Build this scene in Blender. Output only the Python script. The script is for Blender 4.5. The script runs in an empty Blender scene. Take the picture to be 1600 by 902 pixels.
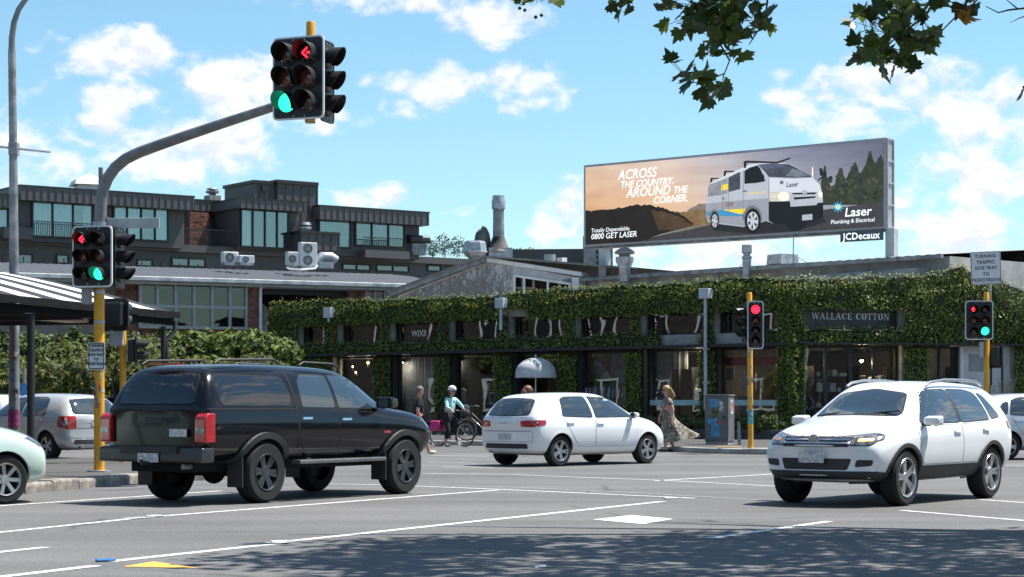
import bpy, bmesh, math, random
from mathutils import Vector, Matrix
from mathutils.bvhtree import BVHTree
from mathutils.geometry import delaunay_2d_cdt
R = math.radians
sc = bpy.context.scene
col = sc.collection
random.seed(7)
# ------------------------------------------------------------------ camera, light, exposure
F, CX, CY, EYE = 3100.0, 800.0, 628.0, 1.3          # photo pixels (1600 wide), eye height in metres
cam_d = bpy.data.cameras.new('camera'); cam = bpy.data.objects.new('camera', cam_d); col.objects.link(cam)
cam.location = (0, 0, EYE); cam.rotation_euler = (R(90), 0, 0)
cam_d.sensor_width = 36; cam_d.lens = F / 1600 * 36
cam_d.shift_y = (CY - 451) / 1600
cam_d.clip_start = .1; cam_d.clip_end = 6000
sc.camera = cam
sc.view_settings.view_transform = 'Standard'; sc.view_settings.look = 'None'
sc.view_settings.gamma = 1; sc.view_settings.use_curve_mapping = False
sc.view_settings.exposure = 1.22
sc.render.engine = 'CYCLES'
sc.cycles.use_denoising = True
sc.cycles.max_bounces = 7; sc.cycles.diffuse_bounces = 3; sc.cycles.glossy_bounces = 3
sc.cycles.transmission_bounces = 4; sc.cycles.transparent_max_bounces = 10
sc.cycles.sample_clamp_indirect = 6
TO_SUN = Vector((.42, .15, .89)).normalized()
sun_d = bpy.data.lights.new('sun', 'SUN'); sun_d.energy = 4.2; sun_d.angle = R(.53); sun_d.color = (1, .955, .89)
sun = bpy.data.objects.new('sun', sun_d); col.objects.link(sun)
sun.rotation_euler = TO_SUN.to_track_quat('Z', 'Y').to_euler(); sun.location = (20, -10, 40)

def make_world():
    w = bpy.data.worlds.new('World'); sc.world = w; w.use_nodes = True
    nt = w.node_tree; nt.nodes.clear()
    N = nt.nodes.new; L = nt.links.new
    out = N('ShaderNodeOutputWorld'); bg = N('ShaderNodeBackground'); L(bg.outputs[0], out.inputs[0])
    def m(op, a, b=None, c=None, clamp=False):
        n = N('ShaderNodeMath'); n.operation = op; n.use_clamp = clamp
        for i, x in enumerate((a, b, c)):
            if x is None: continue
            if isinstance(x, (int, float)): n.inputs[i].default_value = x
            else: L(x, n.inputs[i])
        return n.outputs[0]
    sky = N('ShaderNodeTexSky'); sky.sky_type = 'NISHITA'; sky.sun_disc = False
    sky.sun_elevation = math.asin(TO_SUN.z); sky.sun_rotation = math.atan2(TO_SUN.x, TO_SUN.y)
    sky.air_density = 1.0; sky.dust_density = .25; sky.ozone_density = 1.6; sky.altitude = 50
    tint = N('ShaderNodeMix'); tint.data_type = 'RGBA'; tint.blend_type = 'MULTIPLY'; tint.inputs[0].default_value = 1
    L(sky.outputs[0], tint.inputs[6]); tint.inputs[7].default_value = (SKY_TINT[0], SKY_TINT[1], SKY_TINT[2], 1)
    tc = N('ShaderNodeTexCoord'); sp = N('ShaderNodeSeparateXYZ'); L(tc.outputs['Generated'], sp.inputs[0])
    x, y, z = sp.outputs
    az = m('ARCTAN2', x, y); el = m('ARCSINE', z)
    # fractal edges for every cloud
    def noise(scale, detail, rough, sx=1, sz=1, dist=0, up=0):
        mp = N('ShaderNodeMapping'); mp.inputs['Scale'].default_value = (sx, sx, sz); mp.inputs['Location'].default_value = (0, 0, up); L(tc.outputs['Generated'], mp.inputs[0])
        n = N('ShaderNodeTexNoise'); n.inputs['Scale'].default_value = scale; n.inputs['Detail'].default_value = detail
        n.inputs['Roughness'].default_value = rough; n.inputs['Distortion'].default_value = dist
        L(mp.outputs[0], n.inputs['Vector']); return n.outputs[0]
    fine = noise(58, 9, .62, 1, 1.4, .3)
    # cumulus banks: centre and half size in angle
    acc = None
    for cx, cy, rx, ry, wgt in CLOUDS:
        a0 = math.atan((cx - CX) / F); e0 = math.atan((CY - cy) / F); ra = rx / F * 1.55; re = ry / F * 1.6
        dx = m('MULTIPLY', m('SUBTRACT', az, a0), 1 / ra); dy = m('MULTIPLY', m('SUBTRACT', el, e0), 1 / re)
        dd = m('ADD', m('MULTIPLY', dx, dx), m('MULTIPLY', dy, dy))
        b = m('MULTIPLY', m('SUBTRACT', 1, dd, clamp=True), wgt)
        acc = b if acc is None else m('MAXIMUM', acc, b)
    # away from the named banks the same broken cumulus goes on round the whole sky
    gen = noise(4.2, 3, .5, 1, 2.4)
    gen = m('MULTIPLY', m('SUBTRACT', gen, .52, clamp=True), 5.5, clamp=True)
    far = m('MULTIPLY', m('SUBTRACT', m('ABSOLUTE', az), .30, clamp=True), 8, clamp=True)
    hi = m('MULTIPLY', m('SUBTRACT', el, .23, clamp=True), 8, clamp=True)
    acc = m('MAXIMUM', acc, m('MULTIPLY', gen, m('MAXIMUM', far, hi)))
    coarse = noise(30, 2, .5, 1, 1.3, .4)
    dens = m('ADD', m('ADD', acc, m('MULTIPLY', m('SUBTRACT', fine, .5), 2.2)), m('MULTIPLY', m('SUBTRACT', coarse, .5), 2.6))
    mr = N('ShaderNodeMapRange'); mr.interpolation_type = 'SMOOTHSTEP'
    L(dens, mr.inputs[0]); mr.inputs[1].default_value = .22; mr.inputs[2].default_value = 1.08
    gate = m('MULTIPLY', acc, 5, clamp=True)
    mask = m('MULTIPLY', m('MULTIPLY', mr.outputs[0], gate), .96)
    # cloud white, a little greyer where it is thick and low
    shade = m('ADD', m('MULTIPLY', m('SUBTRACT', noise(30, 2, .5, 1, 1.3, .4, .010), coarse), 2.0), m('ADD', m('MULTIPLY', m('SUBTRACT', noise(58, 9, .62, 1, 1.4, .3, .006), fine), 1.6), .52))
    cc = N('ShaderNodeMix'); cc.data_type = 'RGBA'; L(m('MULTIPLY', m('SUBTRACT', shade, .45, clamp=True), 3, clamp=True), cc.inputs[0])
    k = CLOUD_L
    cc.inputs[6].default_value = (k, k, k * 1.01, 1); cc.inputs[7].default_value = (k * .80, k * .85, k * .93, 1)
    mx = N('ShaderNodeMix'); mx.data_type = 'RGBA'
    L(mask, mx.inputs[0]); L(tint.outputs[2], mx.inputs[6]); L(cc.outputs[2], mx.inputs[7])
    L(mx.outputs[2], bg.inputs[0]); bg.inputs[1].default_value = SKY_STRENGTH
SKY_STRENGTH = .1; SKY_TINT = (.545, .695, .705); CLOUD_L = 4.6
CLOUDS = [(175, 98, 95, 36, 1), (160, 155, 95, 26, .8), (370, 140, 95, 48, 1), (250, 232, 150, 48, 1), (20, 250, 70, 62, .9),
          (585, 4, 130, 20, .85), (770, 38, 75, 30, .95), (690, 140, 90, 36, .85), (815, 138, 60, 34, .9), (1385, 160, 150, 50, 1),
          (1550, 190, 90, 58, 1), (1545, 290, 95, 48, .95), (1490, 372, 140, 44, .9), (905, 345, 60, 50, .95), (985, 405, 130, 34, .8),
          (590, 312, 75, 20, .7), (480, 190, 70, 18, .6), (712, 327, 24, 10, .6), (1130, 395, 190, 50, .75), (1310, 400, 110, 34, .6), (450, 330, 120, 20, .35)]
make_world()

# ------------------------------------------------------------------ picture-to-place helpers
def at(px, py, d): return Vector(((px - CX) / F * d, d, EYE + (CY - py) / F * d))
def ground(px, py):
    d = EYE * F / (py - CY); return Vector(((px - CX) / F * d, d, 0))

# ------------------------------------------------------------------ materials
MATS = {}
def mat(name, c, rough=.6, metal=0, var=.12, vscale=3, bump=0, bscale=60, coat=0, spec=.5, c2=None, streak=None, island=0, transl=0, emit=0, alpha=None, detail=6):
    if name in MATS: return MATS[name]
    M = bpy.data.materials.new(name); M.use_nodes = True; nt = M.node_tree; N = nt.nodes.new; L = nt.links.new
    p = nt.nodes['Principled BSDF']; p.inputs['Roughness'].default_value = rough; p.inputs['Metallic'].default_value = metal
    p.inputs['Specular IOR Level'].default_value = spec
    if coat: p.inputs['Coat Weight'].default_value = coat; p.inputs['Coat Roughness'].default_value = .04
    tc = N('ShaderNodeTexCoord')
    c = tuple(c); d2 = c2 or tuple(x * (1 - 2 * var) for x in c); d1 = c if c2 else tuple(min(1, x * (1 + var)) for x in c)
    mp = N('ShaderNodeMapping'); L(tc.outputs['Object'], mp.inputs[0])
    if streak: mp.inputs['Scale'].default_value = streak
    n = N('ShaderNodeTexNoise'); n.inputs['Scale'].default_value = vscale; n.inputs['Detail'].default_value = detail; n.inputs['Roughness'].default_value = .6
    L(mp.outputs[0], n.inputs['Vector'])
    mr = N('ShaderNodeMapRange'); L(n.outputs[0], mr.inputs[0]); mr.inputs[1].default_value = .32; mr.inputs[2].default_value = .68
    mx = N('ShaderNodeMix'); mx.data_type = 'RGBA'; L(mr.outputs[0], mx.inputs[0]); mx.inputs[6].default_value = d2 + (1,); mx.inputs[7].default_value = d1 + (1,)
    cout = mx.outputs[2]
    if island:
        g = N('ShaderNodeNewGeometry'); hs = N('ShaderNodeHueSaturation')
        r1 = N('ShaderNodeMapRange'); L(g.outputs['Random Per Island'], r1.inputs[0]); r1.inputs[3].default_value = 1 - island; r1.inputs[4].default_value = 1 + island
        r2 = N('ShaderNodeMath'); r2.operation = 'MULTIPLY_ADD'; L(g.outputs['Random Per Island'], r2.inputs[0]); r2.inputs[1].default_value = -.05; r2.inputs[2].default_value = .52
        L(r1.outputs[0], hs.inputs['Value']); L(r2.outputs[0], hs.inputs['Hue']); L(cout, hs.inputs['Color']); cout = hs.outputs[0]
    L(cout, p.inputs['Base Color'])
    if bump:
        b = N('ShaderNodeBump'); b.inputs['Strength'].default_value = bump; b.inputs['Distance'].default_value = .02
        n2 = N('ShaderNodeTexNoise'); n2.inputs['Scale'].default_value = bscale; n2.inputs['Detail'].default_value = 4; L(mp.outputs[0], n2.inputs['Vector'])
        L(n2.outputs[0], b.inputs['Height']); L(b.outputs[0], p.inputs['Normal'])
    if emit: p.inputs['Emission Color'].default_value = c + (1,); p.inputs['Emission Strength'].default_value = emit
    if transl:
        t = N('ShaderNodeBsdfTranslucent'); L(cout, t.inputs['Color']); ms = N('ShaderNodeMixShader'); ms.inputs[0].default_value = transl
        L(p.outputs[0], ms.inputs[1]); L(t.outputs[0], ms.inputs[2]); L(ms.outputs[0], nt.nodes['Material Output'].inputs[0])
    MATS[name] = M; return M
def glass(name, tint=(.5, .56, .58), refl=.12, rough=.01, wave=0):
    """window glass: clear tinted sheet with a fresnel mirror on it"""
    if name in MATS: return MATS[name]
    M = bpy.data.materials.new(name); M.use_nodes = True; nt = M.node_tree; N = nt.nodes.new; L = nt.links.new
    nt.nodes.remove(nt.nodes['Principled BSDF'])
    t = N('ShaderNodeBsdfTransparent'); t.inputs[0].default_value = tint + (1,)
    g = N('ShaderNodeBsdfGlossy'); g.inputs['Roughness'].default_value = rough; g.inputs[0].default_value = (.95, 1, 1, 1)
    f = N('ShaderNodeLayerWeight'); f.inputs[0].default_value = .5; pw = N('ShaderNodeMath'); pw.operation = 'POWER'; L(f.outputs['Facing'], pw.inputs[0]); pw.inputs[1].default_value = 4
    ad = N('ShaderNodeMath'); ad.operation = 'MULTIPLY_ADD'; ad.use_clamp = True; L(pw.outputs[0], ad.inputs[0]); ad.inputs[1].default_value = .8; ad.inputs[2].default_value = refl + .03
    ms = N('ShaderNodeMixShader'); L(ad.outputs[0], ms.inputs[0]); L(t.outputs[0], ms.inputs[1]); L(g.outputs[0], ms.inputs[2])
    if wave:
        tc = N('ShaderNodeTexCoord'); n2 = N('ShaderNodeTexNoise'); n2.inputs['Scale'].default_value = .9; n2.inputs['Detail'].default_value = 1
        L(tc.outputs['Object'], n2.inputs['Vector']); b = N('ShaderNodeBump'); b.inputs['Strength'].default_value = wave; b.inputs['Distance'].default_value = .1
        L(n2.outputs[0], b.inputs['Height']); L(b.outputs[0], g.inputs['Normal'])
    L(ms.outputs[0], nt.nodes['Material Output'].inputs[0]); MATS[name] = M; return M
def lamp_mat(name, c, s):
    return mat(name, c, .4, emit=s, var=0)

# ------------------------------------------------------------------ mesh collector
class MB:
    def __init__(s): s.v = []; s.f = []; s.m = []
    def add(s, vs, fs, m=0, M=None):
        k = len(s.v)
        s.v += [tuple(M @ Vector(p)) for p in vs] if M is not None else [tuple(p) for p in vs]
        s.f += [tuple(i + k for i in f) for f in fs]; s.m += [m] * len(fs); return s
    def box(s, a, b, m=0, M=None):
        (x0, y0, z0), (x1, y1, z1) = a, b
        return s.add([(x0, y0, z0), (x1, y0, z0), (x1, y1, z0), (x0, y1, z0), (x0, y0, z1), (x1, y0, z1), (x1, y1, z1), (x0, y1, z1)],
                     [(0, 3, 2, 1), (4, 5, 6, 7), (0, 1, 5, 4), (1, 2, 6, 5), (2, 3, 7, 6), (3, 0, 4, 7)], m, M)
    def cbox(s, c, size, m=0, M=None):
        c = Vector(c); h = Vector(size) / 2; return s.box(c - h, c + h, m, M)
    def prism(s, poly, t0, t1, axis='z', m=0, M=None):
        n = len(poly)
        def P(a, b, t): return {'z': (a, b, t), 'y': (a, t, b), 'x': (t, a, b)}[axis]
        vs = [P(a, b, t0) for a, b in poly] + [P(a, b, t1) for a, b in poly]
        return s.add(vs, [tuple(range(n))[::-1], tuple(range(n, 2 * n))] + [(i, (i + 1) % n, n + (i + 1) % n, n + i) for i in range(n)], m, M)
    def tube(s, pts, r, n=8, m=0, caps=True, M=None):
        pts = [Vector(p) for p in pts]; k = len(pts); rs = r if isinstance(r, (list, tuple)) else [r] * k
        vs = []; fs = []; up = None
        for i, p in enumerate(pts):
            t = (pts[min(i + 1, k - 1)] - pts[max(i - 1, 0)]).normalized()
            if up is None: up = t.orthogonal().normalized()
            up = (up - t * up.dot(t)); up = up.normalized() if up.length > 1e-6 else t.orthogonal().normalized()
            w = t.cross(up)
            vs += [p + (up * math.cos(2 * math.pi * j / n) + w * math.sin(2 * math.pi * j / n)) * rs[i] for j in range(n)]
        for i in range(k - 1):
            for j in range(n): fs.append((i * n + j, i * n + (j + 1) % n, (i + 1) * n + (j + 1) % n, (i + 1) * n + j))
        if caps: fs += [tuple(range(n))[::-1], tuple(range((k - 1) * n, k * n))]
        return s.add(vs, fs, m, M)
    def lathe(s, prof, n=16, m=0, M=None, a0=0, a1=2 * math.pi):
        full = abs(a1 - a0 - 2 * math.pi) < 1e-6; c = n if full else n + 1; vs = []; fs = []
        for r, z in prof:
            vs += [(r * math.cos(a0 + (a1 - a0) * j / n), r * math.sin(a0 + (a1 - a0) * j / n), z) for j in range(c)]
        for i in range(len(prof) - 1):
            for j in range(n):
                j2 = (j + 1) % c; fs.append((i * c + j, i * c + j2, (i + 1) * c + j2, (i + 1) * c + j))
        return s.add(vs, fs, m, M)
    def ball(s, c, r, seg=10, rings=7, m=0, M=None, jit=0):
        r = r if isinstance(r, (tuple, list)) else (r, r, r); c = Vector(c); vs = []; fs = []
        for i in range(rings + 1):
            a = math.pi * i / rings
            for j in range(seg):
                b = 2 * math.pi * j / seg; k = 1 + (random.uniform(-jit, jit) if jit else 0)
                vs.append((c.x + r[0] * k * math.sin(a) * math.cos(b), c.y + r[1] * k * math.sin(a) * math.sin(b), c.z + r[2] * k * math.cos(a)))
        for i in range(rings):
            for j in range(seg): fs.append((i * seg + j, (i + 1) * seg + j, (i + 1) * seg + (j + 1) % seg, i * seg + (j + 1) % seg))
        return s.add(vs, fs, m, M)
    def build(s, name, mats, parent=None, smooth=None, bevel=0, seg=2, kind=None, **tags):
        me = bpy.data.meshes.new(name); me.from_pydata(s.v, [], s.f)
        mats = mats if isinstance(mats, (list, tuple)) else [mats]
        for x in mats: me.materials.append(x)
        if len(mats) > 1: me.polygons.foreach_set('material_index', s.m)
        me.validate(); me.update()
        if smooth is not None: me.shade_smooth(); me.set_sharp_from_angle(angle=R(smooth))
        o = bpy.data.objects.new(name, me); col.objects.link(o); o.parent = parent
        if bevel:
            b = o.modifiers.new('bevel', 'BEVEL'); b.width = bevel; b.segments = seg; b.limit_method = 'ANGLE'; b.angle_limit = R(40)
        if kind: o['kind'] = kind
        if tags: tag(o, **tags)
        return o
def tag(o, label=None, cat=None, group=None, kind=None):
    for k, v in (('label', label), ('category', cat), ('group', group), ('kind', kind)):
        if v: o[k] = v
    return o
def thing(name, label, cat, loc=(0, 0, 0), rz=0, group=None):
    o = bpy.data.objects.new(name, None); col.objects.link(o); o.empty_display_size = .2
    o.location = loc; o.rotation_euler = (0, 0, rz); return tag(o, label, cat, group)
def share(o, parent, loc=None, rot=None, scale=None, name=None):
    c = o.copy(); col.objects.link(c); c.parent = parent
    if loc is not None: c.location = loc
    if rot is not None: c.rotation_euler = rot
    if scale is not None: c.scale = scale
    return c
def kids(o): return [c for c in bpy.data.objects if c.parent == o]
def copy_tree(o, parent=None, swap=None):
    c = o.copy(); col.objects.link(c); c.parent = parent
    if swap and c.type == 'MESH' and any(m in swap for m in c.data.materials):
        c.data = c.data.copy()
        for i, m in enumerate(c.data.materials):
            if m in swap: c.data.materials[i] = swap[m]
    for ch in kids(o): copy_tree(ch, c, swap)
    return c
def RT(loc=(0, 0, 0), rz=0, rx=0, ry=0):
    return Matrix.Translation(loc) @ Matrix.Rotation(rz, 4, 'Z') @ Matrix.Rotation(rx, 4, 'X') @ Matrix.Rotation(ry, 4, 'Y')
def round_poly(poly, r, n=4):
    out = []; k = len(poly)
    for i in range(k):
        p0, p, p1 = Vector(poly[i - 1]), Vector(poly[i]), Vector(poly[(i + 1) % k])
        rr = r[i] if isinstance(r, (list, tuple)) else r
        a = (p0 - p); b = (p1 - p); t = min(rr, a.length * .45, b.length * .45)
        if t < 1e-5: out.append(tuple(p)); continue
        A = p + a.normalized() * t; B = p + b.normalized() * t
        for j in range(n + 1):
            u = j / n; q = A * (1 - u) ** 2 + p * 2 * u * (1 - u) + B * u * u; out.append(tuple(q))
    return out
def rrect(x0, x1, z0, z1, r, n=4): return round_poly([(x0, z0), (x1, z0), (x1, z1), (x0, z1)], r, n)
# a facade: origin at its left end, local x along it, local y away from the viewer
class Facade:
    def __init__(s, p0, p1):
        s.o = Vector((p0[0], p0[1], 0)); d = Vector((p1[0] - p0[0], p1[1] - p0[1])); s.len = d.length; s.a = math.atan2(d.y, d.x)
        s.c, s.s = math.cos(s.a), math.sin(s.a)
    def u(s, px):
        k = (px - CX) / F; return (k * s.o.y - s.o.x) / (s.c - k * s.s)
    def uz(s, px, py, off=0):
        """where a sight line through a photo pixel meets the plane lying `off` in front of the facade"""
        ox, oy = s.o.x + s.s * off, s.o.y - s.c * off
        k = (px - CX) / F; u = (k * oy - ox) / (s.c - k * s.s); y = oy + u * s.s
        return u, EYE + (CY - py) / F * y
    def world(s, u, v=0, z=0): return Vector((s.o.x + s.c * u - s.s * v, s.o.y + s.s * u + s.c * v, z))
    def M(s): return RT(s.o, s.a)

TEXT_LATER = []
def text_mesh(body, size, shear=0, bold=0, align='LEFT', space=1.0, xs=1.0):
    """flat lettering as (verts, faces) in the xy plane"""
    c = bpy.data.curves.new('lettering', 'FONT'); c.body = body; c.size = size; c.shear = shear; c.offset = bold; c.align_x = align
    c.space_character = space; c.resolution_u = 3; c.fill_mode = 'FRONT'; c.dimensions = '2D'
    o = bpy.data.objects.new('lettering', c); col.objects.link(o)
    dg = bpy.context.evaluated_depsgraph_get(); me = bpy.data.meshes.new_from_object(o.evaluated_get(dg))
    vs = [(v.co.x * xs, v.co.y, 0) for v in me.vertices]; fs = [tuple(p.vertices) for p in me.polygons]
    bpy.data.objects.remove(o); bpy.data.curves.remove(c); bpy.data.meshes.remove(me)
    return vs, fs
XZ = Matrix(((1, 0, 0, 0), (0, 0, -1, 0), (0, 1, 0, 0), (0, 0, 0, 1)))   # lettering upright, read from -y
# ================================================================== the setting: ground, road, paths, kerbs, markings
def asphalt(name, base, patch=.18):
    M = bpy.data.materials.new(name); M.use_nodes = True; nt = M.node_tree; N = nt.nodes.new; L = nt.links.new; p = nt.nodes['Principled BSDF']
    tc = N('ShaderNodeTexCoord')
    def nz(scale, det, sx=1, sy=1, ro=.6, rot=0):
        mp = N('ShaderNodeMapping'); mp.inputs['Rotation'].default_value = (0, 0, rot); mp.inputs['Scale'].default_value = (sx, sy, 1); L(tc.outputs['Object'], mp.inputs[0])
        n = N('ShaderNodeTexNoise'); n.inputs['Scale'].default_value = scale; n.inputs['Detail'].default_value = det; n.inputs['Roughness'].default_value = ro
        L(mp.outputs[0], n.inputs['Vector']); return n.outputs[0]
    def mrange(x, a, b, c, d):
        r = N('ShaderNodeMapRange'); L(x, r.inputs[0]); r.inputs[1].default_value = a; r.inputs[2].default_value = b; r.inputs[3].default_value = c; r.inputs[4].default_value = d; return r.outputs[0]
    def mul(a, b):
        q = N('ShaderNodeMath'); q.operation = 'MULTIPLY'; L(a, q.inputs[0]); L(b, q.inputs[1]); return q.outputs[0]
    big = mrange(nz(.16, 5), .3, .7, 1 - patch, 1 + patch)
    wear = mrange(nz(.95, 4, .05, 1, rot=R(-62.7)), .34, .66, .82, 1.12)            # lengthwise wear of the wheel tracks
    wear2 = mrange(nz(.6, 4, .07, 1, rot=R(5)), .35, .65, .92, 1.07)
    chip = mrange(nz(55, 3, ro=.8), .35, .66, .62, 1.38)            # stone chips
    chip2 = mrange(nz(17, 3, ro=.75), .35, .66, .82, 1.18)
    tar = mrange(nz(1.1, 6, ro=.7), .66, .72, 1, .74)
    vo = N('ShaderNodeTexVoronoi'); vo.feature = 'DISTANCE_TO_EDGE'; vo.inputs['Scale'].default_value = .23; wv = N('ShaderNodeMix'); wv.data_type = 'RGBA'; wv.blend_type = 'ADD'; wv.inputs[0].default_value = .35
    nn = N('ShaderNodeTexNoise'); nn.inputs['Scale'].default_value = 1.6; nn.inputs['Detail'].default_value = 5; L(tc.outputs['Object'], nn.inputs[0]); L(tc.outputs['Object'], wv.inputs[6]); L(nn.outputs['Color'], wv.inputs[7]); L(wv.outputs[2], vo.inputs['Vector'])
    crack = mrange(vo.outputs['Distance'], .0, .012, .45, 1); keep = mrange(nz(.13, 3), .50, .56, 0, 1)      # cracks sealed with tar, only here and there
    cm = N('ShaderNodeMix'); cm.data_type = 'FLOAT'; L(keep, cm.inputs[0]); cm.inputs[2].default_value = 1; L(crack, cm.inputs[3])
    big = mul(big, cm.outputs[0])
    v = mul(mul(mul(big, wear), mul(chip, chip2)), mul(tar, wear2))
    mx = N('ShaderNodeMix'); mx.data_type = 'RGBA'; mx.blend_type = 'MULTIPLY'; mx.inputs[0].default_value = 1
    mx.inputs[6].default_value = base + (1,); L(v, mx.inputs[7]); L(mx.outputs[2], p.inputs['Base Color'])
    p.inputs['Roughness'].default_value = .82; p.inputs['Specular IOR Level'].default_value = .3
    b = N('ShaderNodeBump'); b.inputs['Strength'].default_value = .5; b.inputs['Distance'].default_value = .01; L(nz(70, 3), b.inputs['Height']); L(b.outputs[0], p.inputs['Normal'])
    MATS[name] = M; return M
road_m = asphalt('asphalt', (.120, .118, .117)); path_m = asphalt('path asphalt', (.075, .073, .071), .25)
paint_m = mat('road paint', (.66, .66, .65), .6, var=.24, vscale=13, bump=.3, bscale=90)
paint_worn = mat('worn road paint', (.42, .42, .42), .7, var=.35, vscale=14)
yellow_paint = mat('yellow road paint', (.75, .42, .06), .6, var=.14, vscale=9)
kerb_m = mat('kerb stone', (.24, .215, .185), .85, var=.3, vscale=5, bump=.6, bscale=40)
conc = mat('concrete', (.32, .31, .29), .85, var=.2, vscale=2.5, bump=.3)
earth_m = mat('earth', (.10, .105, .07), .95, var=.3, vscale=.2)

MB().add([(-2500, -2500, -.03), (2500, -2500, -.03), (2500, 2500, -.03), (-2500, 2500, -.03)], [(0, 1, 2, 3)]).build('ground', earth_m, kind='structure')
road = MB().add([(-70, -40, 0), (70, -40, 0), (70, 150, 0), (-70, 150, 0)], [(0, 1, 2, 3)]).build('road', road_m, kind='structure')
def slab(name, poly, m, z1=.12, z0=-.02):
    return MB().prism(poly, z0, z1).build(name, m, kind='structure')
shop_edge = [(-34, 62.5), (-16, 64), (-9, 63)] + [tuple(ground(a, b).xy) for a, b in ((560, 694), (690, 695.5), (900, 700), (1020, 705), (1090, 708), (1160, 710), (1240, 711), (1330, 709), (1480, 705.5), (1640, 702))] + [(30, 50)]
slab('footpath', shop_edge + [(30, 110), (-34, 110)], path_m)
isl = [(-12, 22.5), (-9.3, 25), (-6.95, 28), (-6.35, 30.5), (-6.0, 32), (-5.5, 32.6), (-4.95, 33.0), (-4.7, 34), (-4.9, 36.5), (-6, 39.6), (-7.6, 41.3), (-14, 41.8), (-24, 42), (-24, 22.5)]
slab('traffic_island', isl, path_m, .13)
# kerb stones laid one by one along an edge
def kerb(edge, name, step, w, h, m, jitter=.012):
    root = bpy.data.objects.new(name, None); col.objects.link(root); root['kind'] = 'structure'
    pts = [Vector(p) for p in edge]; seq = []
    for a, b in zip(pts, pts[1:]):
        n = max(1, round((b - a).length / step))
        for i in range(n): seq.append((a.lerp(b, i / n), a.lerp(b, (i + 1) / n)))
    meshes = []
    for k in range(5):
        hh = h + random.uniform(-jitter, jitter); rr = .03 + random.uniform(0, .02)
        prof = [(0, -.02), (w, -.02), (w, hh), (rr, hh), (rr * .3, hh - rr * .3), (0, hh - rr)]     # y across, z up; x along, unit length
        mb = MB().prism(prof, 0, 1, 'x'); o = mb.build('kerb_stone', m, root); meshes.append(o.data); bpy.data.objects.remove(o)
    for a, b in seq:
        d = b - a; o = bpy.data.objects.new('kerb_stone', random.choice(meshes)); col.objects.link(o); o.parent = root
        o.location = (a.x, a.y, random.uniform(-.006, .006)); o.rotation_euler = (0, random.uniform(-.008, .008), math.atan2(d.y, d.x) + random.uniform(-.01, .01)); o.scale = (d.length - .018, 1, 1)
    return root
kerb([Vector(p) + Vector((.10, -.06)) for p in isl[:11]], 'kerb', .85, .34, .155, kerb_m)
kerb([Vector(p) + Vector((0, -.05)) for p in shop_edge[2:]], 'kerb', 1.2, .2, .14, conc)

def stripe(pts, w, m=paint_m, z=.004, name='road_marking'):
    """a painted line through ground points, w metres wide"""
    pts = [Vector((p[0], p[1])) for p in pts]; mb = MB()
    for a, b in zip(pts, pts[1:]):
        d = (b - a).normalized(); n = Vector((-d.y, d.x)) * w / 2; k = max(1, int((b - a).length / .7)); vs = []
        for i in range(k + 1):
            q = a.lerp(b, i / k); e1, e2 = random.uniform(.9, 1.06), random.uniform(.9, 1.06)
            vs += [(q.x + n.x * e1, q.y + n.y * e1, z), (q.x - n.x * e2, q.y - n.y * e2, z)]
        mb.add(vs, [(2 * i, 2 * i + 1, 2 * i + 3, 2 * i + 2) for i in range(k)])
    o = mb.build(name, m, road); return o
G = lambda *p: [ground(a, b) for a, b in p]
stripe(G((-60, 838.5), (212, 810.5)), .11); stripe(G((232, 808.5), (780, 766)), .11)
stripe(G((200, 811.2), (228, 808.9)), .2, paint_worn, .008)
stripe(G((-160, 921), (150, 884.5)), .13); stripe(G((172, 878), (424, 851)), .13); stripe(G((436, 848), (1036, 784)), .13)
stripe(G((424, 850), (440, 848)), .22, paint_worn, .008)
stripe(G((-40, 867.5), (72, 855.5)), .12)
stripe(G((-30, 793), (345, 767.5)), .1)
stripe(G((470, 756), (600, 758)), .1); stripe(G((600, 758), (790, 765.5), (1086, 779)), .1)
stripe(G((660, 740), (800, 742), (1036, 751), (1260, 762.5)), .09)
stripe(G((640, 757), (800, 761.5), (1000, 771), (1230, 784)), .06, paint_worn)
stripe(G((1024, 751.5), (1240, 739.5)), .11)
stripe(G((1408, 798), (1660, 819)), .1); stripe(G((1530, 781), (1660, 790)), .1); stripe(G((1560, 728), (1660, 729)), .1)
stripe(G((672, 712), (764, 713.5)), .09); stripe(G((668, 722), (745, 724)), .08); stripe(G((690, 729), (770, 731)), .08)
stripe(G((1109, 841.5), (1297, 815)), .12)
def patch(pts, m, z=.004, name='road_marking'):
    return MB().add([(p.x, p.y, z) for p in G(*pts)], [tuple(range(len(pts)))]).build(name, m, road)
patch(((926, 812.5), (986, 805.5), (1052, 811.5), (1006, 819.5)), paint_m)
patch(((192, 886), (240, 878), (312, 888.5)), yellow_paint)
patch(((834, 885.5), (852, 883.5), (855, 887), (837, 888.5)), paint_m)
patch(((1555, 748), (1562, 747.6), (1566, 749), (1558, 749.5)), paint_m)
# raised markers and the blue marker on the line
def stud(px, py, m, label, w=.1):
    p = ground(px, py); mb = MB().prism([(-w, -.05), (w, -.05), (w * .7, .05), (-w * .7, .05)], 0, .018, 'z')
    o = mb.build('road_stud', m, bevel=.006); o.location = (p.x, p.y, .004); o.rotation_euler = (0, 0, .6); tag(o, label, 'road stud')
stud(163, 877.5, mat('blue stud', (.03, .17, .42), .4), 'small blue raised marker on the road beside the white line near the yellow triangle', .085)
stud(240, 808, mat('white stud', (.7, .7, .7), .4), 'small white raised marker on the thin line behind the black vehicle')
stud(436, 848.3, MATS['white stud'], 'small white raised marker at the gap in the nearest long white line')
stud(1046, 780, MATS['white stud'], 'small white raised marker at the end of the long white line near the painted square')
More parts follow.
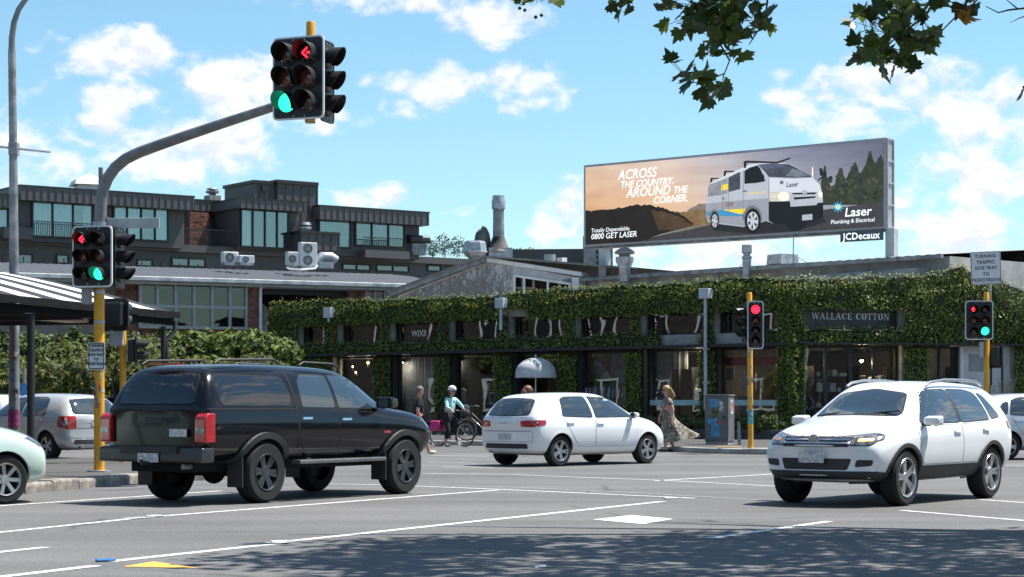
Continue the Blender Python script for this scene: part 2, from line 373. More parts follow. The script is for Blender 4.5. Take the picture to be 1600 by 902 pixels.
# manhole covers and a patch of newer tar
o = MB().lathe([(0, .006), (.3, .006), (.33, .0)], 24).build('manhole_cover', mat('cast iron', (.07, .07, .07), .6, metal=.3, bump=.6, bscale=30)); p = ground(690, 862); o.location = (p.x, p.y, .002)
tag(o, 'round iron manhole cover set in the road between the white lines', 'manhole cover')
# ================================================================== far buildings
clad = mat('dark cladding', (.082, .075, .077), .55, var=.08, vscale=.8); clad2 = mat('dark fascia', (.10, .093, .096), .5, var=.06, vscale=.8)
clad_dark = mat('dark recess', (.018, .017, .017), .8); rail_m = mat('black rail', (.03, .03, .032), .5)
trim = mat('black trim', (.022, .022, .024), .5)
curtain_m = mat('pale curtain', (.70, .74, .72), .9, var=.22, vscale=4, streak=(6, 6, .3))
apt_glass = glass('apartment glass', (.74, .84, .85), .12)
brick_m = mat('brick', (.25, .11, .072), .85, var=.3, vscale=3, island=.35, bump=.4); mortar_m = mat('mortar', (.22, .19, .16), .9)
white_m = mat('white paint', (.72, .72, .71), .6, var=.08, vscale=2); grey_m = mat('grey paint', (.30, .31, .33), .6, var=.1); galv = mat('galvanised steel', (.40, .42, .44), .42, metal=.55, var=.18, vscale=4)
galv_dark = mat('dull zinc', (.26, .27, .28), .55, metal=.4, var=.25, vscale=3); alu = mat('aluminium frame', (.36, .36, .36), .45, metal=.4, var=.06)
white_clad = mat('white metal', (.66, .67, .67), .45, var=.08, vscale=1.5)

class Bld:
    """pieces placed on a facade by the photo pixels of their left edge and right edge"""
    def __init__(s, fac, root): s.f = fac; s.r = root
    def rect(s, px0, px1, yt, yb, off=0):
        u0, z1 = s.f.uz(px0, yt, off); _, z0 = s.f.uz(px0, yb, off); return u0, s.f.uz(px1, yt, off)[0], z0, z1
    def box(s, name, px0, px1, yt, yb, off, depth, m, parent=None, **k):
        u0, u1, z0, z1 = s.rect(px0, px1, yt, yb, off)
        return MB().box((u0, -off, z0), (u1, -off + depth, z1)).build(name, m, parent or s.r, **k)
    def battens(s, px0, px1, yt, yb, off, step=.42, name='cladding_seam', m=None, parent=None, d=.045, w=.045):
        u0, u1, z0, z1 = s.rect(px0, px1, yt, yb, off); mb = MB(); n = max(1, round((u1 - u0) / step))
        for i in range(n + 1):
            u = u0 + (u1 - u0) * i / n; mb.box((u - w / 2, -off - d, z0 + .01), (u + w / 2, -off + .01, z1 - .01))
        o = mb.build(name, m or clad, parent or s.r); o['kind'] = 'stuff'; return o
    def window(s, px0, px1, yt, yb, off, n=1, frame=trim, pane=None, w=.09, depth=.16, rows=1, curtain=0, back=True, parent=None, name='window', split=None):
        u0, u1, z0, z1 = s.rect(px0, px1, yt, yb, off); pane = pane or apt_glass; mb = MB(); y0, y1 = -off - .03, -off + depth
        us = [u0 + (u1 - u0) * i / n for i in range(n + 1)]; zs = [z0, z0 + (z1 - z0) * (split or .5), z1] if rows == 2 else [z0, z1]
        for i, u in enumerate(us):
            a = u if i == 0 else (u - w if i == n else u - w / 2); mb.box((a, y0, z0), (a + w, y1, z1))
        for j, z in enumerate(zs):
            a = z if j == 0 else (z - w if j == len(zs) - 1 else z - w / 2)
            for i in range(n): mb.box((us[i] + w * (1 if i == 0 else .5), y0 + .004, a), (us[i + 1] - w * (1 if i == n - 1 else .5), y1 - .004, a + w))
        fr = mb.build(name, frame, parent or s.r)
        for i in range(n):
            for j in range(len(zs) - 1):
                MB().box((us[i] + .02, -off + .05, zs[j] + .02), (us[i + 1] - .02, -off + .062, zs[j + 1] - .02)).build('pane', pane, fr)
        if curtain:
            for a, b in curtain:
                ua, ub = u0 + (u1 - u0) * a, u0 + (u1 - u0) * b; k = max(4, int((ub - ua) / .08)); vs = []
                for i in range(k + 1):
                    u = ua + (ub - ua) * i / k; y = -off + .088 + .010 * math.sin(i * 2.1) + .006 * math.sin(i * 5.3); vs += [(u, y, z0 + .03), (u, y, z1 - .05)]
                MB().add(vs, [(2 * i, 2 * i + 2, 2 * i + 3, 2 * i + 1) for i in range(k)]).build('curtain', curtain_m, fr, smooth=60)
        return fr
    def railing(s, px0, px1, yt, yb, off, m=rail_m, gap=.13):
        u0, u1, z0, z1 = s.rect(px0, px1, yt, yb, off); mb = MB(); n = int((u1 - u0) / gap)
        for i in range(n + 1): mb.box((u0 + (u1 - u0) * i / n - .012, -off - .012, z0), (u0 + (u1 - u0) * i / n + .012, -off + .012, z1))
        mb.box((u0, -off - .025, z1 + .002), (u1, -off + .025, z1 + .05)); o = mb.build('railing', m, s.r); o['kind'] = 'stuff'; return o
def brick_face(mb, u0, u1, z0, z1, y, bl=.24, bh=.085, d=.02):
    n = max(1, round((z1 - z0) / bh)); bh = (z1 - z0) / n
    for i in range(n):
        u = u0 - (bl / 2 if i % 2 else 0)
        while u < u1:
            a, b = max(u, u0) + .006, min(u + bl, u1) - .006
            if b - a > .02: mb.box((a, y - random.uniform(.5, 1) * d, z0 + i * bh + .006), (b, y + .01, z0 + (i + 1) * bh - .006))
            u += bl
# ---- dark penthouse apartments
AF = Facade((-29.7, 115), (-2.9, 134))
apt = thing('apartment_building', 'long dark metal clad apartment block with tall glazed terraces above the low roofs', 'building', AF.o, AF.a); B = Bld(AF, apt)
uL = AF.u(-260); uR = AF.u(742); zl = AF.uz(0, 380)[1]
MB().box((uL, 0, 0), (uR, 16, zl)).build('wall', clad, apt)
MB().box((uL, -.35, zl - .02), (uR + .2, 16.2, zl + .42)).build('terrace_ledge', clad2, apt)
B.battens(-250, 740, 388, 452, .0, .62)
for a, b, y0, y1 in ((28, 52, 396, 412), (88, 108, 397, 412), (268, 322, 402, 416), (214, 240, 405, 416), (535, 580, 411.5, 422), (588, 640, 413, 424), (668, 690, 414, 424)):
    B.window(a, b, y0, y1, .06, 2 if b - a > 30 else 1, w=.08)
# block on the left
def block(px0, px1, ytop, yfas, ybot, off, depth=9, name='penthouse_wall'):
    o = B.box(name, px0, px1, yfas, ybot, off, depth, clad)
    u0, u1, z0, z1 = B.rect(px0, px1, ytop, yfas, off)
    f = MB().box((u0 - .25, -off - .75, z0), (u1 + .3, depth - off, z1)).build('roof_fascia', clad2, apt)
    mb = MB().box((u0 - .29, -off - .79, z1), (u1 + .34, depth - off, z1 + .09)); mb.build('roof_cap', trim, apt)
    n = round((u1 - u0) / .42); m2 = MB()
    for i in range(n + 1):
        u = u0 - .2 + (u1 - u0 + .4) * i / n; m2.box((u - .022, -off - .795, z0), (u + .022, -off - .74, z1))
    for i in range(9):
        y = -off - .6 + i * .42; m2.box((u1 + .29, y - .022, z0), (u1 + .34, y + .022, z1))
    o2 = m2.build('cladding_seam', clad, apt); o2['kind'] = 'stuff'; return o
block(-250, 16, 291, 312, 372, .2, name='penthouse_wall'); block(30, 288, 293, 314, 376, 1.0)
block(270, 392, 313, 329, 388, -2.6, 6); block(372, 462, 312.5, 326.5, 388, 1.0, 10); block(495, 655, 324, 344, 398, .9, 9)
B.window(-120, 14, 312, 368, .32, 5, curtain=[(0, .5), (.6, 1)])
B.window(50, 146, 313, 370, 1.12, 3, curtain=[(0, .33), (.36, .66), (.84, .97)]); B.window(177, 264, 315, 374, 1.12, 4, curtain=[(0, .22), (.25, .5), (.78, .98)])
B.window(336, 372, 332, 384, -2.4, 2, curtain=[(.05, .3)]); B.window(376, 452, 326, 386, 1.12, 4, curtain=[(0, .2)])
B.window(498, 549, 341, 386, 1.0, 1); B.window(555, 633, 345, 384, 1.0, 3)
B.railing(54, 147, 346, 370, 1.75); B.railing(272, 372, 357, 381, .9); B.railing(568, 632, 371, 393, 1.9)
bk = B.rect(296, 326, 331, 383, -1.4); ch = MB().box((bk[0], 1.4, bk[2]), (bk[1], 3.2, bk[3])).build('brick_pier', mortar_m, apt)
mb = MB(); brick_face(mb, bk[0], bk[1], bk[2], bk[3], 1.4, .3, .12, .03); mb.build('brickwork', brick_m, ch)['kind'] = 'stuff'
# stair tower
B.box('stair_tower', 397, 432, 284, 388, .55, 4, clad); B.box('stair_tower', 433.5, 496, 284, 390, .8, 5, clad)
B.battens(397, 432, 287, 330, .55, .45); B.battens(434, 496, 286, 388, .8, .55)
B.box('roof_cap', 396, 432, 281, 286, .65, 4.2, trim); B.box('roof_cap', 432.5, 498, 280.5, 286, .9, 5.2, trim)
B.box('stair_vent', 410, 417, 290, 299, .68, .2, trim)
B.box('terrace_wall', 470, 531, 362, 390, 2.2, 2.2, clad); B.battens(471, 530, 364, 389, 2.2, .5); B.box('roof_cap', 469, 532, 360, 363.5, 2.3, 2.4, trim)
B.box('planter', 571, 640, 390, 402, 2.0, .8, clad2); B.box('planter', 6, 52, 354, 372, 1.3, .8, clad2)
gl = B.box('glass_balustrade', 662, 738, 376, 398, .1, .03, glass('balustrade glass', (.94, .96, .96), .0)); B.railing(660, 740, 376, 400, .3, galv, .22)
# roof pieces standing on it
def on(fac, px, py, off=0): u, z = fac.uz(px, py, off); return fac.world(u, -off, z)
def cowl(name, label, cat, p, k, prof, m, n=14, rz=0, group=None):
    t = thing(name, label, cat, p, rz, group)
    for nm, pr, mm in prof: MB().lathe([(r * k, z * k) for r, z in pr], n).build(nm, mm or m, t, smooth=35)
    return t
p = on(AF, 139, 297, -3)
t = thing('roof_vent', 'white square roof vent with pyramid cap above the left end of the dark block', 'roof vent', p, .4)
MB().box((-.75, -.75, -.4), (.75, .75, .25)).build('vent_body', white_m, t)
MB().add([(-1.05, -1.05, .25), (1.05, -1.05, .25), (1.05, 1.05, .25), (-1.05, 1.05, .25), (-.9, -.9, .55), (.9, -.9, .55), (.9, .9, .55), (-.9, .9, .55), (0, 0, 1.0)], [(0, 1, 5, 4), (1, 2, 6, 5), (2, 3, 7, 6), (3, 0, 4, 7), (4, 5, 8), (5, 6, 8), (6, 7, 8), (7, 4, 8), (3, 2, 1, 0)]).build('vent_cap', white_m, t)
p = on(AF, 332, 314, -3)
t = thing('chimney', 'low grey chimney with dark mushroom cowl on the dark apartment roof', 'chimney', p, AF.a); MB().box((-.4, -.4, -.3), (.4, .4, .32)).build('chimney_base', conc, t)
MB().lathe([(.22, .32), (.22, .45), (.42, .5), (.42, .62), (.2, .66), (.2, .7), (.4, .72), (.34, .8), (0, .82)], 14).build('cowl', galv_dark, t, smooth=35)
p = on(AF, 476, 372, 1.4); cowl('roof_cowl', 'small silver ribbed cowl beside the dark stair tower', 'roof cowl', p, 1, [('duct', [(.28, -.4), (.28, .35)], galv), ('cap', [(.4, .35), (.3, .5), (.42, .55), (.42, .7), (.2, .75), (.42, .8), (.36, .98), (0, 1)], galv)], galv)
p = on(AF, 652, 399, 1.0); t = thing('barbecue', 'dark hooded barbecue on the apartment terrace beside the glass railing', 'barbecue', p, AF.a)
MB().box((-.55, -.3, 0), (.55, .3, .75)).build('cabinet', galv_dark, t); MB().prism(round_poly([(-.45, .8), (.45, .8), (.45, 1.15), (.2, 1.3), (-.3, 1.3), (-.45, 1.15)], .12), -.75, .75, 'y', M=RT(rz=R(90))).build('hood', trim, t, smooth=40)
def leafmass(mb, c, r, n, size, flat=.5, m=0):
    for _ in range(n):
        d = Vector((random.gauss(0, 1), random.gauss(0, 1), random.gauss(0, 1))); d.normalize(); k = random.random() ** .4
        p = Vector(c) + Vector((d.x * r[0] * k, d.y * r[1] * k, d.z * r[2] * k))
        nrm = (d + Vector((random.gauss(0, .7), random.gauss(0, .7), random.gauss(.3, .7)))).normalized(); a = nrm.orthogonal().normalized(); a = Matrix.Rotation(random.uniform(0, 6.28), 3, nrm) @ a; b = nrm.cross(a)
        s = size * random.uniform(.6, 1.3); mb.add([p - a * s * .5, p + b * s * .28, p + a * s * .5, p - b * s * .28], [(0, 1, 2, 3)], m)
for i, (px, py, r) in enumerate(((676, 388, .55), (694, 386, .85), (715, 388, .8), (732, 388, .6))):
    p = on(AF, px, 402, -.8); t = thing('terrace_plant', ('low dark shrub behind the glass railing of the terrace, nearest the barbecue', 'taller dark shrub in the middle of the terrace railing', 'dark shrub right of the tallest terrace shrub', 'small shrub at the right end of the terrace railing')[i], 'shrub', p)
    mb = MB(); leafmass(mb, (0, 0, r), (r * .8, r * .6, r), 160, .22); mb.build('foliage', mat('terrace leaves', (.035, .05, .022), .7, island=.4, var=.3), t); MB().tube([(0, 0, 0), (.05, 0, r)], .03, 5).build('stem', mat('bark', (.07, .055, .045), .9, bump=.5), t)

# ---- low brick building with the long dark roof
LF = Facade(at(203, 430, 85).xy, at(656, 443, 91).xy)
low = thing('brick_building', 'low brick building with a long dark corrugated roof and white gutter', 'building', LF.o, LF.a); B = Bld(LF, low)
zg = LF.uz(203, 434)[1]; uL = LF.u(-120); uR = LF.u(690); u_ = lambda px: LF.u(px)
roof_m = mat('dark corrugated roof', (.052, .056, .066), .65, var=.1, vscale=1)
n = int((uR - uL) / .19); vs = []; fs = []
for i in range(n + 1):
    z = .03 * (i % 2); u = uL + (uR - uL) * i / n; vs += [(u, -.65, zg + .02 + z), (u, 3.2, zg + .62 + z), (u, 6.2, zg + .9 + z)]
for i in range(n): fs += [(3 * i, 3 * i + 3, 3 * i + 4, 3 * i + 1), (3 * i + 1, 3 * i + 4, 3 * i + 5, 3 * i + 2)]
MB().add(vs, fs).build('roof', roof_m, low)
MB().box((uL, -.82, zg - .16), (uR, -.66, zg + .03)).build('gutter', mat('white gutter', (.62, .63, .62), .45, var=.25, vscale=1.2), low, bevel=.03)
MB().box((uL, -.6, zg - .28), (uR, 0, zg - .17)).build('soffit', mat('soffit', (.4, .4, .38), .8), low)
MB().box((uL, .25, 0), (u_(384), 6, zg - .29)).build('wall', mortar_m, low)
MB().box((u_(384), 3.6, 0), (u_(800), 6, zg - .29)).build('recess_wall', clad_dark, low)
MB().box((u_(384), .3, zg - .55), (u_(690), .5, zg - .3)).build('beam', trim, low)
mb = MB(); z0 = LF.uz(203, 512)[1]
brick_face(mb, uL + 8, u_(217), z0 - .6, zg - .3, .25); brick_face(mb, u_(217), u_(386), z0 - 1.2, z0, .25)
mb.build('brickwork', brick_m, low)['kind'] = 'stuff'
for a, b, y0 in ((387, 405, 0), (546, 568, 0)):
    MB().box((u_(a), -.1, 0), (u_(b), 3.5, zg - .3)).build('brick_pier', mortar_m, low); mb = MB(); brick_face(mb, u_(a), u_(b), 1.2, zg - .3, -.1); o = mb.build('brickwork', brick_m, low); o['kind'] = 'stuff'
low_glass = glass('low building glass', (.22, .24, .25), .05, wave=.02)
B.window(217, 387, 436.5, 513, .02, 6, frame=alu, pane=low_glass, w=.13, rows=2, split=.46, name='window_wall')
B.window(570, 632, 449, 470, .02, 4, frame=alu, pane=low_glass, w=.1, name='window')
MB().tube([(u_(403.5), -.3, .2), (u_(403.5), -.3, zg - .4), (u_(403.5), -.55, zg - .15)], .07, 8).build('downpipe', white_m, low, smooth=40)
MB().tube([(u_(654), -.3, .2), (u_(654), -.3, zg - .4), (u_(654), -.55, zg - .15)], .07, 8).build('downpipe', white_m, low, smooth=40)
# grey timber door leaf and junk in the recess
o = MB().prism(round_poly([(0, 0), (.9, 0), (.9, 1.9), (.45, 2.3), (0, 1.9)], .2), 0, .08, 'y').build('notice_board', conc); p = LF.world(u_(400), 1.0, z0 - .9); o.location = p; o.rotation_euler = (0, 0, LF.a)
tag(o, 'weathered grey board standing in the dark opening beside the white downpipe', 'board')
# air conditioning units on that roof
def aircon(px, py, w, h, label, fans=1, m=white_clad, d=.4, off=-2.0):
    p = on(LF, px, py, off); t = thing('air_conditioner', label, 'air conditioner', p, LF.a, 'air conditioners on the low roof')
    MB().box((0, 0, .1), (w, d, .1 + h)).build('casing', m, t, bevel=.03)
    for i in range(fans):
        c = (w * .42, -.006, .1 + h * (i + .5) / fans); r = min(w * .36, h / fans * .42)
        M = RT(c, rx=R(90)); MB().lathe([(r, 0), (r, .03), (r * .9, .04), (r * .88, .012), (0, .012)], 20, M=M).build('fan_grille', mat('fan grille', (.13, .13, .135), .5), t, smooth=40)
        mb = MB()
        for j in range(6): mb.box((-r, -.012, .02), (r, .012, .035), M=M @ Matrix.Rotation(R(30) * j, 4, 'Z'))
        mb.build('fan_guard', grey_m, t)
    mb = MB(); mb.box((.05, -.02, 0), (w - .05, .06, .1)); mb.box((.05, d - .06, 0), (w - .05, d + .02, .1)); mb.build('feet', galv, t)
    return t
aircon(470, 419, .8, 1.08, 'tall white twin fan air conditioner on a frame, rightmost and largest on the roof', 2, off=-1.6)
a2 = aircon(450, 418, .5, .62, 'white air conditioner with dark side grille just left of the tall twin fan unit', 1, off=-2.2)
aircon(349, 414, .72, .5, 'boxy white air conditioner, leftmost on the dark roof', 1, off=-2.4); aircon(374, 414, .72, .34, 'low white air conditioner in front of the boxy one', 1, off=-2.0)
o = MB().tube([on(LF, 449, 419, -1.7), on(LF, 452, 421, -1.4), on(LF, 470, 422, -1.3), on(LF, 492, 420, -1.4), on(LF, 496, 415, -1.5)], .05, 6).build('pipe', white_m); tag(o, 'bent white lagged pipe on the roof under the tall air conditioner', 'pipe')
p = on(LF, 506, 416, -2.2); t = thing('roof_duct', 'silver curved duct hood right of the tall air conditioner', 'duct', p, LF.a); MB().tube([(-.4, 0, .1), (-.1, 0, .42), (.35, 0, .42), (.62, 0, .28)], [.2, .24, .24, .2], 12).build('duct', galv, t, smooth=40); MB().box((-.3, -.2, -.1), (.4, .2, .2)).build('duct_base', galv, t)
# ---- white gable hall with creeper and the long grey roofs
HF = Facade(at(620, 462, 84).xy, at(906, 462, 78).xy)
hall = thing('gabled_hall', 'white gabled hall wall laced with bare creeper behind the ivy shop', 'building', HF.o, HF.a); B = Bld(HF, hall)
U = lambda px, py: HF.uz(px, py)
w0, apx, e1 = U(622, 462), U(763, 408), U(905, 434)
wall_w = mat('white weatherboard', (.50, .50, .52), .75, var=.16, vscale=1.6)
MB().prism([(w0[0], 0), (e1[0], 0), e1, apx, w0], 0, .3, 'y').build('wall', wall_w, hall)
MB().prism([(w0[0] - .3, w0[1] - .05), (w0[0] - .3, w0[1] + .18), (apx[0], apx[1] + .2), (apx[0], apx[1] - .04)], -.25, .5, 'y').build('bargeboard', galv_dark, hall)
MB().prism([(apx[0] + .003, apx[1] - .03), (apx[0] + .003, apx[1] + .14), (e1[0] + .2, e1[1] + .2), (e1[0] + .2, e1[1] + .03)], -.12, .5, 'y').build('bargeboard', white_m, hall)
D = 16
MB().add([(w0[0] - .4, -.3, w0[1] + .18), (apx[0], -.3, apx[1] + .22), (e1[0] + 3, -.3, e1[1] + .25), (w0[0] - .4, D, w0[1] + .18), (apx[0], D, apx[1] + .22), (e1[0] + 3, D, e1[1] + .25),
          (w0[0] - .4, -.3, w0[1] + .1), (apx[0], -.3, apx[1] + .14), (e1[0] + 3, -.3, e1[1] + .17)], [(0, 1, 4, 3), (1, 2, 5, 4), (0, 6, 7, 1), (1, 7, 8, 2)]).build('roof', mat('weathered roof', (.20, .195, .19), .75, var=.25, vscale=1.2, bump=.3), hall)
mb = MB()                                                    # bare creeper stems over the gable
for i in range(230):
    u = random.uniform(w0[0], U(800, 460)[0]); z = w0[1] - .6; pts = []
    a = random.uniform(-.7, .7)
    for k in range(14):
        lim = w0[1] + (apx[1] - w0[1]) * min(1, max(0, (u - w0[0]) / (apx[0] - w0[0]))) - .1
        if z > lim: a = .45
        pts.append((u, -.02, min(z, lim))); a += random.uniform(-.5, .5); a = max(-1.3, min(1.5, a)); u += math.sin(a) * .22; z += math.cos(a) * .16
        if u > U(802, 460)[0] or u < w0[0]: break
    if len(pts) > 2: mb.tube(pts, [.009 - .004 * j / len(pts) for j in range(len(pts))], 4, caps=False)
o = mb.build('creeper_stem', mat('creeper stem', (.27, .25, .235), .9), hall); o['kind'] = 'stuff'
c0, c1 = U(806, 460), U(893, 460); zt0, zt1 = U(806, 433)[1], U(893, 446)[1]
fr = MB(); 
for px, y in ((805, 432), (820, 434.5), (857, 440.5), (891, 446)): u, z = U(px, y); fr.box((u - .05, -.05, c0[1] - .2), (u + .05, .05, z + .02))
fr.prism([(c0[0], zt0), (c0[0], zt0 + .1), (c1[0], zt1 + .1), (c1[0], zt1)], -.055, .05, 'y'); fo = fr.build('window', white_m, hall)
MB().prism([(c0[0], c0[1] - .2), (c1[0], c0[1] - .2), (c1[0], zt1), (c0[0], zt0)], -.03, -.018, 'y').build('pane', glass('hall glass', (.12, .12, .11), .05), fo)
MB().prism([(e1[0] - .25, 0), (e1[0] + .1, 0), (e1[0] + .1, e1[1]), (e1[0] - .25, e1[1])], -.15, .3, 'y').build('corner_post', white_m, hall)
# long roof running right behind the ivy parapet
KF = Facade(at(888, 440, 79).xy, at(1262, 440, 70).xy)
kh = thing('long_roof_building', 'long low warehouse with a grey iron roof behind the ivy parapet', 'building', KF.o, KF.a); B = Bld(KF, kh)
k0, k1 = KF.uz(888, 430), KF.uz(1262, 438); zt = KF.uz(905, 436)[1]
MB().box((k0[0], 0, 0), (k1[0] + 6, 12, zt - .05)).build('wall', mat('grey render', (.36, .35, .34), .8, var=.2, vscale=1), kh)
n = int((k1[0] + 6 - k0[0]) / .2); vs = []; fs = []
for i in range(n + 1):
    z = .025 * (i % 2); u = k0[0] - .4 + (k1[0] + 6.4 - k0[0]) * i / n; vs += [(u, -.35, zt + z), (u, 7.5, zt + .62 + z), (u, 12, zt + .3 + z)]
for i in range(n): fs += [(3 * i, 3 * i + 3, 3 * i + 4, 3 * i + 1), (3 * i + 1, 3 * i + 4, 3 * i + 5, 3 * i + 2)]
MB().add(vs, fs).build('roof', mat('old iron roof', (.27, .265, .26), .6, var=.25, vscale=.8, streak=(3, .4, 1)), kh)
MB().box((k0[0] - .4, -.5, zt - .14), (k1[0] + 6, -.36, zt - .01)).build('gutter', galv_dark, kh)
for px in (1020, 1128): MB().tube([(KF.u(px), -.2, .3), (KF.u(px), -.2, zt - .15)], .05, 6).build('downpipe', galv_dark, kh)
# vents and flues on the roofs
p = on(HF, 786, 420, -6); k = (at(786, 0, p.y).z, )
def px_m(d): return d / F
def flue(px, ybase, ytop, d, name, label, cat, parts, n=16):
    """upright lathe of parts; each profile given in photo pixels above ybase and radius in pixels"""
    b = at(px, ybase, d); s = d / F; t = thing(name, label, cat, b)
    for nm, pr, mm in parts: MB().lathe([(r * s, h * s) for r, h in pr], n).build(nm, mm, t, smooth=35)
    return t
soot = mat('sooty zinc', (.13, .12, .115), .7, metal=.2, var=.5, vscale=1.2); 
t = flue(779, 412, 305, 92, 'chimney_stack', 'tall sooty ventilation stack with flared silver head behind the gable', 'chimney', [('stack_pipe', [(9, 42), (8.5, 84)], galv_dark), ('head', [(8.5, 84), (10.5, 86), (11, 97), (9.5, 101), (9.5, 106), (6, 107), (0, 107)], galv), ('skirt', [(22, 18), (16, 24), (9, 42)], soot)])
mb = MB().cbox((.1, 0, .2), (1.1, 1.0, 1.0)); mb.build('plinth', galv, t); MB().ball((-.75, .2, .9), (.42, .42, .8), jit=.12).build('soot_cover', soot, t, smooth=60)
t = flue(742, 424, 378, 88, 'roof_vent', 'wide hexagonal zinc roof vent left of the sooty stack', 'roof vent', [('neck', [(9, 0), (9, 18), (15, 26)], galv_dark), ('hood', [(19, 30), (17, 44), (15, 47), (0, 47)], galv), ('rim', [(14, 24), (20, 30), (19, 31)], galv)], 6)
for ch in kids(t): ch.data.set_sharp_from_angle(angle=R(10))
flue(976, 440, 386, 76, 'roof_vent', 'round mushroom capped zinc vent on the roof under the billboard', 'roof vent', [('neck', [(9, 0), (9, 20), (14, 32), (14, 38)], galv), ('waist', [(8, 20), (10, 22), (10, 24)], white_m), ('cap', [(9, 38), (9, 43), (15, 43), (16, 46), (11, 50), (5, 53), (0, 54)], galv_dark)])
flue(1167, 445, 383, 71.5, 'flue', 'straight silver flue pipe with banded top above the ivy', 'flue', [('flue_pipe', [(6.8, 0), (6.8, 40)], galv), ('collar', [(6.8, 40), (8, 41), (8, 44), (5.5, 45), (5.5, 48), (8, 50), (8, 62), (0, 62)], galv)])
b = at(1223, 424, 76); t = thing('roof_vent', 'boxy silver roof vent with folded panels right of the flue', 'roof vent', b, .55); s = 76 / F
MB().box((-14 * s, -14 * s, -.3), (14 * s, 14 * s, 6 * s)).build('neck', galv_dark, t); q = lambda r, z: [(-r * s, -r * s, z * s), (r * s, -r * s, z * s), (r * s, r * s, z * s), (-r * s, r * s, z * s)]
MB().add(q(13, 6) + q(18, 11) + q(17, 26), [(0, 1, 5, 4), (1, 2, 6, 5), (2, 3, 7, 6), (3, 0, 4, 7), (4, 5, 9, 8), (5, 6, 10, 9), (6, 7, 11, 10), (7, 4, 8, 11), (8, 9, 10, 11)]).build('hood', galv, t)
flue(859, 412, 396, 90, 'roof_vent', 'pale drum shaped roof vent on the roof left of the billboard', 'roof vent', [('drum', [(9, 0), (9, 14), (0, 14)], galv)])
flue(878, 412, 403, 90, 'roof_vent', 'flat pale square roof vent beside the pale drum vent', 'roof vent', [('drum', [(8, 0), (8, 9), (0, 9)], white_clad)], 4)
flue(1301, 428, 417, 74, 'roof_vent', 'low rusty box vent on the parapet right of the silver box vent', 'roof vent', [('drum', [(11, -2), (11, 11), (0, 11)], conc)], 4)
b = at(935, 412, 96); t = thing('roof_plant_room', 'dark louvred plant housing behind the left billboard post', 'plant room', b, 0); MB().box((-.7, 0, -2), (.7, 1.4, 1.4)).build('casing', galv_dark, t); mb = MB()
for i in range(9): mb.box((-.1, -.05, -1.2 + i * .28), (.6, .0, -1.02 + i * .28))
mb.build('louvre', trim, t)['kind'] = 'stuff'
b = at(1239, 432, 75.5); o = MB().tube([b, at(1240, 362, 75.5)], .02, 5).build('aerial', galv_dark); tag(o, 'thin aerial mast rising from the box vent to the billboard', 'aerial')
o = MB().tube([at(1240, 398, 75.5), at(1263, 412, 74.8), at(1285, 428, 74)], .015, 4).build('stay_wire', galv_dark); tag(o, 'thin slanting stay wire from the aerial down to the roof', 'wire')
o = MB().tube([at(1160, 412, 71.6), at(1140, 438, 71.6)], .012, 4).build('stay_wire', galv_dark); tag(o, 'thin slanting stay wire left of the silver flue', 'wire')
b = at(700, 404, 100); t = thing('parapet_strip', 'dark parapet running behind the gable to the billboard', 'parapet', at(780, 420, 98), -.1); MB().box((-.5, 0, -2), (5.2, .4, .95)).build('coping', clad, t)
for i, (px, r) in enumerate(((812, .5), (822, .6), (834, .45))):
    p = at(px, 404, 99); t = thing('rooftop_shrub', ('round', 'largest', 'rightmost small')[i] + ' green shrub on the dark parapet right of the sooty stack', 'shrub', p); mb = MB(); leafmass(mb, (0, 0, .2), (r, r, r * .6), 120, .2); mb.build('foliage', mat('rooftop leaves', (.05, .08, .025), .7, island=.4, var=.3), t); MB().tube([(0, 0, -.6), (0, 0, .2)], .04, 5).build('stem', MATS['bark'], t)
# ---- grey building and conifers at the far right
p = at(1540, 475, 82); t = thing('grey_building', 'dark grey flat roofed building beyond the sloping ivy parapet', 'building', p, .1)
MB().box((-1, 0, -4.5), (9, 8, .9)).build('wall', mat('charcoal render', (.10, .10, .105), .7), t); MB().box((-1.2, -.4, .9), (9.2, 8.4, 1.35)).build('roof_edge', mat('stained concrete', (.2, .19, .18), .8, var=.4, vscale=2, streak=(2, 2, .4)), t); MB().box((2.2, -.06, -3), (3.8, .0, .2)).build('window', trim, t)
def conifer(px, py, d, h, label):
    p = at(px, py, d); t = thing('conifer', label, 'tree', (p.x, p.y, 0), random.uniform(0, 3), 'conifers beyond the far roofs'); top = p.z; mb = MB()
    for i in range(900):
        k = random.random() ** .7; z = top - h * k; r = h * .2 * k * random.uniform(.3, 1.1) * (1 + .25 * math.sin(z * 9)); a = random.uniform(0, 6.28); q = Vector((r * math.cos(a), r * math.sin(a), z))
        e = Vector((math.cos(a), math.sin(a), -.25 + random.uniform(-.2, .3))) * .45 * random.uniform(.6, 1.2); w = Vector((-math.sin(a), math.cos(a), random.uniform(-.4, .4))) * .13; mb.add([q - w, q + w, q + e], [(0, 1, 2)])
    mb.build('crown', mat('conifer needles', (.03, .045, .022), .8, island=.4, var=.3), t); MB().tube([(0, 0, 0), (0, 0, top - .4)], [.28, .05], 7).build('trunk', MATS['bark'], t)
for i, (px, py, h) in enumerate(((1572, 410, 8), (1588, 401, 9), (1599, 405, 8.5), (1618, 399, 9))): conifer(px, py, 165, h, ('leftmost conifer tip above the far right roof', 'pointed conifer between two others above the far right roof', 'conifer at the right edge of the photo above the roof', 'conifer just beyond the right edge')[i])
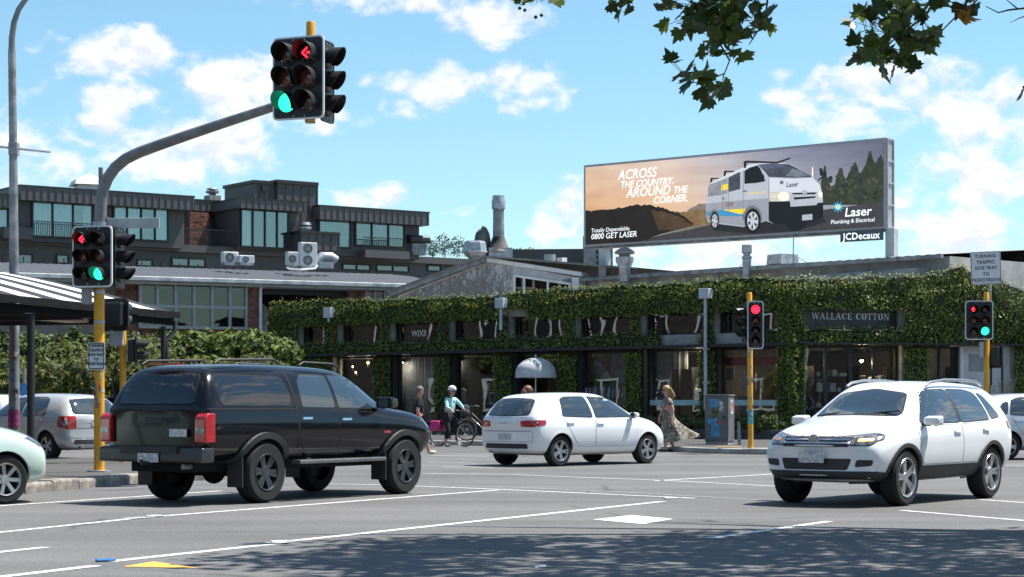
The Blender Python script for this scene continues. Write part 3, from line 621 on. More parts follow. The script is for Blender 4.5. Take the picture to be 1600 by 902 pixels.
# ================================================================== ivy clad shops on the corner
MF = Facade((-9.6, 80.5), (8.94, 63)); CF = Facade((8.94, 63), (18.3, 66.05))
shop = thing('shop_building', 'low two storey row of shops covered in clipped green ivy on the street corner', 'building', MF.o, MF.a); B = Bld(MF, shop)
wing = thing('corner_shop', 'ivy clad corner shop front with a black fascia sign and sloping parapet', 'building', CF.o, CF.a); BC = Bld(CF, wing)
mu, cu = MF.u, CF.u
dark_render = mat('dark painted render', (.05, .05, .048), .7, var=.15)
black = mat('black shop frame', (.018, .018, .019), .45); room_m = mat('shop interior', (.16, .155, .15), .9, var=.25, vscale=.7); floor_m = mat('shop floor', (.20, .17, .14), .6)
render_m = mat('weathered render', (.36, .35, .32), .85, var=.22, vscale=1.4, bump=.2)
shop_glass = glass('shop glass', (.78, .8, .8), .05, wave=.04); upper_glass = glass('upper shop glass', (.25, .25, .25), .11, wave=.045)
Z = dict(top=5.02, wt=4.36, wb=3.54, sl=3.09)
bulb = lamp_mat('warm bulb', (1, .62, .25), 14); bulbw = lamp_mat('white bulb', (1, .9, .75), 16)
opens = [(520, 590), (614, 686), (706, 780), (802, 880), (904, 985), (1005, 1100), (1121, 1221)]
uppers = [(468, 511), (530, 596), (612, 687), (705, 783), (798, 882), (902, 987), (1005, 1100), (1119, 1222)]
umax = mu(1240); ul = mu(430)
MB().box((ul, .02, Z['wt']), (umax, .5, Z['top'])).build('parapet', render_m, shop)
MB().box((ul, .02, Z['sl'] + .1), (umax, .5, Z['wb'])).build('spandrel', render_m, shop)
MB().box((ul, -.38, Z['sl'] - .01), (umax + .1, .5, Z['sl'] + .099)).build('canopy_slab', black, shop, bevel=.01)
edges = [ul] + [mu(x) for o in opens for x in o] + [umax]
for i in range(0, len(edges), 2):
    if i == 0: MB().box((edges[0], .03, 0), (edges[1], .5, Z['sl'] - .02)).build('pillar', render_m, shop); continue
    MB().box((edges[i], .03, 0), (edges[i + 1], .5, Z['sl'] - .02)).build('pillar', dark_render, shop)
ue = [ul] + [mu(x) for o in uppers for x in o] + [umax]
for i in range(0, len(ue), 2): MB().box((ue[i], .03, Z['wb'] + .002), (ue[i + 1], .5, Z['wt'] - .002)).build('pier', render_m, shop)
MB().box((ul, .5, 4.75), (umax, 6, 4.85)).build('roof', conc, shop)
MB().box((ul, 5.6, 0), (umax, 5.8, 4.75)).build('back_wall', room_m, shop); MB().box((ul, .5, .12), (umax, 5.6, .16)).build('floor', floor_m, shop); MB().box((ul, .5, 3.0), (umax, 5.6, 3.05)).build('ceiling', room_m, shop)
MB().box((ul, .5, 0), (ul + .2, 5.8, 4.75)).build('side_wall', room_m, shop)
for k in (1, 3, 5): MB().box((mu(opens[k][1]) + .25, .6, .16), (mu(opens[k][1]) + .35, 5.6, 3)).build('partition', room_m, shop)
def shopwin(b, root, u0, u1, z0, z1, y, n=1, pane=None, w=.07, name='shop_window', d=.1):
    mb = MB(); us = [u0 + (u1 - u0) * i / n for i in range(n + 1)]
    for i, u in enumerate(us):
        a = u if i == 0 else (u - w if i == n else u - w / 2); mb.box((a, y, z0), (a + w, y + d, z1))
    for z in (z0, z1 - w):
        for i in range(n): mb.box((us[i] + w * (1 if i == 0 else .5), y + .004, z), (us[i + 1] - w * (1 if i == n - 1 else .5), y + d - .004, z + w))
    f = mb.build(name, black, root)
    for i in range(n): MB().box((us[i] + .03, y + .05, z0 + .03), (us[i + 1] - .03, y + .06, z1 - .03)).build('pane', pane or shop_glass, f)
    return f
def blind(mb): pass
for i, (a, b) in enumerate(uppers):
    u0, u1 = mu(a), mu(b); f = shopwin(MF, shop, u0, u1, Z['wb'], Z['wt'], .22, 1, upper_glass, .06, 'upper_window')
    MB().box((u0, 1.6, Z['wb']), (u1, 1.7, Z['wt'])).build('blackout_board', room_m, shop)
for i, (a, b) in enumerate(opens):
    u0, u1 = mu(a), mu(b); shopwin(MF, shop, u0, u1, .45, Z['sl'] - .03, .25, 1 if i != 5 else 2)
    MB().box((u0 + .01, .16, 0), (u1 - .01, .36, .445)).build('stall_riser', black, shop)
    if i >= 5: MB().box((u0 + .1, .235, 1.18), (u1 - .1, .246, 1.36)).build('window_band', mat('plain pale aqua', (.42, .6, .6), .5), shop)  # pale aqua strip set just in front of the shop window panes
# shop name on the window
def lettering(body, size, m, F_, u, y, z, root, name='lettering', shear=0, bold=0, xs=1, align='CENTER', space=1.0, depth=.012):
    vs, fs = text_mesh(body, size, shear, bold, align, space, xs); o = MB().add(vs, fs, M=Matrix.Translation((u, y, z)) @ XZ).build(name, m, root); return o
sign_white = mat('sign white', (.8, .8, .8), .5, var=.03)
u, z = MF.uz(654, 525, -.18); lettering('WIXII', .34, sign_white, MF, u, .20, z - .02, shop, bold=.004, xs=.95)
# rain heads and downpipes
for px, zt, zb in ((514, 481, 503), (783, 466, 516), (1102.5, 451, 640)):
    u, z1 = MF.uz(px, zt, .42); z0 = MF.uz(px, zb, .42)[1]; h = MF.uz(px, zt + 16, .42)[1]; w = .2
    rh = MB().box((u - w, -.55, h), (u + w, -.3, z1)).build('rain_head', mat('pale grey pipe', (.47, .52, .56), .5, var=.1, vscale=3), shop, bevel=.015)
    MB().tube([(u, -.43, max(z0, .14)), (u, -.43, h)], .058, 10).build('downpipe', MATS['pale grey pipe'], shop, smooth=40)
    if zb > 600:
        for zz in (1.9, 3.0): MB().box((u - .08, -.5, zz), (u + .08, -.3, zz + .05)).build('pipe_bracket', galv, shop)
# ---- corner wing
cz = lambda px, py: CF.uz(px, py)
def topz(px):
    pts = [(1225, 437), (1300, 436), (1430, 432), (1470, 428), (1482, 420), (1497, 416), (1515, 423), (1600, 457), (1660, 481)]
    for (a, ya), (b, yb) in zip(pts, pts[1:]):
        if a <= px <= b: return CF.uz(px, ya + (yb - ya) * (px - a) / (b - a))[1]
    return CF.uz(px, pts[-1][1] if px > 1600 else pts[0][1])[1]
c0, c1 = 0, CF.len + .6; poly = [(0, 3.2), (c1, 3.2)] + [(cu(p), topz(p) - .22) for p in (1655, 1600, 1515, 1497, 1482, 1470, 1430, 1300, 1245)] 
win = (cu(1254), cu(1407)); wz0, wz1 = cz(1254, 517)[1], cz(1254, 476)[1]
# wall in four pieces round the fascia recess
pts_up = [(cu(p), topz(p) - .22) for p in (1407, 1380, 1300, 1254)]
MB().prism([(0.01, 3.2), (win[0], 3.2), (win[0], topz(1254) - .22), (0.01, topz(1245) - .22)], .02, .5, 'y').build('parapet', render_m, wing)
MB().prism([(win[0] + .002, 3.2), (win[1] - .002, 3.2), (win[1] - .002, wz0), (win[0] + .002, wz0)], .02, .5, 'y').build('spandrel', render_m, wing)
MB().prism([(win[0] + .002, wz1), (win[1] - .002, wz1)] + pts_up[0:1] + pts_up[1:3] + [(win[0] + .002, topz(1254) - .22)], .02, .5, 'y').build('parapet', render_m, wing)
MB().prism([(win[1], 3.2), (c1, 3.2)] + [(cu(p), topz(p) - .22) for p in (1655, 1600, 1515, 1497, 1482, 1470, 1430)] + [(win[1], topz(1407) - .22)], .02, .5, 'y').build('parapet', render_m, wing)
cap = [(cu(p), topz(p) - .2) for p in (1497, 1515, 1600, 1655)]
MB().prism(cap + [(a, z + .14) for a, z in cap[::-1]], -.08, .7, 'y').build('flashing', white_m, wing)
MB().prism([(0, 5.1), (cu(1497), 5.1), (cu(1497), topz(1497) - .1), (cu(1470), topz(1470) + .28), (cu(1335), topz(1335) + .22), (0.2, 5.2)], 1.2, 6, 'y').build('roof', mat('stained grey roof', (.33, .33, .325), .7, var=.3, vscale=1.5, streak=(1.5, 1, .3)), wing)
MB().box((0.003, -.36, 3.14), (c1, .5, 3.2)).build('canopy_slab', black, wing)
sg = MB().box((win[0], .24, wz0), (win[1], .30, wz1)).build('fascia_sign', mat('dark sign board', (.045, .045, .047), .35, var=.15), wing)
mb = MB()
for (a, ya), (b, yb) in (((1262, 478), (1284, 516)), ((1290, 479), (1345, 515)), ((1292, 490), (1292, 512)), ((1405, 478), (1384, 515)), ((1385, 498), (1360, 516))):
    p, q = CF.uz(a, ya, -.2), CF.uz(b, yb, -.2); d = Vector((q[0] - p[0], q[1] - p[1])).normalized(); n_ = Vector((-d.y, d.x)) * .025
    mb.add([(p[0] - n_.x, .232, p[1] - n_.y), (q[0] - n_.x, .232, q[1] - n_.y), (q[0] + n_.x, .232, q[1] + n_.y), (p[0] + n_.x, .232, p[1] + n_.y)], [(0, 1, 2, 3)])
mb.build('sign_brace', black, sg)['kind'] = 'stuff'
# serif capitals drawn stroke by stroke
def serif_text(body, h, u, y, z, root, m):
    T, t, sv = .16, .07, .16
    def bar(mb, p, q, w):
        p, q = Vector(p), Vector(q); d = (q - p).normalized(); n = Vector((-d.y, d.x)) * w / 2
        mb.append(([p - n, q - n, q + n, p + n]))
    G_ = {'W': (1.3, [((.1, 1), (.4, 0), T), ((.4, 0), (.65, .9), t), ((.65, .95), (.92, 0), T), ((.92, 0), (1.2, 1), t), ((0, .97), (.25, .97), t), ((.52, .97), (.78, .97), t), ((1.08, .97), (1.32, .97), t)]),
          'A': (.95, [((.1, 0), (.45, 1), t), ((.45, 1), (.82, 0), T), ((.22, .34), (.68, .34), t), ((0, .03), (.24, .03), t), ((.66, .03), (.96, .03), t)]),
          'L': (.75, [((.2, 0), (.2, 1), T), ((.05, .03), (.7, .03), t), ((.68, 0), (.7, .28), t), ((.05, .97), (.36, .97), t)]),
          'E': (.8, [((.2, 0), (.2, 1), T), ((.05, .03), (.72, .03), t), ((.05, .97), (.7, .97), t), ((.2, .52), (.52, .52), t), ((.71, 0), (.72, .26), t), ((.69, .74), (.69, 1), t), ((.52, .4), (.52, .64), t)]),
          'T': (.85, [((.42, 0), (.42, 1), T), ((.04, .97), (.8, .97), t), ((.05, .72), (.05, 1), t), ((.79, .72), (.79, 1), t), ((.26, .03), (.58, .03), t)]),
          'N': (1.0, [((.18, 0), (.18, 1), t), ((.18, 1), (.82, 0), T), ((.82, 0), (.82, 1), t), ((.04, .03), (.32, .03), t), ((.0, .97), (.26, .97), t), ((.68, .97), (.96, .97), t)])}
    x = 0; vs = []; fs = []
    for chx in body:
        if chx == ' ': x += .55; continue
        if chx in 'CO':
            n = 16; a0, a1 = (40, 320) if chx == 'C' else (0, 360); ring = []
            for i in range(n + 1):
                a = R(a0 + (a1 - a0) * i / n); w = .055 + .075 * abs(math.cos(a)) if chx == 'O' or math.cos(a) < .4 else .05; ring.append((Vector((.47 + (.44 + 0) * math.cos(a), .5 + .5 * math.sin(a))), Vector((.47 + (.44 - 2 * w) * math.cos(a), .5 + (.5 - w) * math.sin(a)))))
            for (o1, i1), (o2, i2) in zip(ring, ring[1:]):
                k = len(vs); vs += [o1 + Vector((x, 0)), o2 + Vector((x, 0)), i2 + Vector((x, 0)), i1 + Vector((x, 0))]; fs.append((k, k + 1, k + 2, k + 3))
            if chx == 'C':
                q = []; bar(q, (.8, .68), (.81, .98), t); k = len(vs); vs += [p + Vector((x, 0)) for p in q[0]]; fs.append((k, k + 1, k + 2, k + 3))
            x += 1.0; continue
        w, st = G_[chx]
        for a, b, ww in st:
            q = []; bar(q, a, b, ww); k = len(vs); vs += [p + Vector((x, 0)) for p in q[0]]; fs.append((k, k + 1, k + 2, k + 3))
        x += w + .1
    mb = MB()
    for i, f in enumerate(fs): mb.add([(u + (vs[j].x - x / 2) * h, y - .0004 * (i % 7), z + vs[j].y * h) for j in f], [(0, 1, 2, 3)])
    return mb.build('lettering', m, root), x * h
u, z = CF.uz(1330, 499.5, -.2); o, wdt = serif_text('WALLACE COTTON', .205, u, .215, z, sg, sign_white)
# shop front below
MB().box((0.01, .03, 0), (cu(1259), .5, 3.13)).build('pillar', render_m, wing); MB().box((cu(1410), .03, 0), (cu(1446), .5, 3.13)).build('pillar', render_m, wing); MB().box((cu(1583), .03, 0), (c1, .5, 3.13)).build('pillar', render_m, wing)
shopwin(CF, wing, cu(1259), cu(1410), .2, 3.12, .3, 4, w=.1); shopwin(CF, wing, cu(1446), cu(1505), .3, 3.12, .3, 2)
MB().box((cu(1505), .2, 0), (cu(1583), .4, 3.13)).build('wall', mat('white shop wall', (.62, .62, .63), .8, var=.12, vscale=1.2), wing)
MB().tube([(cu(1502), -.02, .12), (cu(1502), -.02, 3.1)], .06, 8).build('downpipe', white_m, wing)
shopwin(CF, wing, cu(1552), cu(1572), 1.2, 2.9, .17, 1, w=.06, name='window')
MB().box((cu(1519), .17, 2.3), (cu(1541), .198, 2.85)).build('notice_frame', grey_m, wing)
MB().box((0, 5.6, 0), (c1, 5.8, 5.0)).build('back_wall', room_m, wing); MB().box((0.2, .5, .12), (c1, 5.6, .16)).build('floor', floor_m, wing); MB().box((0.2, .5, 3.05), (c1, 5.6, 3.12)).build('ceiling', room_m, wing)
MB().box((c1 - .2, .5, 0), (c1, 5.6, 5)).build('side_wall', room_m, wing)
# ---------------------------------------------------------------- the ivy
ivy_leaf = mat('ivy leaf', (.205, .245, .05), .5, var=.3, vscale=.9, c2=(.11, .16, .03), island=.6, transl=.34, spec=.35); ivy_core = mat('ivy shade', (.028, .038, .012), .9, var=.3, vscale=5, bump=.8, bscale=25)  # core: dark backing behind the leaves, deep shade put in its colour
def ivy(fac, name, label, areas, dens=520, size=.085, group='clipped ivy on the corner shops'):
    """areas: (u0, u1, z0, z1 or top function, bulge)"""
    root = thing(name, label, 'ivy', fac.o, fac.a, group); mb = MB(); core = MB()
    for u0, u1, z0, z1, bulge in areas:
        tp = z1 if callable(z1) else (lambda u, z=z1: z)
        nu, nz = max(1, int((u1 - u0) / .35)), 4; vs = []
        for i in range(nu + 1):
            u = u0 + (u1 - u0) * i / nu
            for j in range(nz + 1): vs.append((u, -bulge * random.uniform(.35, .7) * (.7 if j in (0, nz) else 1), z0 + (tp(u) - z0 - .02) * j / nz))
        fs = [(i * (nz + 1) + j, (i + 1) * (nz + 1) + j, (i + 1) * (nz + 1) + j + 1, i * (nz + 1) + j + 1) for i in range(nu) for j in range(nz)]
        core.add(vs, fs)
        h = tp((u0 + u1) / 2) - z0; n = int((u1 - u0) * h * dens * (1.5 if dens < 500 else 1))
        for _ in range(n):
            u = random.uniform(u0 - .06, u1 + .06); zt = tp(u); z = random.uniform(z0 - .08, zt + .03)
            lump = .5 + .5 * math.sin(u * 2.3 + 1.7 * math.sin(z * 3.1)) * math.sin(z * 4.1 + u)
            d = bulge * (.55 + .5 * lump) * random.uniform(.75, 1.12)
            e = min(zt - z, z - z0 + .1); 
            if e < .12: d *= .75 + 2 * max(e, 0)
            top = zt - z < .12
            nrm = Vector((random.gauss(0, .5), -1 + random.gauss(0, .35), random.gauss(.45, .5) + (1.2 if top else 0))).normalized()
            if random.random() < .012 and not top: d += .1
            ax = Vector((random.gauss(0, .6), random.gauss(0, .3), -1 if not top else random.uniform(-.3, 1))); ax = (ax - nrm * ax.dot(nrm)).normalized(); bx = nrm.cross(ax)
            s = size * random.uniform(.6, 1.25); p = Vector((u, -d, z + (random.uniform(0, .1) if top else 0)))
            mb.add([p - ax * s * .5, p + bx * s * .42 + nrm * .012, p + ax * s * .55, p - bx * s * .42 + nrm * .012], [(0, 1, 2, 3)])
        # loft of a few loose shoots on top and hanging below
        for _ in range(int((u1 - u0) * .6)):
            u = random.uniform(u0, u1); up = random.random() < .5; z = tp(u) if up else z0; L_ = random.uniform(.1, .28); lean = random.uniform(-.12, .12)
            for k in range(6):
                t_ = k / 5; p = Vector((u + lean * t_, -bulge * .6 - .06 * t_, z + (L_ if up else -L_) * t_)); nrm = Vector((random.gauss(0, 1), -1, random.gauss(.3, .6))).normalized(); ax = nrm.orthogonal().normalized(); bx = nrm.cross(ax); s = size * .75
                mb.add([p - ax * s * .5, p + bx * s * .4, p + ax * s * .5, p - bx * s * .4], [(0, 1, 2, 3)])
    mb.build('ivy_leaves', ivy_leaf, root)['kind'] = 'stuff'; core.build('ivy_backing', ivy_core, root, smooth=60)['kind'] = 'stuff'; return root
def t_main(u):
    px = [(430, 474), (520, 471), (640, 468), (780, 462), (800, 459), (900, 452), (960, 448), (1000, 446), (1090, 443), (1110, 437), (1200, 434), (1245, 437)]
    k = [(mu(a), MF.uz(a, b)[1]) for a, b in px]
    for (a, za), (b, zb) in zip(k, k[1:]):
        if u <= b: return za + (zb - za) * (u - a) / (b - a) + .05 * math.sin(u * 3.7) * math.sin(u * 1.3) + .02 * math.sin(u * 11)
    return k[-1][1]
split = mu(788)
ivy(MF, 'ivy', 'bright clipped ivy band along the shop top, left of the short rain pipe', [(ul - .1, split - .15, Z['wt'] - .02, t_main, .34)])
ivy(MF, 'ivy', 'ivy band along the shop top between the short rain pipe and the corner', [(split + .15, mu(830), Z['wt'] + .28, t_main, .3), (mu(830), umax, Z['wt'] - .08, t_main, .34)])
ivy(MF, 'ivy', 'long narrow ivy strip between the upper and lower shop windows', [(ul - .05, mu(1036), Z['sl'] + .1, lambda u: Z['wb'] + .03 + .05 * math.sin(u * 2.9), .3)], 330)
ivy(MF, 'ivy', 'short tuft of ivy above the shop window right of the tall downpipe', [(mu(1180), umax, Z['sl'] + .1, Z['wb'] + .04, .28), (mu(1098), mu(1119), Z['sl'] + .1, Z['wb'] - .05, .2)], 300)
for i in range(len(uppers) - 1):
    a, b = mu(uppers[i][1]), mu(uppers[i + 1][0]); px = (uppers[i][1] + uppers[i + 1][0]) / 2
    ivy(MF, 'ivy', 'ivy on the pier between upper windows ' + ('at the left end of the shops', 'left of the white shop name', 'right of the white shop name', 'behind the short rain pipe', 'below the left billboard post', 'in the middle of the row', 'beside the tall downpipe')[i], [(a + (.1 if i else 0), b - .05, Z['wb'] - .04, Z['wt'] + .05, .2)], 320)
lows = [('ivy pillar between the dark bar and the curtained window', opens[0][1], opens[1][0]), ('ivy pillar behind the cyclist with the white helmet', opens[1][1], opens[2][0]), ('ivy pillar left of the white umbrella', opens[2][1], opens[3][0]), ('ivy pillar right of the white umbrella', opens[3][1], opens[4][0]), ('ivy pillar right of the clothes rack', opens[4][1], opens[5][0]), ('thin ivy on the pillar behind the tall downpipe', opens[5][1] + 2, opens[6][0])]
for lab, a, b in lows: ivy(MF, 'ivy', lab, [(mu(a) - .12, mu(b) - .02, .1, Z['sl'] - .02, .2)], 300)
ivy(MF, 'ivy', 'ivy wall at the left end of the shops beside the dark bar', [(ul, mu(519), .1, Z['sl'] + .05, .3), (ul - .05, mu(468), Z['wb'], Z['wt'], .3)], 280)
ivy(MF, 'ivy', 'wide ivy pillar on the street corner left of the black fascia sign', [(mu(1222), umax + .3, .1, Z['wt'] + .6, .36)], 340)
tw = lambda u: topz(1225 + 1) if u < 0 else topz(px_of(u)) 
def px_of(u): p = CF.world(u); return CX + p.x / p.y * F
tc_ = lambda u: topz(px_of(max(u, 0))) + .05 * math.sin(u * 4.1) * math.sin(u * 1.7)
ivy(CF, 'ivy', 'ivy above and around the black fascia sign of the corner shop', [(-.28, win[0] - .05, .1, tc_, .36), (win[0] - .05, win[1] + .05, wz1 - .08, tc_, .36), (win[0] - .05, win[1] + .05, 3.2, wz0 + .07, .36)], 330)
ivy(CF, 'ivy', 'dense ivy right of the black fascia sign, rising to the roof peak', [(win[1] + .02, cu(1500), 3.2, tc_, .38), (cu(1500), cu(1512), 3.75, tc_, .36), (cu(1512), c1, 3.2, tc_, .38)], 330)
ivy(CF, 'ivy', 'ivy pillar right of the corner shop window', [(cu(1410), cu(1446), .1, 3.14, .26)], 320); ivy(CF, 'ivy', 'ivy pillar at the far right end of the corner shop', [(cu(1583), c1, .1, 3.14, .26)], 320)
# ================================================================== what stands out of frame on the left and behind, seen in the glass
def plain_block(x, y, rz, w, d, h, m, label, floors=2):
    t = thing('brick_house', label, 'building', (x, y, 0), rz)
    MB().box((0, 0, 0), (w, d, h)).build('wall', m, t); MB().box((-.3, -.3, h), (w + .3, d + .3, h + .35)).build('roof', trim, t)
    mb = MB(); g = MB(); n = int(w / 3)
    for f in range(floors):
        for i in range(n):
            u = (i + .5) * w / n; z = .9 + f * h / floors
            for a, b, c, e in ((-.75, .75, 1.6, 1.72), (-.75, .75, -.12, 0), (-.75, -.62, 0, 1.6), (.62, .75, 0, 1.6), (-.06, .06, 0, 1.6)): mb.box((u + a, -.06, z + c), (u + b, .02, z + e))
            g.box((u - .62, -.02, z), (u + .62, .01, z + 1.6))
    mb.build('window_frames', white_m, t)['kind'] = 'stuff'; g.build('panes', black, t)['kind'] = 'stuff'
dull_brick = mat('dull brick', (.05, .042, .038), .9, var=.2)
plain_block(-40, 36, R(88), 66, 10, 11, dull_brick, 'brick house with white sash windows across the side street, left of the photo', 3)
plain_block(-46, -26, R(92), 58, 10, 11, dull_brick, 'long brick house with white sash windows, far left of the photo', 3)
plain_block(60, -55, R(180), 110, 10, 10, mat('dull render', (.26, .25, .23), .9), 'long low rendered building behind the viewer', 2)
plain_block(62, 70, R(-90), 60, 10, 9, mat('grey cladding', (.12, .12, .12), .9), 'rendered building across the road to the right of the photo', 2)
# ================================================================== billboard
bb0, bb1 = at(913, 320, 78), at(1382, 285, 69.8); BF = Facade(bb0.xy, bb1.xy)
board = thing('billboard', 'long roadside billboard with a sunset van advertisement on two posts over the shops', 'billboard', BF.o, BF.a); W_ = BF.len
zb = (BF.uz(913, 382)[1] + BF.uz(1382, 355)[1]) / 2; zt = (BF.uz(913, 261)[1] + BF.uz(1382, 216)[1]) / 2; H_ = zt - zb
frame_m = mat('billboard frame', (.42, .42, .43), .5, metal=.3, var=.08)
MB().box((-.05, .02, zb - .08), (W_ + .05, .6, zt + .05)).build('cabinet', frame_m, board, bevel=.02)
def flat(nm, y, shapes, m, parent):
    for k, s_ in enumerate(shapes): o = MB().add([(u * W_ / 469, -y - k * 1e-4, zb + v * H_ / 130) for u, v in s_], [tuple(range(len(s_)))]).build(nm, m, parent)
    return o
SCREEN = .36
def ink(name, c, var=.0, vs=2, rough=.5):            # emission added to every colour, the board assumed lit, to brighten it in shade
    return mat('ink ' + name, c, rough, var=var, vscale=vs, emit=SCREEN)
# the poster: u 0..469, v 0..130 from its lower left corner
def poster_sky():
    M = bpy.data.materials.new('poster sunset'); M.use_nodes = True; nt = M.node_tree; N = nt.nodes.new; L = nt.links.new; p = nt.nodes['Principled BSDF']; p.inputs['Roughness'].default_value = .5
    tc = N('ShaderNodeTexCoord'); sp = N('ShaderNodeSeparateXYZ'); L(tc.outputs['Object'], sp.inputs[0])
    def mr(x, a, b):
        r = N('ShaderNodeMapRange'); L(x, r.inputs[0]); r.inputs[1].default_value = a; r.inputs[2].default_value = b; return r.outputs[0]
    def ramp(x, stops):
        r = N('ShaderNodeValToRGB'); L(x, r.inputs[0]); e = r.color_ramp.elements
        for i, (q, c) in enumerate(stops):
            if i >= len(e): e.new(q)
            e[i].position = q; e[i].color = c + (1,)
        return r.outputs[0]
    low = ramp(mr(sp.outputs[0], 0, W_), [(0, (0.592, 0.301, 0.136)), (.28, (0.703, 0.420, 0.224)), (.48, (0.636, 0.455, 0.354)), (.62, (0.414, 0.371, 0.381)), (1, (0.244, 0.231, 0.279))])
    hi = ramp(mr(sp.outputs[0], 0, W_), [(0, (0.651, 0.434, 0.299)), (.3, (0.636, 0.476, 0.394)), (.5, (0.370, 0.332, 0.354)), (.72, (0.200, 0.193, 0.252)), (1, (0.096, 0.095, 0.136))])
    mx = N('ShaderNodeMix'); mx.data_type = 'RGBA'; L(mr(sp.outputs[2], zb + H_ * .35, zt), mx.inputs[0]); L(low, mx.inputs[6]); L(hi, mx.inputs[7])
    n = N('ShaderNodeTexNoise'); n.inputs['Scale'].default_value = 1.1; n.inputs['Detail'].default_value = 5; mp = N('ShaderNodeMapping'); mp.inputs['Scale'].default_value = (.5, 1, 2.5); L(tc.outputs['Object'], mp.inputs[0]); L(mp.outputs[0], n.inputs[0])
    m2 = N('ShaderNodeMix'); m2.data_type = 'RGBA'; m2.blend_type = 'SOFT_LIGHT'; m2.inputs[0].default_value = .5; L(mx.outputs[2], m2.inputs[6]); L(n.outputs[0], m2.inputs[7])
    L(m2.outputs[2], p.inputs['Base Color']); L(m2.outputs[2], p.inputs['Emission Color']); p.inputs['Emission Strength'].default_value = SCREEN; return M
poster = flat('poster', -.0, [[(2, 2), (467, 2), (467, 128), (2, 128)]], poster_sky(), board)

def C_(x, y):
    """poster position (u, v) of a point read off an enlarged view of the advertisement"""
    k = (x - 98) / 1385; return k * 469, (540 - 90 * k - y) / (362 + 45 * k) * 130
def pr(nm, y, pts, m): return flat(nm, y, [[C_(*p) for p in pts]], m, board)
def ell(c, rx, ry, n=22, a0=0, a1=360): return [(c[0] + rx * math.cos(R(a0 + (a1 - a0) * i / (n if a1 - a0 < 360 else n))), c[1] - ry * math.sin(R(a0 + (a1 - a0) * i / n))) for i in range(n + (a1 - a0 < 360))]
random.seed(3)
def ragged(pts, amp, step=9):
    out = []
    for (x0, y0), (x1, y1) in zip(pts, pts[1:]):
        n = max(1, int(abs(x1 - x0) / step))
        for i in range(n): out.append((x0 + (x1 - x0) * i / n, y0 + (y1 - y0) * i / n + random.uniform(-amp, amp)))
    return out + [pts[-1]]
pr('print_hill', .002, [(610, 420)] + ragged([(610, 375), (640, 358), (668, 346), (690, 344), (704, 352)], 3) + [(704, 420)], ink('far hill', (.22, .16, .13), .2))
pr('print_hill', .0025, [(560, 500)] + ragged([(500, 372), (560, 384), (620, 378), (700, 372), (780, 370)], 5) + [(780, 480)], ink('scrub lit', (.20, .125, .05), .6, 3))
pr('print_hill', .003, [(104, 530)] + ragged([(104, 385), (200, 376), (300, 363), (350, 353), (420, 352), (500, 368), (560, 388), (600, 410), (640, 440)], 4) + [(560, 470), (520, 512), (300, 527), (104, 539)], ink('scrub', (.016, .010, .006), .5, 1.6))
pr('print_hill', .0034, [(470, 470)] + ragged([(430, 372), (500, 384), (560, 400), (605, 425), (640, 446)], 6) + [(560, 466)], ink('scrub brown', (.075, .042, .018), .5, 2.2))
pr('print_trees', .003, [(1215, 350)] + ragged([(1215, 250), (1222, 205), (1228, 172), (1236, 168), (1240, 215), (1255, 262), (1275, 255), (1285, 205), (1294, 180), (1306, 178), (1312, 215), (1322, 230), (1330, 212), (1345, 175), (1358, 153), (1368, 160), (1378, 205), (1392, 190), (1405, 160), (1418, 105), (1428, 98), (1436, 140), (1446, 160), (1458, 128), (1468, 118), (1478, 142)], 5, 4) + [(1478, 350)], ink('poster trees', (.035, .038, .022), .7, 4))
for k in range(60):
    x = random.uniform(1235, 1470); y = random.uniform(215, 330); r = random.uniform(6, 13); pr('print_foliage', .0034 + k * 2e-6, [(x + r * math.cos(q) * random.uniform(.6, 1.2), y + r * math.sin(q) * random.uniform(.6, 1.2)) for q in [R(51 * j) for j in range(7)]], ink('poster leaf %d' % (k % 3), ((.05, .055, .03), (.075, .07, .04), (.022, .026, .016))[k % 3], .3))
pr('print_road', .004, [(104, 539), (380, 521), (540, 482), (705, 446), (1225, 372), (1478, 335), (1478, 450)], ink('poster road', (.05, .045, .048), .35, 2.5))
pr('print_kerb', .0045, [(430, 505), (560, 476), (700, 446), (700, 440), (560, 466), (480, 487)], ink('poster kerb', (.20, .17, .15), .3))
pr('print_shadow', .0046, [(740, 470), (900, 484), (1110, 470), (1240, 428), (1220, 405), (760, 420)], ink('poster shadow', (.02, .018, .02), .2))
van_hi = ink('van white', (.60, .59, .61), .06, 1.2); van_w = ink('van silver', (.44, .435, .46), .12, 1.2); van_s = ink('van lower side', (.29, .285, .31), .15); van_k = ink('black', (.008, .008, .009)); van_g = ink('van window', (.06, .065, .08), .4, 3); van_gr = ink('van rear glass', (.26, .25, .28), .4, 2.5)
ye = ink('yellow', (.85, .60, .03)); bl = ink('blue', (.05, .25, .42)); glow = ink('headlamp', (1, .93, .72)); whi = ink('white', (.95, .95, .95))
pr('print_van', .005, [(705, 430), (698, 400), (697, 345), (703, 295), (710, 262), (722, 246), (800, 206), (870, 176), (900, 161), (945, 155), (1022, 152), (1075, 157), (1110, 174), (1178, 222), (1205, 250), (1220, 290), (1225, 345), (1225, 408), (1165, 432), (1010, 438), (975, 424), (870, 452), (770, 440)], van_w)
pr('print_van_side', .0052, [(699, 345), (780, 335), (868, 328), (985, 318), (985, 420), (870, 448), (705, 428), (699, 400)], van_s)
pr('print_van_roof', .0053, [(722, 247), (800, 207), (870, 177), (900, 162), (945, 156), (1022, 153), (1075, 158), (935, 164), (872, 188), (800, 222), (722, 254)], van_hi)
pr('print_van_window', .0055, [(706, 312), (708, 268), (714, 256), (768, 236), (768, 304)], van_gr); pr('print_van_window', .0055, [(774, 302), (774, 234), (798, 223), (798, 296)], van_gr); pr('print_van_window', .0055, [(803, 290), (803, 222), (852, 196), (856, 202), (856, 276)], van_g)
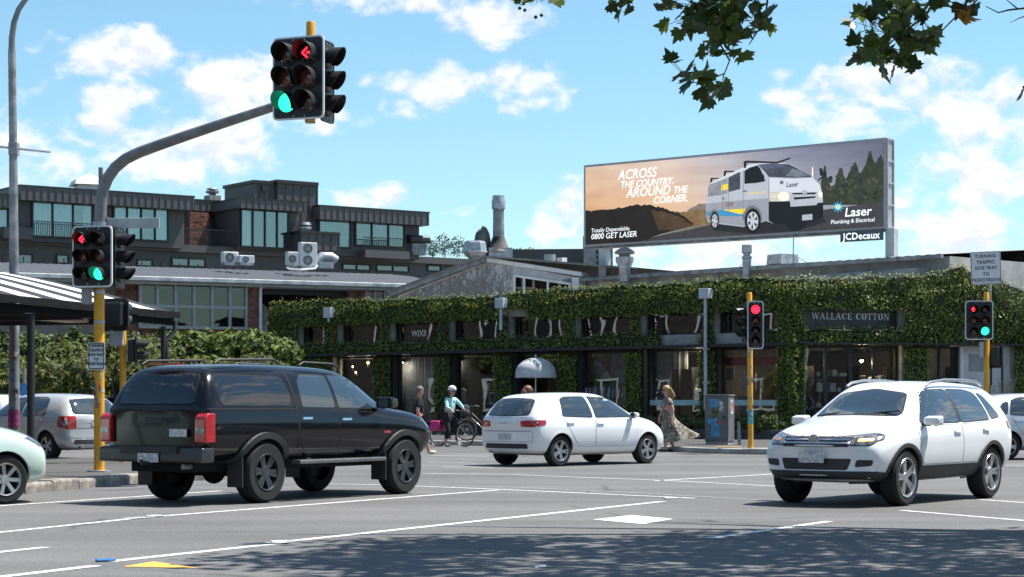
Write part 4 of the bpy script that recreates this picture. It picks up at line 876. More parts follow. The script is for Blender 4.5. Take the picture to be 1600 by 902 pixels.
pr('print_van_window', .0055, [(875, 252), (875, 192), (900, 176), (935, 166), (948, 182), (970, 240), (925, 248)], van_k)
pr('print_windscreen', .0055, [(986, 220), (968, 196), (936, 162), (1000, 157), (1072, 159), (1106, 176), (1180, 220), (1090, 224)], van_g); pr('print_reflection', .0057, [(1060, 215), (1090, 180), (1120, 188), (1160, 212), (1120, 220)], ink('screen light', (.16, .17, .20), .4, 4)); pr('print_reflection', .0057, [(945, 166), (1000, 160), (1060, 160), (1040, 176), (962, 184)], ink('screen blue', (.09, .10, .15), .4, 4))
pr('print_bonnet', .0054, [(986, 224), (1090, 228), (1180, 224), (1210, 256), (1218, 286), (1196, 290), (1090, 292), (1050, 288), (990, 290)], van_hi)
pr('print_front', .0053, [(985, 290), (1218, 286), (1224, 350), (1090, 360), (985, 335)], van_w)
pr('print_bumper', .0056, [(985, 334), (1080, 332), (1082, 358), (1196, 350), (1200, 340), (1225, 338), (1225, 408), (1165, 432), (1010, 438), (985, 424)], van_k)
pr('print_grille', .0058, [(1086, 294), (1196, 291), (1190, 300), (1096, 301)], van_k); pr('print_grille', .0058, [(1094, 314), (1192, 309), (1190, 317), (1100, 325)], van_k); pr('print_badge', .006, ell((1144, 290), 13, 9), ink('badge grey', (.4, .4, .42), .1))
pr('print_headlamp', .0058, [(988, 296), (1020, 290), (1078, 291), (1076, 330), (1002, 333), (990, 322)], ink('lamp glass', (.62, .56, .46), .25, 9)); pr('print_headlamp', .0058, [(1201, 288), (1219, 287), (1223, 318), (1212, 327), (1204, 318)], MATS['ink lamp glass'])
pr('print_headlamp', .0062, ell((1051, 310), 25, 22), ink('lamp glow', (1, .86, .55), .05)); pr('print_headlamp', .0064, ell((1051, 310), 15, 14), glow); pr('print_headlamp', .0062, ell((1213, 300), 9, 13), glow)
pr('print_number_plate', .006, [(1133, 396), (1178, 391), (1178, 418), (1133, 422)], ink('plate', (.42, .43, .46), .5, 24))
pr('print_stripe', .0056, [(775, 373), (828, 370), (880, 366), (874, 392), (846, 391)], ye); pr('print_stripe', .0057, [(700, 383), (776, 373), (850, 391), (874, 394), (872, 403), (700, 401)], bl)
for c, rx, ry, q in (((913, 424), 37, 59, 25), ((738, 424), 20, 43, 14)):
    pr('print_wheel_arch', .0058, ell((c[0] - 2, c[1] - 4), rx * 1.22, ry * 1.15, 18, 0, 180), ink('arch shade', (.16, .155, .165), .1)); pr('print_tyre', .006, ell(c, rx, ry), van_k); pr('print_rim', .0062, ell(c, rx * .68, ry * .72), ink('alloy', (.52, .52, .54), .25, 9))
    for k in range(6):
        a = R(60 * k + 22); pr('print_rim_gap', .0064, [(c[0] + rx * .58 * math.cos(a + d), c[1] - ry * .62 * math.sin(a + d)) for d in (-.24, 0, .24)] + [(c[0] + rx * .2 * math.cos(a), c[1] - ry * .2 * math.sin(a))], van_k)
pr('print_tyre', .0059, ell((1108, 432), 44, 38, 18, 180, 360), van_k)
for p in ([(869, 190), (871, 190), (870, 410), (868, 410)], [(772, 235), (774, 235), (774, 370), (772, 370)], [(984, 222), (986, 222), (986, 332), (984, 332)], [(866, 290), (888, 288), (888, 282), (868, 283)], [(800, 222), (802, 222), (802, 390), (800, 390)]): pr('print_seam', .0066, p, ink('seam', (.12, .12, .13), 0))
pr('print_mirror', .0068, [(926, 206), (956, 203), (964, 212), (968, 240), (930, 244)], van_k); pr('print_mirror', .0068, [(1208, 178), (1221, 180), (1225, 212), (1212, 216)], van_k); pr('print_mirror_arm', .0068, [(1222, 196), (1240, 202), (1240, 210), (1205, 238), (1200, 234), (1230, 208)], van_k)
pr('print_roof_rack', .0068, [(872, 148), (884, 144), (1022, 149), (1080, 129), (1083, 135), (1026, 157), (886, 154), (882, 178), (873, 179)], van_k); pr('print_roof_rack', .0068, [(782, 191), (827, 192), (827, 198), (793, 198), (786, 218), (779, 216)], van_k); pr('print_roof_rack', .0068, [(719, 225), (757, 224), (757, 229), (729, 231), (723, 247), (716, 246)], van_k)
pr('print_yellow_label', .006, [(770, 258), (799, 251), (799, 278), (770, 284)], ye); pr('print_pole', .0035, [(1176, 175), (1181, 175), (1181, 222), (1176, 222)], whi)
def star(c, r, m, y, n=10): pr('print_star', y, [(c[0] + r * (1 if j % 2 else .38) * math.cos(6.2832 * j / (2 * n)), c[1] + r * (1 if j % 2 else .38) * math.sin(6.2832 * j / (2 * n))) for j in range(2 * n)], m)
star((1288, 359), 29, ink('cyan', (.06, .45, .60)), .006); star((1288, 359), 17, ink('pale cyan', (.5, .85, .9)), .0065); pr('print_star', .007, ell((1288, 359), 6, 6), ye); star((1043, 245), 13, ink('navy', (.02, .05, .16)), .006, 7); star((780, 321), 9, ink('brown', (.20, .10, .05)), .006, 7)
def words(body, x0, x1, yb, cap, m, shear=.22, bold=.014, y=.008):
    """print a line of lettering fitted between x0 and x1 on baseline yb (at x0)"""
    vs, fs = text_mesh(body, 1, shear, bold); X0, X1 = min(v[0] for v in vs), max(v[0] for v in vs); ch = .71
    (u0, v0), (u1, _) = C_(x0, yb), C_(x1, yb); k = (u1 - u0) * W_ / 469 / (X1 - X0); h = cap / 370 * H_ / ch
    return MB().add([((p[0] - X0) * k, p[1] * h, 0) for p in vs], fs, M=Matrix.Translation((u0 * W_ / 469, -y, zb + v0 * H_ / 130)) @ XZ).build('print_lettering', m, board)
words('ACROSS', 268, 463, 238, 45, whi, bold=.007); words('THE COUNTRY.', 285, 541, 276, 32, whi, bold=.008); words('AROUND', 310, 528, 319, 43, whi, bold=.007); words('THE', 545, 612, 298, 32, whi, bold=.008); words('CORNER.', 447, 610, 346, 32, whi, bold=.008)
words('Totally Dependable.', 135, 330, 483, 19, whi, .15, .005); words('0800 GET LASER', 135, 364, 514, 26, whi, .15, .010); words('Laser', 1318, 1432, 404, 38, whi, .15, .014); words('Plumbing & Electrical', 1258, 1443, 438, 17, whi, .1, .006)
words('Laser', 1064, 1118, 267, 21, ink('van lettering', (.02, .025, .05)), .1, .018); words('Laser', 788, 828, 357, 25, MATS['ink brown'], .1, .018); words('Totally Dependable', 890, 970, 300, 9, ye, .1, .006)
# end panels of lattice, walkway and posts
mb = MB(); 
for k in range(5): mb.box((W_ + .052, .06, zb + k * H_ / 4 - .03), (W_ + .09, .56, zb + k * H_ / 4 + .03))
for y in (.06, .52): mb.box((W_ + .05, y, zb - .05), (W_ + .095, y + .05, zt))
mb.build('end_frame', frame_m, board)
MB().box((-.02, .1, zb - .16), (W_ + .02, .5, zb - .085)).build('bottom_beam', galv_dark, board)
for px in (938.5, 1388): u = BF.u(px); MB().box((u - .17, .1, 0), (u + .17, .42, zb - .09)).build('post', mat('pale steel post', (.5, .51, .53), .5, metal=.2, var=.1), board)
zs = zb - .47; u0, u1 = BF.u(1314), BF.u(1380)
pl = MB().box((u0, -.05, zs), (u1, .02, zb - .09)).build('name_plate', mat('slate plate', (.09, .105, .115), .4), board)
vs, fs = text_mesh('JCDecaux', .34, 0, .008, 'CENTER', 1.06); MB().add(vs, fs, M=Matrix.Translation(((u0 + u1) / 2, -.056, zs + .07)) @ XZ).build('lettering', whi, pl)
# ================================================================== traffic signals
sig_black = mat('signal black', (.014, .014, .015), .45, var=.1); sig_edge = mat('white border', (.72, .72, .72), .5, var=.05)
sig_yellow = mat('signal yellow', (.72, .34, .02), .42, var=.1, vscale=4); lens_off = mat('dark lens', (.03, .008, .008), .12, coat=.6); lens_amb = mat('dull amber lens', (.12, .03, .015), .12, coat=.6)
red_on = lamp_mat('red lamp', (1, .015, .035), 1.6); green_on = lamp_mat('green lamp', (.02, .62, .32), 1.15)
bolt_m = mat('bolt', (.6, .6, .6), .4, metal=.6)
def signal(loc, rz, cols, rows, lit, label, s=1.0, pitch=.27, d=.215, group='traffic signal heads', vis=1.0, edge=True):
    """a signal head facing local -y; lit: {(col,row): 'red','arrow','green'} rows counted from the top; loc is its centre"""
    t = thing('traffic_light', label, 'traffic light', loc, rz, group); w = cols * pitch + .14; h = rows * pitch + .16; r_ = .07
    MB().prism(rrect(-w / 2, w / 2, -h / 2, h / 2, .09), 0, .02, 'y').build('target_board', sig_black, t)
    o = rrect(-w / 2 - .004, w / 2 + .004, -h / 2 - .004, h / 2 + .004, .092); i = rrect(-w / 2 + .022, w / 2 - .022, -h / 2 + .022, h / 2 - .022, .07); n = len(o)
    MB().add([(a, -.006, b) for a, b in o] + [(a, -.006, b) for a, b in i] + [(a, .024, b) for a, b in o] + [(a, .001, b) for a, b in i], [(k, (k + 1) % n, n + (k + 1) % n, n + k) for k in range(n)] + [(k, 2 * n + k, 2 * n + (k + 1) % n, (k + 1) % n) for k in range(n)] + [(n + k, n + (k + 1) % n, 3 * n + (k + 1) % n, 3 * n + k) for k in range(n)]).build('white_border', sig_edge if edge else sig_black, t)
    MB().box((-cols * pitch / 2, .021, -rows * pitch / 2), (cols * pitch / 2, .17, rows * pitch / 2)).build('housing', sig_black, t, bevel=.03)
    for a in (-.1, .1):
        for b in (-h / 2 + .05, h / 2 - .05): MB().lathe([(.011, 0), (.011, .01), (0, .012)], 8, M=RT((a * cols / 2 + .02, -.001, b), rx=R(90))).build('bolt', bolt_m, t)
    for c in range(cols):
        for r in range(rows):
            x = (c - (cols - 1) / 2) * pitch; z = ((rows - 1) / 2 - r) * pitch; st = lit.get((c, r)); R0 = d / 2
            a = MB().lathe([(R0 * 1.16, 0), (R0 * 1.16, .022), (R0, .03)], 24, M=RT((x, 0, z), rx=R(90))).build('aspect', sig_black, t, smooth=40)
            m = {'red': red_on, 'green': green_on, None: lens_amb if r == 1 else lens_off, 'arrow': lens_off, 'arrowr': lens_off, 'arrowu': lens_off}[st]
            MB().lathe([(R0, .026), (R0 * .8, .045), (R0 * .45, .06), (0, .066)], 24, M=RT((x, 0, z), rx=R(90))).build('lens', m, a, smooth=60)
            if st and st.startswith('arrow'):
                mb = MB(); q = .55 * R0; sg_ = -1 if st != 'arrowr' else 1
                def seg(p0, p1, w=.02):
                    p0, p1 = Vector((p0[0], 0, p0[1])), Vector((p1[0], 0, p1[1])); dd = (p1 - p0).normalized(); nn = Vector((-dd.z, 0, dd.x)) * w / 2
                    mb.add([Vector((x, -.072, z)) + v for v in (p0 - nn, p1 - nn, p1 + nn, p0 + nn)], [(0, 1, 2, 3)])
                seg((sg_ * q * 1.0, 0), (-sg_ * q * .1, q * .95), .032); seg((sg_ * q * 1.0, 0), (-sg_ * q * .1, -q * .95), .032); seg((sg_ * q * .1, 0), (-sg_ * q * .5, 0), .034)
                mb.build('arrow', red_on, a)
            # visor: an open hood cut back below
            n_ = 20; vs = []; L_ = .25 * vis
            for k in range(n_ + 1):
                an = R(-128 + 256 * k / n_) + R(90); cut = L_ * (.28 + .72 * max(0, math.cos((an - R(90)) * .68)) ** .8)
                for rr in (R0 * 1.08, R0 * 1.02): vs += [(x + rr * math.cos(an), -.02, z + rr * math.sin(an)), (x + rr * 1.03 * math.cos(an), -.02 - cut, z + rr * 1.03 * math.sin(an) - .01)]
            fs = []
            for k in range(n_):
                q, p_ = 4 * k, 4 * k + 4; fs += [(q, p_, p_ + 1, q + 1), (q + 2, q + 3, p_ + 3, p_ + 2), (q + 1, p_ + 1, p_ + 3, q + 3)]
            MB().add(vs, fs).build('visor', sig_black, a, smooth=40)
    return t
def sign_plate(lines, w, h, loc, rz, label, border=(.05, .05, .05), size=.1, tilt=0, scribble=False):
    t = thing('road_sign', label, 'road sign', loc, rz); t.rotation_euler = (0, tilt, rz)
    MB().prism(rrect(-w / 2, w / 2, -h / 2, h / 2, .03), 0, .012, 'y').build('plate', mat('sign face', (.66, .66, .68), .45, var=.06, vscale=3), t)
    o = rrect(-w / 2 + .012, w / 2 - .012, -h / 2 + .012, h / 2 - .012, .025); i = rrect(-w / 2 + .026, w / 2 - .026, -h / 2 + .026, h / 2 - .026, .02); n = len(o)
    MB().add([(a, -.003, b) for a, b in o] + [(a, -.003, b) for a, b in i], [(k, (k + 1) % n, n + (k + 1) % n, n + k) for k in range(n)]).build('border', mat('sign border %.2f' % border[0], border, .5), t)
    for k, ln in enumerate(lines):
        vs, fs = text_mesh(ln, size, 0, .003, 'CENTER', 1.1, .92); MB().add(vs, fs, M=Matrix.Translation((0, -.004, h / 2 - size * .36 - (k + .72) * (h - .08) / len(lines))) @ XZ).build('lettering', mat('sign black', (.02, .02, .022), .5), t)
    return t
GW = ['TURNING', 'TRAFFIC', 'GIVE WAY', 'TO', 'PEDESTRIANS']
stick = [mat('sticker %d' % i, c, .5, var=.5, vscale=14) for i, c in enumerate(((.6, .6, .58), (.12, .3, .5), (.45, .12, .1), (.08, .08, .09), (.5, .42, .2), (.2, .5, .55)))]
def stickers(parent, r, z0, z1, n, seed):
    random.seed(seed)
    for i in range(n):
        z = random.uniform(z0, z1); a = R(random.uniform(200, 340)); w = random.uniform(.25, .9); h = random.uniform(.04, .16); mb = MB(); vs = []
        for k in range(5):
            b = a - w / 2 + w * k / 4; vs += [((r + .0015 + .0006 * (i % 5)) * math.cos(b), (r + .0015 + .0006 * (i % 5)) * math.sin(b), z), ((r + .0015 + .0006 * (i % 5)) * math.cos(b), (r + .0015 + .0006 * (i % 5)) * math.sin(b), z + h)]
        mb.add(vs, [(2 * k, 2 * k + 2, 2 * k + 3, 2 * k + 1) for k in range(4)]); mb.build('sticker', random.choice(stick), parent)
# mast arm pole on the left island
pp = ground(155, 749.5); dL = pp.y; s_ = dL / F
P_ = lambda px, py, d=dL: at(px, py, d)
pole = thing('traffic_signal_pole', 'yellow signal pole with a long grey curved mast arm on the left island', 'signal pole', (pp.x, pp.y, .13))
zj = P_(155, 452).z - .13
MB().lathe([(.125, 0), (.125, .02), (.088, .03), (.088, zj), (0, zj)], 20).build('post', sig_yellow, pole, smooth=40)
MB().lathe([(.2, 0), (.2, .025), (.1, .028)], 20).build('base_plate', galv, pole)
L0 = Vector((pp.x, pp.y, .13))
tip = at(424, 168, dL - 1.2); arm = [(156, 452), (156, 400), (157, 345), (158, 315), (161, 297), (168, 279), (180, 262), (197, 248), (218, 238), (245, 228), (300, 209), (360, 189), (420, 169.5), (484, 148)]
pts = [P_(x, y, dL - 1.2 * max(0, (x - 160) / 264)) - L0 for x, y in arm]; rr = [.098 - .03 * max(0, (x - 165) / 320) for x, y in arm]
MB().tube(pts, rr, 14).build('mast_arm', mat('dull galvanised', (.22, .22, .225), .5, metal=.45, var=.16, vscale=5), pole, smooth=50)
MB().tube([P_(157.5, 315) - L0, P_(157.5, 262) - L0], .04, 10).build('mast_stub', MATS['dull galvanised'], pole, smooth=40)
for y in (352, 410): MB().lathe([(.11, -.05), (.12, -.05), (.12, .05), (.11, .05)], 16, M=Matrix.Translation(P_(156, y) - L0)).build('clamp', galv, pole)
MB().box((-.27, -.14, zj - .25), (-.14, .1, zj + .12)).build('junction_box', grey_m, pole, bevel=.01)
stickers(pole, .088, 1.05, 2.05, 13, 5)
for z in (2.5, 3.0): MB().lathe([(.09, -.025), (.094, -.025), (.094, .025), (.09, .025)], 16, M=Matrix.Translation((0, 0, z))).build('band', galv, pole)
c = P_(144, 401, dL - .28); signal(c, R(-14), 2, 3, {(0, 0): 'arrow', (1, 2): 'green'}, 'six lamp signal head on the left yellow pole, red left arrow and green lit', pitch=.285)
c = P_(187, 403, dL + .12); signal(c, R(78), 1, 3, {}, 'black signal head turned side on at the back of the left yellow pole', pitch=.285, edge=False)
yp = MB().tube([at(485.5, 190, dL - 1.15), at(485.5, 37, dL - 1.15), at(485.5, 34, dL - 1.15)], [.075, .075, .06], 14).build('signal_mount', sig_yellow, smooth=40); M_ = Matrix.Translation(L0).inverted(); yp.data.transform(M_); yp.parent = pole
c = at(466, 122, dL - 1.55); signal(c, R(-22), 2, 3, {(1, 0): 'arrow', (0, 2): 'green'}, 'large six lamp signal head hung at the end of the mast arm against the sky', pitch=.385, d=.31, vis=1.25)
c = at(512, 128, dL - 1.0); signal(c, R(72), 1, 3, {}, 'large black signal head seen side on behind the mast arm head', pitch=.385, d=.31, vis=1.1, edge=False)
MB().box((-.1, -.1, 0), (.05, .1, .14)).build('bracket', galv_dark, pole).location = at(487, 192, dL - 1.05) - L0
# street name blade, blank on this side
b = thing('street_name_sign', 'blank grey back of a street name blade on the mast pole', 'street sign', P_(163, 349), R(-3)); MB().box((0, -.02, -.085), (.93, .015, .085)).build('blade', mat('blade grey', (.42, .43, .44), .5, metal=.2), b, bevel=.006); MB().box((-.02, -.03, -.1), (.06, .025, .1)).build('bracket', galv_dark, b)
sign_plate(GW, .29, .455, P_(150.5, 556.5, dL - .11), R(-4), 'small white turning traffic sign strapped to the left yellow pole', size=.062)
# pole further back with dark head facing away
q = ground(192, 733); t = thing('traffic_signal_pole', 'yellow signal pole behind the left one, mostly hidden by the black vehicle', 'signal pole', (q.x, q.y, .13)); h = at(192, 470, q.y).z - .13
MB().lathe([(.065, 0), (.065, h), (0, h)], 14).build('post', sig_yellow, t, smooth=40); stickers(t, .065, .6, 2.0, 6, 8)
MB().box((-.22, -.2, at(0, 541, q.y).z - .13), (.03, .05, at(0, 516, q.y).z - .13)).build('controller_box', grey_m, t, bevel=.02)
MB().box((.1, -.12, at(0, 552, q.y).z - .13), (.24, .02, at(0, 530, q.y).z - .13)).build('controller_box', galv, t, bevel=.01)
mb = MB(); mb.tube([(-.12, -.09, 1.9), (-.2, -.1, 1.5), (-.08, -.1, 1.15), (0, -.08, 1.3)], .02, 6); mb.build('cable', sig_black, t)
c = at(181, 492, q.y - .2); signal(c, R(155), 2, 2, {}, 'dark signal head seen from behind below the left six lamp head', pitch=.23, edge=False)
c = at(214, 548, q.y - .1); signal(c, R(96), 1, 2, {}, 'small black signal head low on the pole behind the left one', pitch=.22, d=.17, edge=False)
# pole before the shops
q = ground(1173, 708.5); t = thing('traffic_signal_pole', 'yellow sticker covered signal pole on the kerb beside the grey cabinet', 'signal pole', (q.x, q.y, .12)); h = at(1170, 457, q.y).z - .12
t.rotation_euler = (0, R(-.5), 0)
MB().lathe([(.068, 0), (.068, h - .03), (.05, h), (0, h)], 16).build('post', sig_yellow, t, smooth=40); MB().box((-.45, -.25, -.02), (.5, .25, .012)).build('base_plate', conc, t); stickers(t, .068, .95, 2.6, 16, 11)
MB().lathe([(.0695, .62), (.0695, .98)], 16).build('sticker', stick[5], t)
c = at(1180.5, 508, q.y - .2); signal(c, R(-6), 1, 4, {(0, 0): 'red'}, 'four lamp signal head with red lit on the pole before the shops', pitch=.26)
c = at(1164, 505, q.y + .12); signal(c, R(-75), 1, 3, {}, 'black signal head side on behind the four lamp head', pitch=.27, edge=False)
# right hand pole
dR = 52.; q = at(1541.5, 705, dR); t = thing('traffic_signal_pole', 'yellow signal pole at the right edge behind the white vehicles', 'signal pole', (q.x, dR, .12)); h = at(0, 456, dR).z - .12
MB().lathe([(.075, 0), (.075, h - .03), (.055, h), (0, h)], 16).build('post', sig_yellow, t, smooth=40); MB().tube([(.1, .0, h - .6), (.1, .0, h + .35)], .03, 8).build('sign_stub', galv, t)
MB().box((-.2, -.1, 2.35), (-.1, .02, 2.75)).build('controller_box', galv, t); MB().box((.08, -.08, 1.3), (.22, .06, 1.6)).build('push_button_box', grey_m, t)
c = at(1530, 500.5, dR - .2); signal(c, R(-8), 2, 3, {(0, 0): 'arrow', (1, 2): 'green'}, 'six lamp signal head at the right edge, red left arrow and green lit', pitch=.285)
c = at(1556, 556, dR + .1); signal(c, R(150), 1, 2, {}, 'small dark signal head behind the right hand pole under the six lamp head', pitch=.24, edge=False)
sign_plate(GW, .78, .86, at(1540.5, 419, dR - .12), R(-6), 'large white turning traffic sign, slightly tilted, above the right hand signal', (.22, .10, .10), .125, R(-2.2))
# street lamp
dl = 44.6; q = at(22, 0, dl); t = thing('street_lamp', 'tall grey street lamp rising out of the top left corner with a short cross bar', 'street lamp', (q.x, dl, .12)); k = dl / F
hz = lambda py: EYE + (CY - py) * k - .12
MB().tube([(0, 0, 0), (0, 0, hz(430)), (-.02, 0, hz(235)), (-.05, 0, hz(78))], [.13, .11, .09, .085], 14).build('post', galv_dark, t, smooth=40)
MB().tube([(-.05, 0, hz(80)), (-.05, 0, hz(60)), (0, 0, hz(35)), (.1, 0, hz(15)), (.25, 0, hz(0)), (.6, 0, hz(-25)), (1.5, 0, hz(-45)), (2.2, 0, hz(-50))], [.075, .07, .065, .06, .055, .05, .05, .05], 12).build('curved_arm', MATS['dull galvanised'], t, smooth=50)
MB().ball((2.5, 0, hz(-52)), (.4, .18, .09)).build('lantern', grey_m, t, smooth=60)
MB().tube([(-.4, -.12, hz(230)), (.85, -.12, hz(239))], .025, 8).build('cross_bar', galv, t); MB().box((-.09, -.16, hz(243)), (.1, .1, hz(224))).build('clamp', galv_dark, t)
stickers(t, .132, 1.2, 2.2, 9, 21); pk = MB()
vs = []
for i in range(9): a = R(200 + 140 * i / 8); vs += [(.134 * math.cos(a), .134 * math.sin(a), hz(668)), (.134 * math.cos(a), .134 * math.sin(a), hz(640))]
pk.add(vs, [(2 * i, 2 * i + 2, 2 * i + 3, 2 * i + 1) for i in range(8)]).build('poster', mat('pink poster', (.32, .04, .17), .6, var=.3, vscale=14), t)
q = ground(38, 712); o = MB().tube([(0, 0, 0), (0, 0, 2.1)], .04, 8).build('parking_sign_pole', galv_dark); o.location = at(37.5, 712, q.y) - Vector((0, 0, .05)); o.location.z = 0; tag(o, 'thin pole with a small blue parking plate between the veranda posts', 'sign pole'); MB().box((-.07, -.06, 1.15), (.07, -.045, 1.75)).build('plate', mat('blue plate', (.05, .2, .5), .5), o)
# ================================================================== striped veranda at the left
vA, vB = at(0, 461, 36.2), at(272, 490, 43.4); vA = vA + (vA - vB) * .9; VF = Facade((vA.x, vA.y), (vB.x, vB.y)); ze = (at(0, 461, 36.2).z + at(272, 490, 43.4).z) / 2
ver = thing('veranda', 'footpath veranda with a curved grey and white striped metal roof on black posts', 'veranda', VF.o, VF.a); Lv = VF.len; Wv, Hv = 6.2, 1.12
prof = lambda t: (Wv * t, ze + .02 + Hv * math.sin(t * math.pi * .5 * .95) / math.sin(math.pi * .5 * .95))
n = int(Lv / .82); sw = Lv / n
stripe_w, stripe_g = mat('white roof stripe', (.70, .70, .70), .5, var=.1, vscale=2), mat('grey roof stripe', (.04, .042, .048), .85, var=.1, vscale=2, spec=.1)
for i in range(n):
    vs = []
    for k in range(11): y, z = prof(k / 10); e = .004 if i % 2 else 0; vs += [(i * sw, y, z + e), ((i + 1) * sw, y, z + e), (i * sw, y, z - .03), ((i + 1) * sw, y, z - .03)]
    fs = [(4 * k, 4 * k + 1, 4 * k + 5, 4 * k + 4) for k in range(10)] + [(4 * k + 2, 4 * k + 6, 4 * k + 7, 4 * k + 3) for k in range(10)] + [(4 * k + 1, 4 * k + 3, 4 * k + 7, 4 * k + 5) for k in range(10)] + [(4 * k, 4 * k + 4, 4 * k + 6, 4 * k + 2) for k in range(10)]
    MB().add(vs, fs).build('roof_sheet', stripe_w if i % 2 else stripe_g, ver, smooth=50)
MB().box((0, -.1, ze - .11), (Lv + .1, -.002, ze + .02)).build('fascia_gutter', mat('veranda black', (.012, .012, .013), .9, spec=.1), ver)
MB().box((0, .06, ze - .26), (Lv, .15, ze - .115)).build('eave_beam', MATS['veranda black'], ver); MB().box((0, Wv - .5, ze - .1), (Lv, Wv - .3, ze + .15)).build('eave_beam', trim, ver)
MB().add([(0.1, .16, ze - .16), (Lv - .02, .16, ze - .16), (Lv - .02, Wv, ze + .3), (.1, Wv, ze + .3)], [(0, 1, 2, 3)]).build('ceiling', mat('dark ceiling', (.03, .03, .03), .8), ver)
for i in range(6): MB().box((Lv * i / 6 + .8, .2, ze - .3), (Lv * i / 6 + .9, Wv - .5, ze - .17)).build('rafter', trim, ver)
gz = .13
for u, w in ((VF.u(55), .075), (Lv - .35, .06), (VF.u(55) - 5.5, .075)): MB().tube([(u, .09, gz), (u, .09, ze - .3)], w, 12).build('post', trim, ver, smooth=40)
MB().tube([(Lv - .1, -.06, ze - .18), (Lv - .1, -.06, ze - .4), (Lv - .3, .05, ze - .6), (Lv - .32, .02, ze - 1.0)], .05, 8).build('downpipe', trim, ver, smooth=50)
for u in (VF.u(55) - 2, VF.u(55) + 2.5): MB().box((u, 1.0, ze - .28), (u + 1.6, 1.5, ze - .2)).build('light_fitting', mat('cream fitting', (.5, .42, .3), .6), ver)
# ================================================================== hedges and bushes on the left
hl = mat('hedge leaf', (.065, .10, .02), .65, var=.3, vscale=1.2, island=.45, transl=.12, spec=.25); hl2 = mat('willow leaf', (.12, .145, .035), .7, var=.25, vscale=1.1, island=.35, transl=.2, spec=.2); hl3 = mat('bright hedge leaf', (.10, .145, .024), .65, var=.3, vscale=1.4, island=.4, transl=.15, spec=.25)
def bush(name, label, cat, lumps, m, dens, size, grp=None, core=True, droop=0):
    x0, y0 = lumps[0][0][0], lumps[0][0][1]; t = thing(name, label, cat, (x0, y0, 0), 0, grp); mb = MB(); cb = MB()
    for c, r in lumps:
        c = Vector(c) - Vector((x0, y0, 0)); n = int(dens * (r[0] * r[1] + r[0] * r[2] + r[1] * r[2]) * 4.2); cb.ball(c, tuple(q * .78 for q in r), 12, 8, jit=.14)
        ph = random.uniform(0, 6)
        for _ in range(n):
            d = Vector((random.gauss(0, 1), random.gauss(0, 1), random.gauss(0, 1))).normalized()
            k = (.86 + .14 * math.sin(d.x * 7 + ph) * math.sin(d.z * 8 + d.y * 5)) * random.uniform(.8, 1.07); p = c + Vector((d.x * r[0] * k, d.y * r[1] * k, d.z * r[2] * k))
            if p.z < .02: continue
            nrm = (d + Vector((random.gauss(0, .6), random.gauss(0, .6), random.gauss(.35, .6)))).normalized(); ax = Vector((random.gauss(0, 1), random.gauss(0, 1), -droop + random.gauss(0, 1))); ax = (ax - nrm * ax.dot(nrm)).normalized(); bx = nrm.cross(ax); s = size * random.uniform(.6, 1.4); wd = .42 if not droop else .16
            mb.add([p - ax * s * .5, p + bx * s * wd, p + ax * s * .5, p - bx * s * wd], [(0, 1, 2, 3)])
    mb.build('foliage', m, t)['kind'] = 'stuff'; cb.build('foliage_core', ivy_core, t, smooth=60)['kind'] = 'stuff'; return t  # dark core lumps stand in for the shade inside the bush
def px_lump(px, py, rx, ry, d, depth): s = d / F; p = at(px, py, d); return ((p.x, d, p.z), (rx * s, depth, ry * s))
random.seed(17)
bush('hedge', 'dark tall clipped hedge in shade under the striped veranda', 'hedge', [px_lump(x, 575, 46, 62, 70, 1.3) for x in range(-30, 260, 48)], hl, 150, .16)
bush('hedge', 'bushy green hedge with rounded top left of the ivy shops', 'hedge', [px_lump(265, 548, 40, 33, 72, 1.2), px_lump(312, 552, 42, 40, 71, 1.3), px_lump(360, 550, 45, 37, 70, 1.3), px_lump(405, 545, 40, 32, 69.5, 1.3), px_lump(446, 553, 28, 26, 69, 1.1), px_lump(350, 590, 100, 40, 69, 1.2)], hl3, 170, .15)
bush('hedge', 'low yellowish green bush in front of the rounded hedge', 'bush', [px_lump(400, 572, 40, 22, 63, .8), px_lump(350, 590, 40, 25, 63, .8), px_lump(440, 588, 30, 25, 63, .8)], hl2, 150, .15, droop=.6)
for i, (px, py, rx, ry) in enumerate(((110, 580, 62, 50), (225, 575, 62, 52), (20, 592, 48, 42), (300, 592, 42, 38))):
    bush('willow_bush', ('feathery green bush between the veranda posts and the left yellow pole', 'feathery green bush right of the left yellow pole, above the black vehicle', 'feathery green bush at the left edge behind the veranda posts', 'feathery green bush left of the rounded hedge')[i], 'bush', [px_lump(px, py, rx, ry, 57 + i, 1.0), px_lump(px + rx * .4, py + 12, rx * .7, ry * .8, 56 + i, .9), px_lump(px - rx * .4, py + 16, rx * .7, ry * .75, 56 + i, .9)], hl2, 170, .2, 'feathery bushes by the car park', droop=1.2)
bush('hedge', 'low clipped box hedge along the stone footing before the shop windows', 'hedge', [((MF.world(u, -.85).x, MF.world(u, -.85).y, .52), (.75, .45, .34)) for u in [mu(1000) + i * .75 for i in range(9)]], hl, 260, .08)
q = MF.world(umax - .3, -1.1); bush('hedge', 'small rounded bright box ball at the corner end of the clipped hedge', 'shrub', [((q.x, q.y, .6), (.5, .45, .45))], hl3, 300, .08)
